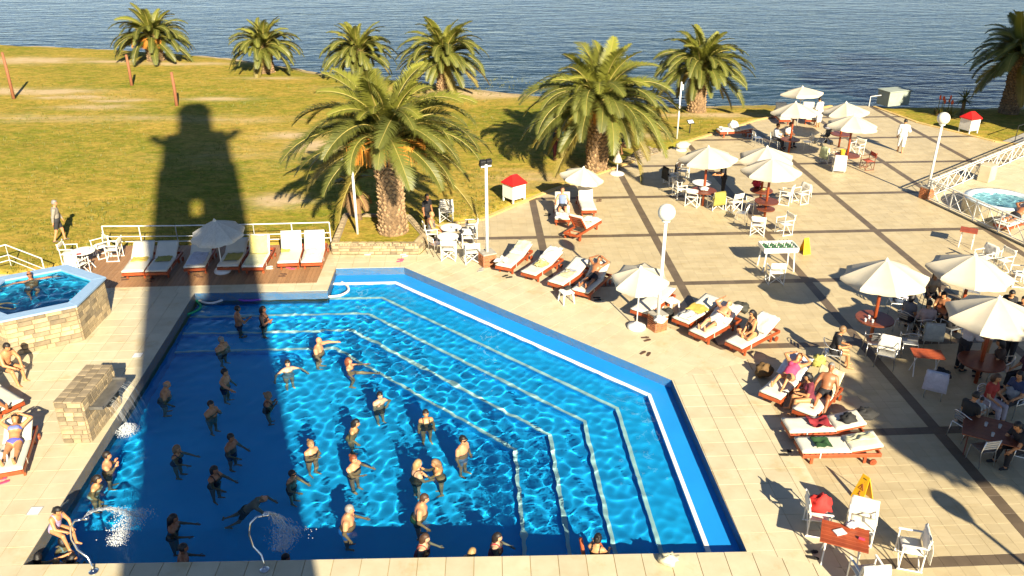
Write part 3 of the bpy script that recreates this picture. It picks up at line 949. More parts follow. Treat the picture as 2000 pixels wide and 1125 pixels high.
# ---------------------------------------------------------------- palms and plants
FROND = {}
def frond_mesh(e0, length, droop, seed, mat, npair=84, leaf=0.56):
    """one pinnate leaf growing from the origin in the +X half plane; e0 = start elevation"""
    rg = random.Random(seed)
    mb = MB()
    nseg = 14
    pts, ang = [Vector((0, 0, 0))], e0
    dirs = []
    twist = rg.uniform(-.25, .25); yaw = 0.0
    for i in range(nseg):
        t = (i + .5) / nseg
        a = ang - droop * (t ** 1.35)
        yaw = twist * t * t
        d = Vector((math.cos(a) * math.cos(yaw), math.cos(a) * math.sin(yaw), math.sin(a)))
        dirs.append(d); pts.append(pts[-1] + d * length / nseg)
    dirs.append(dirs[-1])
    mb.tube(pts, [0.030 * (1 - i / nseg) + .006 for i in range(nseg + 1)], 4, mi=1)
    for k in range(npair):
        t = 0.10 + 0.90 * (k + .5) / npair
        f = t * nseg; i = min(nseg - 1, int(f)); fr = f - i
        p = pts[i].lerp(pts[i + 1], fr); d = dirs[i].lerp(dirs[i + 1], fr).normalized()
        side = Vector((-math.sin(yaw), math.cos(yaw), 0)); side = (side - d * side.dot(d)).normalized()
        up = d.cross(side); up = up if up.z >= 0 else -up
        L = leaf * (math.sin(math.pi * min(1, t * 0.93 + 0.07)) ** .6 * .9 + .12) * rg.uniform(.85, 1.1)
        fw = 0.55 + 0.5 * t
        for s in (-1, 1):
            v = (side * s * 1.0 + d * fw + up * rg.uniform(.18, .5)).normalized()
            q1 = p + v * L * .55 - Vector((0, 0, .02 * L))
            q2 = p + v * L + Vector((0, 0, -.16 * L)) 
            w = d * .020
            mb.add([p - w, p + w, q1 + w * 1.05, q1 - w * 1.05, q2], [(0, 1, 2, 3), (3, 2, 4)], 0)
    return mb.mesh('frond', [mat, 'rachis'])
def get_fronds(key, length, leaf, npair):
    if key not in FROND:
        lst = []
        #        elevation, droop, material, share
        for e, dr, m, n in ((82, 52, 'leaf_young', 8), (68, 88, 'leaf_young', 12), (52, 104, 'leaf_mature', 17), (36, 98, 'leaf_mature', 18), (18, 84, 'leaf_mature', 17),
                            (0, 66, 'leaf_mature', 12), (-15, 52, 'leaf_old', 7), (-34, 40, 'leaf_old', 4)):
            lst.append(([frond_mesh(R(e + q * 4), length * (.80 if e > 75 else .92 if e > 60 else 1.0), R(dr), zlib.crc32(('%s %d %d' % (key, e, q)).encode()) % 9999, m, npair, leaf) for q in (-1, 1)], n))
        FROND[key] = lst
    return FROND[key]
def trunk_mesh(h, r, seed, scars=True):
    rg = random.Random(seed)
    mb = MB()
    prof = [(r * 1.12, -.3), (r * 1.1, 0.0), (r * .98, h * .15), (r * .9, h * .5), (r * .95, h * .8), (r * 1.08, h * .93), (r * .8, h + .15), (r * .3, h + .5)]
    mb.lathe(prof, 18, tint=.15)
    return mb.mesh('trunk', 'trunk', True), prof
def palm(name, loc, th, tr, fl, label, seed, fruit=0, key='big', dead=False, frond_n=1.0, group='date palms on the lawn', old=1.0, lean=(0, 0), gap=None):
    rg = random.Random(seed)
    root = empty(name, loc, 0, label, 'palm tree', group)
    root.rotation_euler = (lean[0], lean[1], 0)
    me, prof = trunk_mesh(th, tr, seed)
    tk = link('trunk', me, root)
    # diamond leaf scars in spirals
    mb = MB(); rows = max(4, int(th / .16)); per = 15
    for i in range(rows):
        z = th * (i + .3) / rows
        rr = np.interp(z, [p[1] for p in prof], [p[0] for p in prof])
        for k in range(per):
            a = 2 * math.pi * (k + (i % 2) * .5) / per + rg.uniform(-.1, .1)
            c, s = math.cos(a), math.sin(a)
            hw, hh, pr = .52 * 2 * math.pi * rr / per, rg.uniform(.09, .15), rg.uniform(.03, .13) * (1.0 + .5 * z / th)
            o = Vector((c * rr * .98, s * rr * .98, z)); t = Vector((-s, c, 0)); up = Vector((0, 0, 1)); nrm = Vector((c, s, .55)).normalized()
            mb.add([o - t * hw, o - up * hh, o + t * hw, o + up * hh, o + nrm * pr + up * .03], [(0, 1, 4), (1, 2, 4), (2, 3, 4), (3, 0, 4)], tint=rg.uniform(.35, 1))
    tag(mb.obj('leaf_scars', 'trunk', root), kind='stuff')
    crown = bpy.data.objects.new('crown', None); COL.objects.link(crown); crown.parent = root; crown.location = (0, 0, th + .1); crown.empty_display_size = .1
    classes = get_fronds(key, fl, .60 * fl / 3.6, 84)
    az = rg.uniform(0, 6.28)
    for ci, (meshes, n) in enumerate(classes):
        n = int(round(n * frond_n * (old if ci >= 6 else 1)))
        for k in range(n):
            az += 2.39996
            m = rg.choice(meshes)
            s = rg.uniform(.78, 1.1)
            a = az + rg.uniform(-.15, .15)
            if gap and ci >= gap[1] and math.cos(a - R(-90)) > math.cos(R(gap[0])): continue
            rr = tr * (.25 + .07 * ci)
            o = link('frond', m, crown, (math.cos(a) * rr, math.sin(a) * rr, .35 - .07 * ci), (rg.uniform(-.4, .4), rg.uniform(-.16, .16), a), (s, s * rg.uniform(.85, 1.1), s))
    if fruit:
        for k in range(fruit):
            a = rg.uniform(0, 6.28) if k > fruit * .6 else rg.uniform(-3.0, -.1)
            mb = MB()
            base = Vector((math.cos(a) * tr * .5, math.sin(a) * tr * .5, -.05))
            mid = base + Vector((math.cos(a) * .95, math.sin(a) * .95, .22))
            mb.tube([base, (base + mid) / 2 + Vector((0, 0, .12)), mid], .03, 4)
            for q in range(42):
                b = a + rg.gauss(0, .5); l = rg.uniform(.4, 1.0)
                e = mid + Vector((math.cos(b) * l * .42, math.sin(b) * l * .42, -l * .75))
                m2 = mid + Vector((math.cos(b) * l * .38, math.sin(b) * l * .38, -l * .15))
                mb.tube([mid, m2, e], [.008, .014, .010], 3)
            mb.obj('fruit_stalk', 'fruit', crown)
    return root

pp = gp(768, 452, .38)
palm('date_palm', (pp.x, pp.y, .36), 3.6, .54, 3.95, 'largest date palm, in the stone planter by the pool, with orange fruit stalks', 1, fruit=15, frond_n=1.08, old=1.2, gap=(46, 4))
pp = gp(1165, 330); palm('date_palm', (pp.x, pp.y, -.05), 3.15, .55, 3.9, 'second largest date palm, its trunk beside the terrace kerb', 2, frond_n=1.2, fruit=2, old=1.2, gap=(26, 5))
pp = gp(1360, 214); palm('date_palm', (pp.x, pp.y, -.25), 2.7, .56, 3.3, 'date palm at the water edge behind the white flagpole', 3, key='mid', frond_n=1.1, old=.9, gap=(30, 6))
pp = gp(305, 116); palm('date_palm', (pp.x, pp.y, -.2), 1.75, .68, 3.3, 'leftmost shore palm with orange fruit stalks in its crown', 4, key='mid', fruit=12, frond_n=.95, old=.2)
pp = gp(520, 138); palm('date_palm', (pp.x, pp.y, -.2), 1.75, .62, 3.0, 'shore palm with split double trunk, second from the left', 5, key='small', frond_n=.9, old=.25)
pp = gp(703, 148); palm('date_palm', (pp.x, pp.y, -.3), 1.8, .66, 3.0, 'shore palm with broad reddish trunk, third from the left', 6, key='small', frond_n=.95, old=.4)
pp = gp(868, 178); palm('date_palm', (pp.x, pp.y, -.25), 2.5, .50, 3.5, 'shore palm partly hidden behind the largest palm', 7, key='mid', frond_n=.95, old=.8)
pp = gp(1970, 217); palm('date_palm', (pp.x, pp.y, -.1), 3.3, .55, 3.6, 'dark palm standing in shade at the right edge of the photo', 8, key='mid', frond_n=1.0)
# unseen trees added to shade the far garden, and one shading the cafe tables
def small_palm():
    p = gp(704, 445)
    root = empty('young_palm', (p.x, p.y, 0), 0, 'small half dead palm with brown skirt left of the largest palm', 'palm tree')
    root.rotation_euler = (0, R(-6), 0)
    MB().tube([(0, 0, -.2), (.03, 0, .6), (0, 0, 1.3), (.02, 0, 1.9)], [.16, .13, .12, .18], 8).obj('trunk', 'trunk', root, smooth=True)
    crown = bpy.data.objects.new('crown', None); COL.objects.link(crown); crown.parent = root; crown.location = (0, 0, 1.9)
    rg = random.Random(4)
    gm = [frond_mesh(R(e), 1.3, R(70), e, 'leaf_mature', 26, .34) for e in (60, 25)]
    dm = [frond_mesh(R(e), 1.15, R(50), e + 99, 'leaf_dead', 26, .30) for e in (-30, -60)]
    for k in range(30):
        m = rg.choice(gm if k < 13 else dm)
        link('frond', m, crown, (0, 0, 0 if k < 13 else -.15), (0, 0, k * 2.4))
small_palm()

def leaf_cloud(c, r, n, size, mat, seed):
    rg = random.Random(seed); mb = MB()
    for k in range(n):
        d = Vector((rg.gauss(0, 1), rg.gauss(0, 1), rg.gauss(0, 1))).normalized()
        rr = rg.random() ** .4
        p = Vector((c[0] + d.x * r[0] * rr, c[1] + d.y * r[1] * rr, c[2] + d.z * r[2] * rr))
        u = Vector((rg.gauss(0, 1), rg.gauss(0, 1), rg.gauss(0, 1))).normalized(); v = u.orthogonal().normalized()
        s = size * rg.uniform(.6, 1.4)
        mb.add([p - u * s, p + v * s * .5, p + u * s, p - v * s * .5], [(0, 1, 2, 3)])
    return mb
def added_tree(loc, h, r, label, seed):  # unseen tree, added only to cast shade on the far right palm
    rg = random.Random(seed)
    root = empty('shade_tree', loc, 0, label, 'tree', 'tall trees right of the terrace')
    MB().tube([(0, 0, -.3), (.2, .1, h * .3), (-.1, .2, h * .6), (0, 0, h * .85)], [.6, .45, .3, .1], 10).obj('trunk', 'trunk', root, smooth=True)
    mb = MB()
    for k in range(16):
        a = k * 2.4; z = h * (.35 + .55 * k / 16)
        c = (math.cos(a) * r * .55, math.sin(a) * r * .55, z)
        s = leaf_cloud(c, (r * .55, r * .55, h * .12), 900, .42, 'dark_leaf', seed * 31 + k)
        mb.add(s.v, s.f)
    mb.obj('crown', 'dark_leaf', root)
added_tree((36.6, 40.4, 0), 17.5, 5.0, 'unseen dense tree added right of the spa terrace to shade the dark palm', 1)
added_tree((42.5, 43.0, 0), 18, 5.0, 'second unseen tree added for shade right of the spa terrace by the shore', 2)

def flat_tree():
    root = empty('shade_tree', (20.6, 3.5, 0), 0, 'broad flat crowned tree out of view that shades the cafe tables', 'tree', 'tall trees right of the terrace')
    MB().tube([(0, 0, -.3), (.2, .1, 3), (-.1, .2, 6), (0, 0, 9)], [.4, .3, .25, .12], 10).obj('trunk', 'trunk', root, smooth=True)
    for k in range(7):
        a = k * .9
        MB().tube([(0, 0, 6.5), (math.cos(a) * 2, math.sin(a) * 2, 8.2), (math.cos(a) * 4.4, math.sin(a) * 4.4, 9.0)], [.14, .10, .04], 6).obj('limb', 'trunk', root, smooth=True)
    mb = MB(); rg = random.Random(77)
    for k in range(34):
        a, d = k * 2.39996, 5.0 * math.sqrt((k + .5) / 34)
        s = leaf_cloud((d * math.cos(a), .72 * d * math.sin(a), 9.0 + rg.uniform(-.3, .3)), (1.15, 1.0, .55), 330, .24, 'dark_leaf', 500 + k)
        mb.add(s.v, s.f)
    mb.obj('crown', 'dark_leaf', root)
flat_tree()

# garden plants by the grey box
p = gp(1878, 222)
yr = empty('yucca', (p.x, p.y, -.1), 0, 'spiky green yucca beside the red flowers', 'plant')
MB().tube([(0, 0, -.1), (0.02, 0, .5), (0, 0, 1.0)], [.14, .11, .12], 8).obj('trunk', 'trunk', yr)
mb = MB(); rg = random.Random(6)
def blade(name, par, base, d, L, w, mat, droop=.25):
    m = MB(); s = d.cross(Vector((0, 0, 1))).normalized() * w
    mid = base + d * L * .6; tip = base + d * L - Vector((0, 0, droop * L))
    m.add([base - s * .6, base + s * .6, mid + s, mid - s, tip], [(0, 1, 2, 3), (3, 2, 4)])
    return m.obj(name, mat, par)
for k in range(56):
    a, e = rg.uniform(0, 6.28), rg.uniform(-.5, 1.45)
    blade('leaf', yr, Vector((0, 0, 1.0)), Vector((math.cos(a) * math.cos(e), math.sin(a) * math.cos(e), math.sin(e))), rg.uniform(.6, .9), .035, 'leaf_mature' if k % 3 else 'leaf_young', .1)
p = gp(1842, 224)
fr_ = empty('flowering_aloe', (p.x, p.y, -.1), 0, 'clump of aloe with red flower spikes left of the yucca', 'plant')
for k in range(60):
    a, e = rg.uniform(0, 6.28), rg.uniform(.1, 1.3)
    b0 = Vector((rg.uniform(-.5, .5), rg.uniform(-.35, .35), .05))
    blade('leaf', fr_, b0, Vector((math.cos(a) * math.cos(e), math.sin(a) * math.cos(e), math.sin(e))), rg.uniform(.4, .75), .04, rg.choice(['leaf_mature', 'leaf_old', 'leaf_dead']), .1)
for k in range(9):
    x, y, h = rg.uniform(-.45, .45), rg.uniform(-.3, .3), rg.uniform(.8, 1.15)
    m = MB().tube([(x, y, 0), (x, y, h)], .015, 4, mi=1); m.blob((x, y, h + .1), (.06, .06, .14), 6, 5, .3, k)
    m.obj('flower_spike', ['flower', 'leaf_mature'], fr_)

# tufts of longer grass along kerbs, shore and lawn
def tufts():
    rg = random.Random(12); mb = MB()
    k = 0
    while k < 11000:
        u, v = rg.uniform(-60, 1400), rg.uniform(150, 560)
        p = gp(u, v, -.1)
        if any(inside((p.x, p.y), P) for P in BUILT): 
            k += 1; continue
        if fbm((p.x, p.y, 9), .25, 3) < rg.uniform(-.5, .25): k += .3; continue
        k += 1
        for q in range(5):
            a, h, l = rg.uniform(0, 6.28), rg.uniform(.04, .11), rg.uniform(.02, .06)
            b = Vector((p.x + rg.gauss(0, .05), p.y + rg.gauss(0, .05), -.12))
            s = Vector((-math.sin(a), math.cos(a), 0)) * .011
            mb.add([b - s, b + s, b + Vector((math.cos(a) * l, math.sin(a) * l, h + .05))], [(0, 1, 2)], tint=rg.random())
    tag(mb.obj('grass_tufts', 'leaf_young'), 'short loose grass tufts growing over the dry lawn', 'grass', kind='stuff')
tufts()
# ---------------------------------------------------------------- furniture
_mc = {}
def cached(key, fn, mats, smooth=False):
    if key not in _mc: _mc[key] = fn().mesh(key.split('|')[0], mats, smooth)
    return _mc[key]
def part(name, key, fn, mats, parent, loc=(0, 0, 0), rot=(0, 0, 0), smooth=False):
    return link(name, cached(name + '|' + key, fn, mats, smooth), parent, loc, rot)

def cushion_mesh(sx, sy, sz, seed):
    """padded slab with soft edges and slight dents, closed"""
    nx, ny = max(4, int(sx / .09)), max(4, int(sy / .09))
    mb = MB(); vs = []
    for lay in (0, 1):
        for i in range(nx + 1):
            for j in range(ny + 1):
                x, y = -sx / 2 + sx * i / nx, -sy / 2 + sy * j / ny
                e = min(i, nx - i, j, ny - j)
                z = sz * (0.30 if e == 0 else 0.5) * (1 if lay else -1)
                if lay: z += 0.010 * fbm((x + seed * 3.1, y, seed), 4.0, 2)
                k = 1.0 if e else .985
                vs.append((x * k, y * k, z))
    m = ny + 1; off = (nx + 1) * m
    fs = []
    for i in range(nx):
        for j in range(ny):
            a = i * m + j
            fs.append((a + off, a + m + off, a + m + 1 + off, a + 1 + off)); fs.append((a + 1, a + m + 1, a + m, a))
    ring = [i * m for i in range(nx)] + [nx * m + j for j in range(ny)] + [i * m + ny for i in range(nx, 0, -1)] + [j for j in range(ny, 0, -1)]
    for q in range(len(ring)):
        a, b = ring[q], ring[(q + 1) % len(ring)]
        fs.append((a, b, b + off, a + off))
    mb.add(vs, fs)
    return mb

def lounger(foot, head, back, label, group, mattress=True):
    """wooden sun bed; foot / head = middle of its two ends on top of the mattress"""
    zf = .39; hb = .39 + .74 * math.sin(R(back))
    a, b = gp(foot[0], foot[1], zf), gp(head[0], head[1], hb)
    d = Vector((a.x - b.x, a.y - b.y, 0)).normalized(); ang = math.atan2(d.y, d.x)
    c = Vector((a.x, a.y, 0)) - d * 1.02
    root = empty('sun_lounger', (c.x, c.y, 0), ang, label, 'sun lounger', group)
    W = .66; k = 'lg'
    for s in (-1, 1):
        part('side_rail', k, lambda: MB().box((0, 0, 0), (1.98, .045, .10), ch=.006), 'redwood', root, (0, s * (W / 2 - .02), .27))
        for x in (.72, -.62):
            part('leg', k, lambda: MB().box((0, 0, 0), (.075, .055, .24), ch=.005), 'redwood', root, (x, s * (W / 2 - .075), .12))
        part('wheel', k, lambda: MB().tube([(0, -.02, 0), (0, .02, 0)], .085, 14).tube([(0, -.028, 0), (0, .028, 0)], .03, 8), 'redwood', root, (-.80, s * (W / 2 + .015), .085))
    part('end_rail', k, lambda: MB().box((0, 0, 0), (.045, W - .09, .10), ch=.005), 'redwood', root, (.965, 0, .27))
    part('end_rail', k, lambda: MB().box((0, 0, 0), (.045, W - .09, .10), ch=.005), 'redwood', root, (-.965, 0, .27))
    for i in range(8):
        part('slat', k, lambda: MB().box((0, 0, 0), (.085, W - .05, .022)), 'redwood', root, (.88 - i * .145, 0, .33))
    # hinged back rest, pivot at x = -.22
    be = bpy.data.objects.new('backrest', None); be.empty_display_size = .1; COL.objects.link(be); be.parent = root; be.location = (-.22, 0, .335); be.rotation_euler = (0, R(back), 0)
    for s in (-1, 1): part('back_rail', k, lambda: MB().box((0, 0, 0), (.74, .04, .05)), 'redwood', be, (-.38, s * .27, -.005))
    for i in range(5): part('back_slat', k, lambda: MB().box((0, 0, 0), (.085, W - .06, .022)), 'redwood', be, (-.08 - i * .15, 0, .02))
    if back > 22:
        part('prop', k, lambda: MB().box((0, 0, 0), (.03, .5, .03)), 'redwood', root, (-.62, 0, .30))
    if mattress:
        sd = random.randrange(4)
        part('seat_mattress', 'm%d' % sd, lambda: cushion_mesh(1.25, W - .01, .085, sd), 'cushion', root, (.385, 0, .385), smooth=True)
        part('back_mattress', 'm%d' % sd, lambda: cushion_mesh(.80, W - .01, .085, sd + 7), 'cushion', be, (-.395, 0, .072), smooth=True)
        part('tie_strap', k, lambda: MB().box((0, 0, 0), (.03, .006, .16)), 'cushion', root, (.55, W / 2 + .006, .30))
    root['fx'] = 0
    del root['fx']
    return root, c, d, ang, back

def dir_chair(root, canvas='canvas', frame='white_paint'):
    """director's chair facing +X"""
    f = frame
    for s in (-1, 1):
        y = s * .27
        part('front_post', f, lambda: MB().tube([(0, 0, 0), (0, 0, .60)], .017, 6), f, root, (.22, y, .04))
        part('back_post', f, lambda: MB().tube([(0, 0, 0), (0, 0, .55), (-.06, 0, .84)], .017, 6), f, root, (-.22, y, .04))
        part('armrest', f, lambda: MB().box((0, 0, 0), (.52, .05, .025), ch=.005), f, root, (0, y, .65))
        part('foot_rail', f, lambda: MB().tube([(-.25, 0, 0), (.25, 0, 0)], .017, 6), f, root, (0, y, .02))
    for x in (-.20, .20):
        part('cross_brace', f, lambda: MB().tube([(0, -.26, .02), (0, .26, .44)], .014, 5), f, root, (x, 0, 0))
        part('cross_brace', f + 'b', lambda: MB().tube([(0, .26, .02), (0, -.26, .44)], .014, 5), f, root, (x + .02, 0, 0))
    part('seat', str(canvas), lambda: cushion_mesh(.42, .53, .02, 2), canvas, root, (0, 0, .45), smooth=True)
    part('back', str(canvas), lambda: cushion_mesh(.22, .56, .02, 3), canvas, root, (-.265, 0, .76), (0, R(-80), 0), smooth=True)
def arc(c, r, a0, a1, n, fx):
    return [fx(c, r, a0 + (a1 - a0) * i / n) for i in range(n + 1)]
def cafe_chair(root, extra=None):
    """aluminium stacking armchair facing +X with a round hoop back"""
    for s in (-1, 1):
        part('front_leg', 'c%d' % s, lambda s=s: MB().tube([(.24, s * .27, 0), (.20, s * .25, .42), (.19, s * .27, .64)], .013, 6), 'alu', root, smooth=True)
        part('back_leg', 'c%d' % s, lambda s=s: MB().tube([(-.30, s * .22, 0), (-.22, s * .21, .42)], .013, 6), 'alu', root, smooth=True)
    hoop = [(.19, .27, .64), (.05, .285, .66), (-.12, .275, .68), (-.24, .22, .76), (-.30, .12, .83), (-.315, 0, .85), (-.30, -.12, .83), (-.24, -.22, .76), (-.12, -.275, .68), (.05, -.285, .66), (.19, -.27, .64)]
    part('hoop', 'c', lambda: MB().tube(hoop, .014, 6), 'alu', root, smooth=True)
    part('seat_frame', 'c', lambda: MB().tube([(.20, -.23, .42), (.20, .23, .42), (-.22, .21, .42), (-.22, -.21, .42), (.20, -.23, .42)], .012, 6), 'alu', root)
    for i in range(7): part('seat_slat', 'c', lambda: MB().box((0, 0, 0), (.045, .43, .012)), 'alu', root, (.17 - i * .06, 0, .43))
    for i in range(3): part('back_slat', 'c', lambda: MB().box((0, 0, 0), (.012, .30, .05)), 'alu', root, (-.265 - .017 * i, 0, .60 + i * .075), (0, R(-12), 0))
def slat_chair(root):
    """armless aluminium chair facing +X with a slatted square back"""
    for s in (-1, 1):
        part('front_leg', 's%d' % s, lambda s=s: MB().tube([(.22, s * .21, 0), (.19, s * .20, .44)], .013, 6), 'alu', root)
        part('back_leg', 's%d' % s, lambda s=s: MB().tube([(-.26, s * .21, 0), (-.20, s * .20, .44), (-.27, s * .20, .82)], .013, 6), 'alu', root, smooth=True)
    for i in range(7): part('seat_slat', 's', lambda: MB().box((0, 0, 0), (.05, .40, .012)), 'alu', root, (.17 - i * .06, 0, .445))
    for i in range(4): part('back_slat', 's', lambda: MB().box((0, 0, 0), (.012, .39, .05)), 'canvas', root, (-.215 - .017 * i, 0, .56 + i * .075), (0, R(-10), 0))
def chair(u, v, face, kind, label, group, z=0.0, canvas='canvas', frame='white_paint'):
    p = gp(u, v, z)
    nm = {'d': 'folding_chair', 'c': 'cafe_chair', 's': 'slatted_chair'}[kind]
    root = empty(nm, (p.x, p.y, z), R(face), label, 'chair', group)
    if kind == 'd': dir_chair(root, canvas, frame)
    elif kind == 'c': cafe_chair(root)
    else: slat_chair(root)
    return root

def towel(w, l, seed, lift=0.03, nx=10, ny=14, rag=.06):
    mb = MB(); vs = []; rg = random.Random(seed)
    for lay in (0, 1):
        for i in range(nx + 1):
            for j in range(ny + 1):
                x, y = -w / 2 + w * i / nx, -l / 2 + l * j / ny
                x += rag * fbm((x * 2 + seed, y * 2, 1), 1.3, 2); y += rag * fbm((x * 2, y * 2 + seed, 5), 1.3, 2)
                z = lift * (.5 + fbm((x + seed * 7, y, seed), 4.5, 3)) + .012
                vs.append((x, y, max(.004, z) + (.010 if lay else 0)))
    m = ny + 1; off = (nx + 1) * m; fs = []
    for i in range(nx):
        for j in range(ny):
            a = i * m + j
            fs.append((a + off, a + m + off, a + m + 1 + off, a + 1 + off)); fs.append((a + 1, a + m + 1, a + m, a))
    ring = [i * m for i in range(nx)] + [nx * m + j for j in range(ny)] + [i * m + ny for i in range(nx, 0, -1)] + [j for j in range(ny, 0, -1)]
    for q in range(len(ring)):
        a, b = ring[q], ring[(q + 1) % len(ring)]; fs.append((a, b, b + off, a + off))
    mb.add(vs, fs); return mb
def heap(r, seed, h=.5):
    return MB().blob((0, 0, r * h), (r, r * .8, r * h), 18, 10, .55, seed, freq=2.2)
WHITE, YEL, OLIVE, GREY = (.80, .77, .70), (.70, .50, .10), (.34, .30, .06), (.22, .23, .25)
def lay_towel(L, x, y, w, l, col, label, seed, back=False, lift=.03, rz=0):
    """a towel lying on the seat (or the raised back) of lounger L"""
    root, c, d, ang, bk = L
    me = towel(w, l, seed, lift).mesh('towel', cmat(col), True)
    o = link('towel', me)
    if back:
        M = Matrix.Translation(c) @ Matrix.Rotation(ang, 4, 'Z') @ Matrix.Translation((-.22, 0, .335)) @ Matrix.Rotation(R(bk), 4, 'Y') @ Matrix.Translation((-.395 + x, y, .116))
    else:
        M = Matrix.Translation(c) @ Matrix.Rotation(ang, 4, 'Z') @ Matrix.Translation((.385 + x, y, .429))
    o.matrix_world = M @ Matrix.Rotation(R(rz), 4, 'Z')
    return tag(o, label, 'towel', 'towels and clothes left on the furniture')
def lay_heap(p, z, r, col, label, seed, cat='towel', h=.5, name=None):
    me = heap(r, seed, h).mesh('bundle', cmat(col), True)
    return tag(link(name or 'towel_bundle', me, None, (p[0], p[1], z)), label, cat, 'towels and clothes left on the furniture')
def hang_towel(ch, col, label, seed, w=.5, l=.62, where='back'):
    """a towel folded over the back of a chair"""
    mb = MB(); nx, ny = 8, 12; vs = []
    for lay in (0, 1):
        for i in range(nx + 1):
            for j in range(ny + 1):
                y = -w / 2 + w * i / nx; t = -1 + 2 * j / ny
                x = .05 * math.copysign(min(1, abs(t) * 4), t); z = -abs(t) * l * (1 if t < 0 else .6)
                n = .025 * fbm((y * 5, t * 3, seed), 1.2, 2)
                vs.append((x + n + (.008 if lay else 0) * math.copysign(1, t or 1), y * (1 + .12 * abs(t)), z + .02 + (.008 if lay else 0)))
    m = ny + 1; off = (nx + 1) * m; fs = []
    for i in range(nx):
        for j in range(ny):
            a = i * m + j
            fs.append((a + off, a + 1 + off, a + m + 1 + off, a + m + off)); fs.append((a + 1, a, a + m, a + m + 1))
    ring = [i * m for i in range(nx)] + [nx * m + j for j in range(ny)] + [i * m + ny for i in range(nx, 0, -1)] + [j for j in range(ny, 0, -1)]
    for q in range(len(ring)):
        a, b = ring[q], ring[(q + 1) % len(ring)]; fs.append((b, a, a + off, b + off))
    mb.add(vs, fs)
    o = link('towel', mb.mesh('towel', cmat(col), True))
    o.matrix_world = Matrix.Translation(ch.location) @ Matrix.Rotation(ch.rotation_euler.z, 4, 'Z') @ Matrix.Translation((-.28, 0, .87))
    return tag(o, label, 'towel', 'towels and clothes left on the furniture')

def umbrella(base, h, r, label, pole='redwood', pr=.055, cloth='umbrella_cloth', n=8, tilt=(0, 0), rise=.42, table=None, foot=None, group='cream parasols', rot=0.0, z0=0.0, sag=.05):
    root = empty('parasol', (base[0], base[1], z0), rot, label, 'parasol', group)
    MB().tube([(0, 0, 0), (0, 0, h - .05)], pr, 10).obj('pole', pole, root, smooth=True)
    if tilt == (0, 0): tilt = (R(random.uniform(-4, 4)), R(random.uniform(-4, 4)))
    top = bpy.data.objects.new('canopy', None); top.empty_display_size = .1; COL.objects.link(top); top.parent = root; top.location = (0, 0, h); top.rotation_euler = (tilt[0], tilt[1], 0)
    key = 'u%.2f_%d_%.2f_%s' % (r, n, rise, cloth)
    def panel():
        mb = MB(); a0, a1 = -math.pi / n, math.pi / n; nr, na = 6, 6; vs = []
        for lay in (0, 1):
            for i in range(nr + 1):
                t = .04 + .96 * i / nr
                for j in range(na + 1):
                    s = j / na; a = a0 + (a1 - a0) * s
                    edge = math.cos(math.pi / n) / math.cos(a)      # straight hem between ribs
                    q = math.sin(math.pi * s)
                    rr = r * t * (edge * .35 + .65 * edge) * (1 - .045 * q * t)
                    z = -rise * (t ** 1.12) - sag * q * t * (1 if t < .999 else 1) * .8
                    vs.append((rr * math.cos(a), rr * math.sin(a), z - (.006 if lay == 0 else 0)))
            # valance hem
            for j in range(na + 1):
                b = vs[(nr) * (na + 1) + j + (0 if lay == 0 else (nr + 2) * (na + 1))]
                q = abs(math.sin(math.pi * 2 * j / na))
                vs.append((b[0] * 1.005, b[1] * 1.005, b[2] - .09 - .02 * q))
        m = na + 1; rows = nr + 1; off = (nr + 2) * m; fs = []
        for i in range(rows):
            for j in range(na):
                a = i * m + j
                fs.append((a + off, a + m + off, a + m + 1 + off, a + 1 + off)); fs.append((a + 1, a + m + 1, a + m, a))
        mb.add(vs, fs); return mb
    for k in range(n):
        part('canopy_panel', key, panel, cloth, top, rot=(0, 0, 2 * math.pi * k / n), smooth=True)
        part('rib', key, lambda: MB().tube([(.05, 0, -.05), (r * .97, 0, -rise - .02)], .012, 5), 'white_paint' if pole == 'white_paint' else 'darkwood', top, rot=(0, 0, 2 * math.pi * (k + .5) / n))
        part('strut', key, lambda: MB().tube([(.06, 0, -rise - .42), (r * .5, 0, -rise * .52 - .03)], .011, 5), 'white_paint' if pole == 'white_paint' else 'darkwood', top, rot=(0, 0, 2 * math.pi * (k + .5) / n))
    part('finial', 'f', lambda: MB().lathe([(.06, -.04), (.065, .0), (.03, .05), (.01, .08)], 10), 'canvas' if pole == 'white_paint' else 'darkwood', top)
    if foot == 'disc':
        MB().lathe([(.30, 0), (.31, .04), (.27, .12), (.12, .16), (.05, .22)], 20).obj('base', 'white_plastic', root, smooth=True)
    if table:
        for z, tr in table:
            MB().lathe([(tr * .98, z - .04), (tr, z - .03), (tr, z), (tr * .98, z + .008)], 24).obj('table_top', 'darkwood', root)
    return root

# --- umbrellas
P = lambda u, v: gp(u, v)
umbrella(gp(435, 531), 2.05, .98, 'lacy white parasol standing on the timber deck', 'white_paint', .022, 'umbrella_lace', 10, (R(6), R(-4)), .52, foot='disc', rot=.2, sag=.02)
umbrella(gp(1137, 403), 1.80, .98, 'white parasol over the two loungers beside the lawn kerb', 'white_paint', .022, n=8, tilt=(R(4), R(8)), rise=.42, rot=.3)
umbrella(gp(1243, 640), 2.15, .92, 'white parasol with round foot beside the globe lamp', 'white_paint', .022, n=8, tilt=(R(10), R(-4)), rise=.42, foot='disc', rot=.1)
T2 = [(.74, .52), (.40, .40)]
umbrella(gp(1372, 402), 2.72, 1.28, 'cream parasol where the waiter in black serves a table', n=8, table=[(.74, .55)], rot=.2, rise=.52)
umbrella(gp(1483, 402), 2.72, 1.22, 'cream parasol half hidden behind the one left of two white chairs', n=8, rot=.5, rise=.5, table=[(.74, .5)])
umbrella(gp(1493, 424), 2.62, 1.26, 'cream parasol with red bag on its round table', n=8, rot=.15, table=T2, rise=.52)
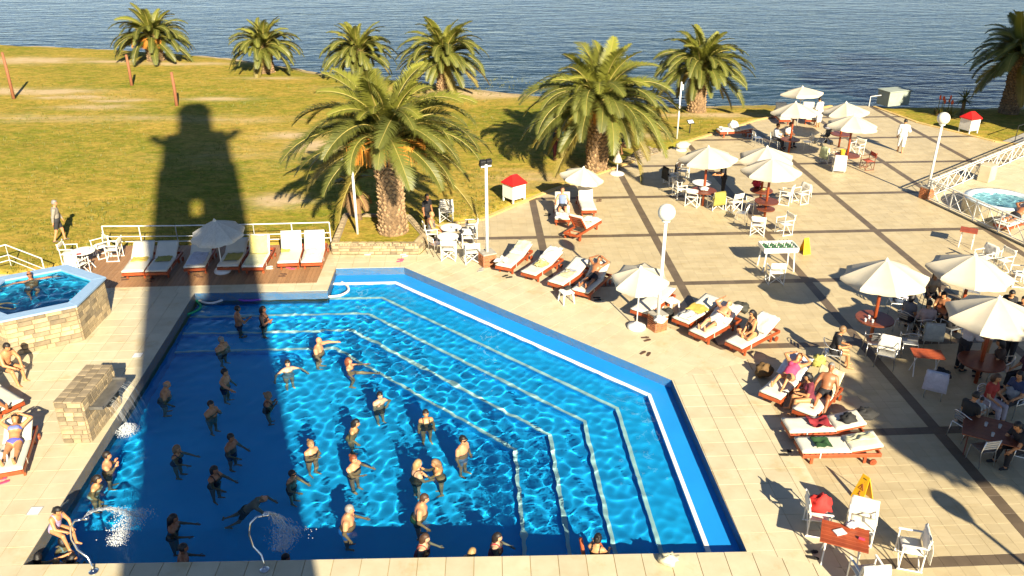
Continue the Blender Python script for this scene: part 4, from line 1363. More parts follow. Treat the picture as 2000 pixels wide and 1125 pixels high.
umbrella(gp(1540, 298), 2.72, 1.25, 'cream parasol over the two seated people in white shirts', n=8, rot=.3, table=[(.74, .5)], rise=.5)
umbrella(gp(1556, 247), 2.35, 1.25, 'farthest parasol, white with thin pole, over upright loungers by the lake', 'white_paint', .025, n=6, rot=.5, rise=.36)
umbrella(gp(1638, 287), 2.45, 1.22, 'cream parasol behind the one with the yellow pot, near the lake', n=8, rot=.1, table=[(.74, .55)], rise=.5)
umbrella(gp(1650, 330), 2.75, 1.26, 'cream parasol over the table with a yellow pot', n=8, rot=.4, table=[(.74, .6)], rise=.5)
umbrella(gp(1700, 662), 2.74, 1.30, 'cream parasol with round red table, leftmost of three by the cafe', n=8, rot=.25, table=[(.74, .58)], rise=.56)
p12 = gp(1866, 648)
umbrella(p12, 2.70, 1.28, 'cream parasol over the seated group, middle of three by the cafe', n=8, rot=.05, table=[(.74, .7)], rise=.56)
umbrella(gp(1905, 748), 2.76, 1.28, 'cream parasol nearest the viewer on the right side', n=8, rot=.45, table=[(.74, .62)], rise=.56)
# folded parasol with its stand by the second palm
fp = gp(1205, 340)
fr0 = empty('folded_parasol', (fp.x, fp.y, 0), 0, 'small folded white parasol in a round foot by the kerb', 'parasol')
MB().lathe([(.36, 0), (.37, .03), (.30, .08), (.06, .12)], 18).obj('base', 'white_plastic', fr0)
MB().tube([(0, 0, .1), (0, 0, 1.25)], .022, 8).obj('pole', 'white_paint', fr0)
MB().lathe([(.22, .62), (.24, .66), (.16, .85), (.05, 1.1), (.02, 1.2)], 8).obj('folded_cloth', 'umbrella_cloth', fr0)
fp = gp(1330, 293)
fr0 = empty('fallen_parasol', (fp.x, fp.y, 0), .5, 'white cloth bundle on a low stand at the terrace corner', 'parasol')
MB().lathe([(.3, 0), (.28, .06), (.05, .1)], 16).obj('base', 'white_plastic', fr0)
MB().blob((.1, 0, .25), (.42, .26, .2), 16, 9, .3, 3).obj('folded_cloth', 'umbrella_cloth', fr0, smooth=True)

# --- loungers
GD, GP_, GF = 'sun loungers on the timber deck', 'sun loungers beside the pool', 'sun loungers on the terrace'
Ls = {}
for k, f, h, b, lab, g in (
    ('d1', (258, 531), (281, 474), 35, 'lounger with bright yellow towel, leftmost on the timber deck', GD),
    ('d2', (304, 530), (331, 470), 33, 'lounger with olive towel, second from left on the timber deck', GD),
    ('d3', (379, 522), (397, 466), 28, 'lounger with lilac towel left of the lacy parasol', GD),
    ('d4', (444, 520), (462, 472), 25, 'shaded lounger with olive towel behind the lacy parasol pole', GD),
    ('d5', (492, 521), (513, 448), 66, 'lounger with yellow cloth over its raised back on the deck', GD),
    ('d6', (562, 513), (571, 442), 68, 'lounger with the tallest raised back near the planter', GD),
    ('d7', (608, 512), (614, 450), 58, 'rightmost lounger on the timber deck', GD),
    ('r1', (982, 520), (1024, 477), 12, 'lounger next to the floodlight brick base, with hanging white towel', GP_),
    ('r2', (1031, 534), (1095, 484), 14, 'lounger with a bag and books, second from the floodlight', GP_),
    ('r3', (1084, 553), (1147, 501), 16, 'lounger with magazine, third from the floodlight', GP_),
    ('r4', (1132, 569), (1184, 503), 38, 'lounger with a man in black shorts lying face up', GP_),
    ('r5', (1247, 608), (1303, 561), 10, 'lounger under the white parasol next to the globe lamp', GP_),
    ('r6', (1328, 626), (1388, 584), 10, 'lounger with yellow towel right of the globe lamp', GP_),
    ('r7', (1361, 652), (1428, 600), 25, 'lounger with a man wrapped in a white towel', GP_),
    ('r8', (1432, 673), (1508, 618), 25, 'lounger with the woman sitting in a black swimsuit', GP_),
    ('r9', (1503, 772), (1566, 700), 28, 'lounger with the woman in pink lying back', GP_),
    ('r10', (1570, 806), (1618, 735), 32, 'lounger shared by a tanned man and a woman reading', GP_),
    ('r11', (1533, 831), (1702, 815), 12, 'lounger with red cloth and black bag', GP_),
    ('r12', (1558, 869), (1722, 858), 10, 'lounger with dark green garment nearest the yellow sign', GP_),
    ('b1', (14, 921), (42, 806), 22, 'lounger with the woman in a blue bikini, lower left', GP_),
    ('b2', (24, 792), (-60, 728), 20, 'lounger of the man bending forward, at the left photo edge', GP_),
    ('f1', (1402, 254), (1466, 248), 8, 'far lounger with white bundle near the lawn corner', GF),
    ('f2', (1545, 240), (1518, 205), 30, 'lounger in shade behind the farthest parasol', GF),
    ('f3', (1534, 233), (1524, 198), 66, 'upright lounger left under the farthest parasol', GF),
    ('f4', (1585, 233), (1580, 200), 66, 'upright lounger right under the farthest parasol', GF),
    ('u1', (1099, 428), (1098, 365), 62, 'lounger with the seated man in the blue shirt', GF),
    ('u2', (1151, 410), (1146, 367), 60, 'empty raised lounger right under the small terrace parasol', GF),
    ('u3', (1163, 425), (1113, 428), 52, 'red framed lounger turned sideways before the small parasol', GF),
    ('s1', (1955, 438), (2012, 400), 40, 'lounger with white towel beside the round spa', GF)):
    if k == 'f2': continue
    Ls[k] = lounger(f, h, b, lab, g)
    if k[0] == 'd': Ls[k][0].scale = (1, 1.2, 1)      # the deck beds are the wider kind

lay_towel(Ls['d1'], -.42, .0, .55, .55, YEL, 'bright yellow towel on the leftmost deck lounger', 1)
lay_towel(Ls['d2'], -.42, .0, .55, .52, OLIVE, 'olive towel on the second deck lounger', 2)
lay_towel(Ls['d3'], -.25, 0, .95, .62, (.62, .60, .66), 'lilac towel spread on the lounger left of the lacy parasol', 3)
lay_towel(Ls['d3'], .05, .0, .95, .62, (.62, .60, .66), 'rumpled lilac towel end at the foot of that lounger', 33)
lay_towel(Ls['d4'], -.1, .05, .7, .6, OLIVE, 'olive towel on the shaded lounger behind the parasol pole', 4)
lay_towel(Ls['d5'], 0, 0, .7, .7, (.72, .62, .22), 'pale yellow cloth over the raised back on the deck', 5, True)
lay_towel(Ls['d5'], .1, 0, 1.1, .66, (.66, .68, .45), 'pale green towel on the seat right of the lacy parasol', 6)
lay_towel(Ls['d6'], -.42, -.22, .4, .3, YEL, 'small yellow cloth between the two white deck loungers', 7)
lay_towel(Ls['d7'], .0, 0, 1.0, .62, WHITE, 'white towel on the rightmost deck lounger seat', 8)
lay_towel(Ls['r1'], .25, -.18, .5, .45, WHITE, 'white towel on the lounger by the brick base', 9, lift=.07)
lay_towel(Ls['r1'], -.1, 0, .7, .5, (.72, .68, .45), 'cream patterned towel on the lounger by the brick base', 10, True)
lay_towel(Ls['r2'], -.05, 0, .9, .6, WHITE, 'white towel over the raised end of the second poolside lounger', 11, True, .06)
lay_towel(Ls['r2'], -.15, .1, .5, .4, (.66, .55, .22), 'patterned beach bag cloth on the second poolside lounger', 12, lift=.12)
lay_towel(Ls['r3'], -.2, 0, .6, .42, (.66, .60, .36), 'pale yellow cloth on the lounger with magazine', 13)
lay_towel(Ls['r3'], -.5, .02, .4, .4, (.45, .47, .55), 'open magazine on the third poolside lounger', 14, lift=.02)
lay_towel(Ls['r6'], -.5, 0, .75, .62, YEL, 'yellow towel on the lounger right of the globe lamp', 15)
lay_towel(Ls['r6'], .25, .1, .6, .5, WHITE, 'white towel at the foot of the yellow towel lounger', 16, lift=.06)
lay_towel(Ls['r7'], 0, 0, .8, .68, WHITE, 'white towel under the head of the man in white', 17, True, .05)
lay_towel(Ls['r8'], 0, 0, .8, .68, WHITE, 'white patterned towel on the raised back behind the woman in black', 18, True, .04)
lay_towel(Ls['r9'], 0, 0, .85, .72, (.74, .75, .80), 'white towel under the woman in pink', 19, True, .05)
lay_towel(Ls['r10'], 0, 0, .85, .7, (.74, .66, .38), 'cream towel behind the tanned man', 20, True, .05)
lay_towel(Ls['r11'], -.25, .02, .55, .5, (.30, .02, .03), 'dark red cloth on the lounger with the black bag', 21, lift=.1)
lay_towel(Ls['r12'], .05, .05, .42, .4, (.02, .07, .02), 'dark green garment on the lounger nearest the yellow sign', 22, lift=.1)
lay_towel(Ls['r12'], 0.05, -.05, .7, .3, (.66, .63, .40), 'pale rolled towel on the lounger nearest the yellow sign', 23, True, .08)
lay_towel(Ls['b1'], .2, -.3, .5, .45, WHITE, 'white towel hanging from the side of the bikini lounger', 24, lift=.1)
lay_towel(Ls['f1'], .0, 0, .9, .6, WHITE, 'white towel on the far lounger near the lawn corner', 25, lift=.06)
lay_towel(Ls['u3'], .15, 0, .6, .5, WHITE, 'white towel on the sideways red lounger', 26, lift=.08)
lay_towel(Ls['u1'], .35, 0, .7, .6, WHITE, 'white towel at the feet of the seated man in blue', 27, lift=.06)
lay_towel(Ls['s1'], .0, 0, 1.1, .75, WHITE, 'white towel on the lounger beside the round spa', 28, lift=.06)
q = gp(1432, 251, .45); lay_heap(q, .43, .28, WHITE, 'white bundle heaped on the far lounger', 29, h=.8)
q = gp(1655, 827, .42); lay_heap(q, .43, .20, (.02, .02, .02), 'black handbag on the lounger with red cloth', 30, 'bag', .7, 'handbag')
q = gp(1690, 812, .42); lay_heap(q, .35, .26, (.025, .025, .025), 'black jacket draped over the lounger end', 31, 'jacket', .5, 'jacket')
q = gp(1490, 735); lay_heap(q, 0, .26, (.16, .09, .03), 'dark tawny beach bag on the ground beside the pink woman', 32, 'bag', .8, 'beach_bag')
q = gp(1303, 623); lay_heap(q, 0, .22, (.02, .02, .02), 'black rucksack on the ground beside the brick lamp base', 33, 'bag', .9, 'rucksack')
q = gp(1445, 603, .5); lay_heap(q, .42, .3, (.05, .05, .04), 'dark bundle behind the head of the man in white', 34, 'jacket', .5, 'jacket')
q = gp(1305, 1098); lay_heap(q, 0, .2, (.68, .62, .42), 'small cream towel dropped at the near pool edge', 35, h=.5)
q = gp(540, 318, 1.0)

# --- chairs
GC, GA = 'white folding chairs', 'aluminium cafe chairs'
C = {}
for k, u, v, f, kd, lab in (
    ('t1', 140, 513, 5, 'd', 'white folding chair left of the round deck table'),
    ('t2', 158, 536, 70, 'd', 'white folding chair under a white towel by the deck table'),
    ('t3', 200, 501, 225, 'd', 'white folding chair behind the round deck table'),
    ('t4', 226, 506, 185, 'd', 'white folding chair right of the deck table at the railing'),
    ('p1', 842, 474, 15, 'd', 'folding chair with the woman in the striped swimsuit'),
    ('p2', 852, 496, 40, 's', 'slatted metal chair on the planter corner'),
    ('p3', 877, 506, 88, 'd', 'white folding chair with its back to the pool, by the palm tables'),
    ('p4', 921, 462, 185, 'd', 'white folding chair right of the palm tables, farthest'),
    ('p5', 915, 482, 180, 'd', 'white folding chair with bags on it left of the floodlight'),
    ('p6', 922, 512, 100, 'd', 'white folding chair nearest the floodlight brick base'),
    ('p7', 872, 432, -90, 'd', 'folding chair under a white cloth behind the palm tables'),
    ('q1', 1309, 360, 20, 'd', 'white chair with black jacket on its back, left of the waiter'),
    ('q2', 1333, 350, -30, 'd', 'white chair with brown jacket on its back, behind the table'),
    ('q3', 1326, 386, 15, 'd', 'white chair in front of the black jacket chair'),
    ('q4', 1352, 402, 60, 'd', 'white chair at the foot of the waiter parasol'),
    ('q5', 1396, 408, 110, 'd', 'white chair draped with an olive towel'),
    ('q6', 1432, 412, 120, 'd', 'white chair right of the olive towel chair'),
    ('q7', 1446, 434, 150, 's', 'slatted metal chair behind the foosball table'),
    ('q8', 1478, 458, 75, 'd', 'white chair in front of the parasol with the red bag'),
    ('q9', 1530, 456, 200, 'd', 'lone white chair above the foosball table'),
    ('q10', 1533, 398, 150, 'd', 'white chair half under the parasol with the red bag'),
    ('q11', 1562, 396, 205, 'd', 'white chair right of the parasol with the red bag'),
    ('q12', 1468, 416, 40, 's', 'slatted metal chair beside the round table with the red bag'),
    ('q13', 1512, 552, 90, 'd', 'white chair in shade in front of the foosball table'),
    ('f1', 1478, 284, 10, 's', 'metal chair left of the two people in white shirts'),
    ('f2', 1512, 288, -30, 's', 'metal chair of the far man with a dark tie'),
    ('f3', 1535, 284, -60, 's', 'metal chair of the far man in a white shirt'),
    ('f4', 1574, 292, 180, 's', 'empty metal chair right of the far seated men'),
    ('f5', 1616, 318, 20, 'd', 'chair draped with a pale green towel near the yellow pot'),
    ('f6', 1636, 334, 80, 'd', 'chair draped with a white towel near the yellow pot'),
    ('f7', 1692, 330, 190, 'd', 'dark framed folding chair with red seat'),
    ('f8', 1672, 303, 215, 'd', 'folding chair behind the table with the yellow pot'),
    ('g1', 1917, 522, 200, 'd', 'white folding chair with towel beyond the middle cafe parasol'),
    ('g2', 1952, 528, 200, 'd', 'white folding chair right beyond the middle cafe parasol'),
    ('g3', 1985, 556, 170, 'd', 'white folding chair at the right photo edge by the railing'),
    ('h1', 1703, 690, 75, 'c', 'aluminium chair in front of the round red table'),
    ('h2', 1727, 714, 240, 'c', 'aluminium chair draped with a white towel in the sun'),
    ('h3', 1772, 690, 75, 'c', 'aluminium chair left of the small red table'),
    ('h4', 1812, 672, 80, 'c', 'aluminium chair with white and olive clothes by the red table'),
    ('h5', 1764, 648, 40, 'c', 'aluminium chair of the woman in grey at the cafe group'),
    ('h6', 1800, 662, 80, 'c', 'aluminium chair of the man in the pink shirt'),
    ('h7', 1852, 660, 110, 'c', 'aluminium chair of the person in black near the waiter'),
    ('h8', 1748, 610, -10, 'c', 'aluminium chair of the person in lilac at the cafe group'),
    ('h9', 1822, 770, 60, 'c', 'aluminium chair with a white shirt and black bag in shade'),
    ('h10', 1912, 902, 100, 's', 'slatted chair half in sun at the shade edge'),
    ('h11', 1878, 852, 25, 'c', 'aluminium chair of the parent with a child'),
    ('h12', 1922, 812, -60, 'c', 'aluminium chair beyond the dark table in the shade'),
    ('h13', 1990, 912, 150, 'c', 'aluminium chair at the right photo edge near the lamp shadow'),
    ('h14', 1972, 808, 200, 'c', 'aluminium chair with grey bag at the right in shade'),
    ('h15', 1893, 588, -120, 'c', 'aluminium chair of the girl beyond the cafe group'),
    ('h16', 1812, 600, -100, 'c', 'aluminium chair of the girl in beige at the cafe group'),
    ('n1', 1592, 1034, -10, 'd', 'white folding chair holding a red bag'),
    ('n2', 1676, 1050, -115, 'd', 'white high backed chair with a white towel behind the red table'),
    ('n3', 1772, 1098, 165, 'd', 'white folding chair with towel right of the red table'),
    ('n4', 1686, 1150, 95, 'd', 'white folding chair cut by the bottom photo edge')):
    C[k] = chair(u, v, f, kd, lab, GA if kd == 'c' else GC, canvas=cmat((.5, .10, .06)) if k == 'f7' else 'canvas', frame='darkwood' if k == 'f7' else 'white_paint')
for k, col, lab in (('t2', WHITE, 'white towel over the chair by the round deck table'), ('p7', WHITE, 'white cloth over the chair behind the palm tables'),
                    ('q1', (.03, .03, .03), 'black jacket on the chair left of the waiter'), ('q2', (.07, .045, .03), 'brown jacket on the chair behind the white table'),
                    ('q5', OLIVE, 'olive towel over the chair near the waiter'), ('f5', (.55, .60, .35), 'pale green towel over the chair near the yellow pot'),
                    ('f6', WHITE, 'white towel over the chair near the yellow pot'), ('g1', WHITE, 'white towel over the chair beyond the cafe parasol'),
                    ('h2', WHITE, 'white towel over the sunlit aluminium chair'), ('h9', (.62, .60, .66), 'white shirt over the shaded aluminium chair'),
                    ('n2', WHITE, 'white towel over the high chair behind the red table'), ('n3', WHITE, 'white towel over the chair right of the red table'),
                    ('n4', WHITE, 'white towel over the chair at the bottom edge'), ('q11', WHITE, 'white cloth on the chair right of the red bag parasol'),
                    ('p5', WHITE, 'white towel on the chair left of the floodlight'), ('h4', (.55, .56, .50), 'pale clothes on the chair by the small red table')):
    hang_towel(C[k], col, lab, zlib.crc32(k.encode()) % 50, .56, .62 if k not in ('t2', 'f6') else .8)
q = C['n1'].location; lay_heap((q.x, q.y), .48, .24, (.62, .03, .025), 'bright red bag on the white folding chair', 41, 'bag', 1.0, 'red_bag')
q = C['h9'].location; lay_heap((q.x + .1, q.y), .46, .22, (.02, .02, .02), 'black bag on the shaded chair', 42, 'bag', .8, 'handbag')
q = C['p5'].location; lay_heap((q.x, q.y), .47, .2, (.6, .6, .62), 'pale bag on the chair left of the floodlight', 43, 'bag', .7, 'handbag')
q = C['h4'].location; lay_heap((q.x, q.y), .47, .22, (.3, .3, .08), 'olive bundle on the chair by the small red table', 44, 'clothes', .6, 'clothes_bundle')
q = C['h14'].location; lay_heap((q.x, q.y), .47, .25, (.32, .34, .36), 'grey bag on the chair at the right in shade', 45, 'bag', .8, 'handbag')

# --- tables
def round_table(u, v, r, h, top, label, z=0, name='round_table'):
    p = gp(u, v, z); root = empty(name, (p.x, p.y, z), 0, label, 'table', 'tables')
    MB().lathe([(r * .96, h - .035), (r, h - .025), (r, h - .006), (r * .97, h)], 28).obj('table_top', top, root)
    for k in range(3):
        a = k * 2.094
        MB().tube([(.05 * math.cos(a), .05 * math.sin(a), h - .04), (.12 * math.cos(a), .12 * math.sin(a), .35), (.34 * math.cos(a), .34 * math.sin(a), .02)], .018, 6).obj('leg', 'white_paint', root)
    return root, p
def folding_table(u, v, w, l, ang, label, h=.72, mat='redwood', frame='white_paint'):
    p = gp(u, v, h); root = empty('folding_table', (p.x, p.y, 0), R(ang), label, 'table', 'tables')
    n = 6
    for i in range(n): part('top_slat', 'ft%.2f%s' % (l, mat), lambda: MB().box((0, 0, 0), (w / n - .004, l, .028), ch=.003), mat, root, (-w / 2 + w * (i + .5) / n, 0, h - .014))
    for s in (-1, 1):
        MB().tube([(-.30 * w, s * l * .36, h - .03), (.34 * w, s * l * .40, 0)], .017, 6).obj('leg', frame, root)
        MB().tube([(.30 * w, s * l * .33, h - .03), (-.34 * w, s * l * .37, 0)], .017, 6).obj('leg', frame, root)
    return root, p
round_table(170, 523, .42, .70, 'white_plastic', 'round white table on the timber deck')
round_table(882, 476, .42, .72, 'white_plastic', 'round white table near the palm, farther of two')
round_table(876, 494, .42, .72, 'white_plastic', 'round white table near the palm, nearer of two')
round_table(1368, 385, .44, .72, 'white_plastic', 'round white table beside the waiter')
folding_table(1650, 1046, .72, .95, 68, 'red wooden folding table with towel and magazine, lower right')
folding_table(1893, 449, .62, .62, 60, 'red wooden folding table beside the lattice railing')
folding_table(1812, 690, .55, .85, 80, 'small red folding table in front of the cafe group')
folding_table(1935, 838, 1.1, 1.25, 62, 'large dark wooden table in the palm shade', mat='darkwood', frame='darkwood')
# things on tables
p = gp(1640, 1040, .72)
MB_ = MB().box((0, 0, .012), (.24, .17, .024), ch=.002); o = MB_.obj('magazine', 'paper', None, (p.x, p.y, .722), .3); tag(o, 'magazine lying on the red table, lower right', 'magazine')
p = gp(1662, 1030, .72); lay_heap((p.x, p.y), .722, .11, (.7, .7, .72), 'crumpled white cloth on the red table', 50, 'cloth', .7, 'cloth')
p = gp(1677, 1053, .72); o = MB().tube([(0, 0, .03), (.1, -.06, .03)], .03, 8).obj('lotion_bottle', cmat((.7, .04, .10)), None, (p.x, p.y, .722)); tag(o, 'pink lotion bottle on the red table', 'bottle')
p = gp(154, 497, .70); o = MB().box((0, 0, .012), (.15, .11, .024)).obj('red_book', cmat((.6, .03, .03)), None, (p.x, p.y, .702), .4); tag(o, 'red book on the round deck table', 'book')
def cup(u, v, z, label, mat='glass_cup', r=.04, h=.1):
    p = gp(u, v, z); o = MB().lathe([(r * .8, 0), (r, h), (r * .9, h), (r * .7, .01)], 10).obj('cup', mat, None, (p.x, p.y, z + .003)); tag(o, label, 'cup', 'cups and bottles on tables'); return o
cup(172, 488, .7, 'glass on the round deck table'); cup(884, 446, .72, 'cup on the farther palm table'); cup(892, 452, .72, 'small glass on the farther palm table', 'black')
cup(1690, 628, .748, 'glass on the round red cafe table, left'); cup(1697, 622, .748, 'glass on the round red cafe table, middle'); cup(1704, 630, .748, 'glass at the pole of the round red cafe table')
cup(1925, 832, .72, 'cup on the large dark table, left'); cup(1952, 836, .72, 'cup on the large dark table, middle'); cup(1938, 852, .72, 'cup on the large dark table, nearest')
cup(1645, 302, .75, 'yellow pot on the far parasol table', cmat((.7, .45, .03)), .14, .26)
p = gp(1477, 365, .75); lay_heap((p.x, p.y), .75, .2, (.62, .03, .06), 'red bag on the round parasol table', 51, 'bag', .8, 'red_bag')
p = gp(1490, 371, .75); o = MB().lathe([(.1, 0), (.16, .05), (.15, .05), (.09, .01)], 14).obj('bowl', cmat((.6, .6, .25)), None, (p.x, p.y, .75)); tag(o, 'pale green bowl on the round parasol table', 'bowl')
p = gp(1375, 372, .75); lay_heap((p.x, p.y), .75, .18, WHITE, 'white napkin heap on the waiter parasol table', 52, 'napkin', .5, 'napkins')

# stools
def stool(u, v, label, rot=0):
    p = gp(u, v); root = empty('plastic_stool', (p.x, p.y, 0), rot, label, 'stool', 'white plastic stools')
    MB().box((0, 0, .40), (.42, .42, .05), ch=.015).obj('seat', 'white_plastic', root)
    for a in (-1, 1):
        for b in (-1, 1): MB().tube([(a * .16, b * .16, .39), (a * .21, b * .21, 0)], [.035, .022], 6).obj('leg', 'white_plastic', root)
    return root, p
stool(1106, 590, 'white plastic stool at the foot of the sunbathing man', .4)
stool(1310, 608, 'white plastic stool between two loungers right of the globe lamp', .5)
p = gp(1108, 566, .42); lay_heap((p.x, p.y), .43, .12, (.02, .02, .02), 'black pouch on the white plastic stool', 53, 'bag', .6, 'pouch')
# wheeled crates under the deck of clothes by lamp base
p = gp(1283, 634)

# --- foosball table
def foosball():
    p = gp(1514, 524); root = empty('foosball_table', (p.x, p.y, 0), R(3), 'white foosball table with green pitch on the terrace', 'game table')
    MB().box((0, 0, .82), (1.25, .70, .10)).obj('cabinet', 'white_paint', root)
    for s in (-1, 1):
        MB().box((0, s * .36, .90), (1.3, .035, .14)).obj('side_board', 'white_paint', root)
        MB().box((s * .64, 0, .90), (.035, .70, .14)).obj('end_board', 'white_paint', root)
        for t in (-1, 1): MB().tube([(s * .52, t * .28, .8), (s * .58, t * .33, 0)], .03, 8).obj('leg', 'white_paint', root)
    MB().box((0, 0, .872), (1.2, .66, .008)).obj('pitch', 'foosball_green', root)
    for i in range(8):
        x = -.5 + i / 7
        MB().tube([(x, -.52, .95), (x, .52, .95)], .010, 6).obj('rod', 'chrome', root)
        for t in (-.2, 0, .2): MB().box((x, t, .94), (.03, .02, .10)).obj('player', 'white_plastic' if i % 2 else 'black', root)
foosball()

# --- wet floor signs (folding yellow A boards with printed warning)
def wet_sign(u, v, ang, label):
    p = gp(u, v); root = empty('wet_floor_sign', (p.x, p.y, 0), R(ang), label, 'sign', 'yellow wet floor signs')
    for s in (-1, 1):
        o = bpy.data.objects.new('board', None)
        M = Matrix.Rotation(R(17) * s, 4, 'X')
        mb = MB()
        def bx(c, sz, mi=0): mb.box(c, sz, mi)
        hw = lambda z: .15 - .055 * z / .62
        mb.add([(-.17, -.008, 0), (.17, -.008, 0), (.10, -.008, .66), (-.10, -.008, .66), (-.17, .008, 0), (.17, .008, 0), (.10, .008, .66), (-.10, .008, .66)],
               [(0, 1, 2, 3), (7, 6, 5, 4), (0, 4, 5, 1), (1, 5, 6, 2), (2, 6, 7, 3), (3, 7, 4, 0)])
        b = mb.obj('board', 'yellow_sign', root)
        b.location = (0, s * .18, 0); b.rotation_euler = (R(16) * s, 0, 0)
        ink = MB(); yy = s * .011
        tri = [(-.07, .30), (.07, .30), (0, .44)]
        for a_, b_ in zip(tri, tri[1:] + tri[:1]): ink.tube([(a_[0], yy, a_[1]), (b_[0], yy, b_[1])], .006, 4)
        ink.box((0, yy, .36), (.014, .004, .06)); ink.box((0, yy, .32), (.014, .004, .014))
        ink.blob((.0, yy, .24), (.02, .004, .02), 8, 5); ink.tube([(0, yy, .22), (.03, yy, .16), (.07, yy, .12)], .008, 4); ink.tube([(.02, yy, .18), (-.04, yy, .16)], .007, 4)
        i_ = ink.obj('warning_print', 'sign_ink', b)
        # handle hole rim
        MB().box((0, 0, .575), (.09, .022, .022)).obj('grip', 'black', b)
wet_sign(1571, 494, 15, 'yellow wet floor sign beside the foosball table')
wet_sign(1683, 972, -62, 'yellow wet floor sign behind the chairs, lower right')

# --- railings
def rail_run(pts, h, label, name='railing', rails=(1.0, .52, .28), post_every=1.6, mat='white_paint', r=.022, z=0.0):
    root = empty(name, (pts[0][0], pts[0][1], z), 0, label, 'railing')
    o = Vector((pts[0][0], pts[0][1], 0))
    for a, b in zip(pts[:-1], pts[1:]):
        a, b = Vector((a[0], a[1], 0)) - o, Vector((b[0], b[1], 0)) - o
        n = max(1, round((b - a).length / post_every))
        for k in range(n + 1):
            p = a.lerp(b, k / n); MB().tube([p, p + Vector((0, 0, h))], r, 6).obj('post', mat, root)
        for f in rails:
            MB().tube([a + Vector((0, 0, h * f)), b + Vector((0, 0, h * f))], r * (1.1 if f == 1 else .8), 6).obj('rail', mat, root)
    return root
rail_run([G2(208, 484), G2(350, 483), G2(500, 480), G2(647, 476)], .92, 'white metal railing behind the deck loungers')
rail_run([G2(-70, 545), G2(22, 519), G2(92, 547)], .86, 'white metal railing behind the hexagonal tub')
def lattice(a, b, label, n):
    a, b = Vector((a[0], a[1], 0)), Vector((b[0], b[1], 0)); H = .95
    root = empty('lattice_railing', a, 0, label, 'railing')
    d = (b - a) / n; up = Vector((0, 0, 1))
    for f, r in ((H, .032), (.12, .02)): MB().tube([up * f, d * n + up * f], r, 6).obj('rail', 'white_paint', root)
    MB().tube([up * (H - .12), d * n + up * (H - .12)], .018, 6).obj('rail', 'white_paint', root)
    for k in range(n + 1):
        MB().tube([d * k, d * k + up * H], .026, 6).obj('post', 'white_paint', root)
        if k < n:
            MB().tube([d * k + up * .12, d * (k + .5) + up * (H - .12), d * (k + 1) + up * .12], .016, 5).obj('brace', 'white_paint', root)
            MB().tube([d * k + up * (H - .12), d * (k + .5) + up * .12, d * (k + 1) + up * (H - .12)], .016, 5).obj('brace', 'white_paint', root)
lattice((19.05, 36.5), (29.8, 45.3), 'white lattice railing along the far side of the spa terrace', 8)
lattice((19.05, 36.5), (21.6, 27.0), 'white lattice railing along the near side of the spa terrace', 7)
rail_run([(28.3, 46.2), (33, 49.8)], .9, 'dark garden walk handrail at the right photo edge', 'handrail', (1.0,), 1.2, 'black', .02)

# --- lamps
def pedestal(root, w, h):
    MB().box((0, 0, h / 2), (w - .05, w - .05, h - .04)).obj('pedestal_core', 'mortar', root)
    c = w / 2 - .03; Pq = [(-c, -c), (c, -c), (c, c), (-c, c)]
    for k in range(4): masonry(root, Pq[k], Pq[(k + 1) % 4], 0, h - .03, .075, .19, 'brick', 90 + k, proud=.02, name='brick')
    MB().box((0, 0, h), (w - .02, w - .02, .05)).obj('pedestal_cap', 'concrete', root)
def globe_lamp(u, v, h, label, base=True, r=.27, z=0, rot=.5, w=.5):
    p = gp(u, v, z); root = empty('globe_lamp', (p.x, p.y, z), rot, label, 'lamp post', 'white lamp posts')
    if base: pedestal(root, w, .55)
    MB().tube([(0, 0, 0 if not base else .5), (0, 0, h - r)], [.062, .05], 10).obj('pole', 'white_paint', root, smooth=True)
    MB().blob((0, 0, h), r, 24, 16).obj('globe', 'globe_white', root, smooth=True)
    MB().lathe([(.09, h - r - .05), (.13, h - r - .02), (.13, h - r + .02)], 12).obj('collar', 'white_paint', root)
    return root
globe_lamp(1283, 642, 4.02, 'white globe lamp on a brick base beside the pool loungers')
globe_lamp(1808, 387, 3.72, 'white globe lamp at the corner of the lattice railing', True)
rt = globe_lamp(1900, 1010, 4.05, 'white globe lamp off the right edge whose shadow falls on the terrace', False)
rt.location = (gp(1900, 1010).x + 4.05 / math.tan(SUN_EL) * math.sin(SUN_AZ) - .32, gp(1862, 985).y - 4.05 / math.tan(SUN_EL) * math.cos(SUN_AZ), 0)
p = gp(952, 517); fl = empty('floodlight_post', (p.x, p.y, 0), .45, 'white post with black floodlights on a brick base', 'lamp post', 'white lamp posts')
pedestal(fl, .56, .52)
MB().tube([(0, 0, .5), (0, 0, 3.95)], [.07, .05], 10).obj('pole', 'white_paint', fl, smooth=True)
for s in (-1, 1):
    MB().box((s * .12, .05, 4.0), (.22, .16, .26), ch=.02, rot=Matrix.Rotation(R(25), 3, 'X')).obj('floodlight', 'black', fl)
MB().box((0, 0, 3.88), (.4, .05, .05)).obj('crossbar', 'white_paint', fl)
p = gp(700, 474); fl = empty('floodlight_post', (p.x, p.y, .3), .0, 'white post with T shaped bar in the palm planter', 'lamp post', 'white lamp posts')
MB().tube([(0, 0, 0), (0, 0, 3.1)], [.06, .045], 10).obj('pole', 'white_paint', fl, smooth=True)
MB().box((0, 0, 3.12), (.5, .06, .06)).obj('crossbar', 'white_paint', fl)
MB().box((-.25, -.05, 3.2), (.3, .14, .18), ch=.02).obj('floodlight', 'concrete', fl)
p = gp(1322, 268); fl = empty('flagpole', (p.x, p.y, -.1), 0, 'thin white pole on the lawn before the shore palm', 'pole')
MB().tube([(0, 0, 0), (0, 0, 3.25)], [.055, .04], 8).obj('pole', 'white_paint', fl, smooth=True)
MB().box((.09, 0, 2.95), (.08, .08, .3)).obj('fitting', 'white_paint', fl)
p = gp(1347, 257); fl = empty('information_board', (p.x, p.y, -.1), .4, 'small tilted information board on the lawn', 'sign')
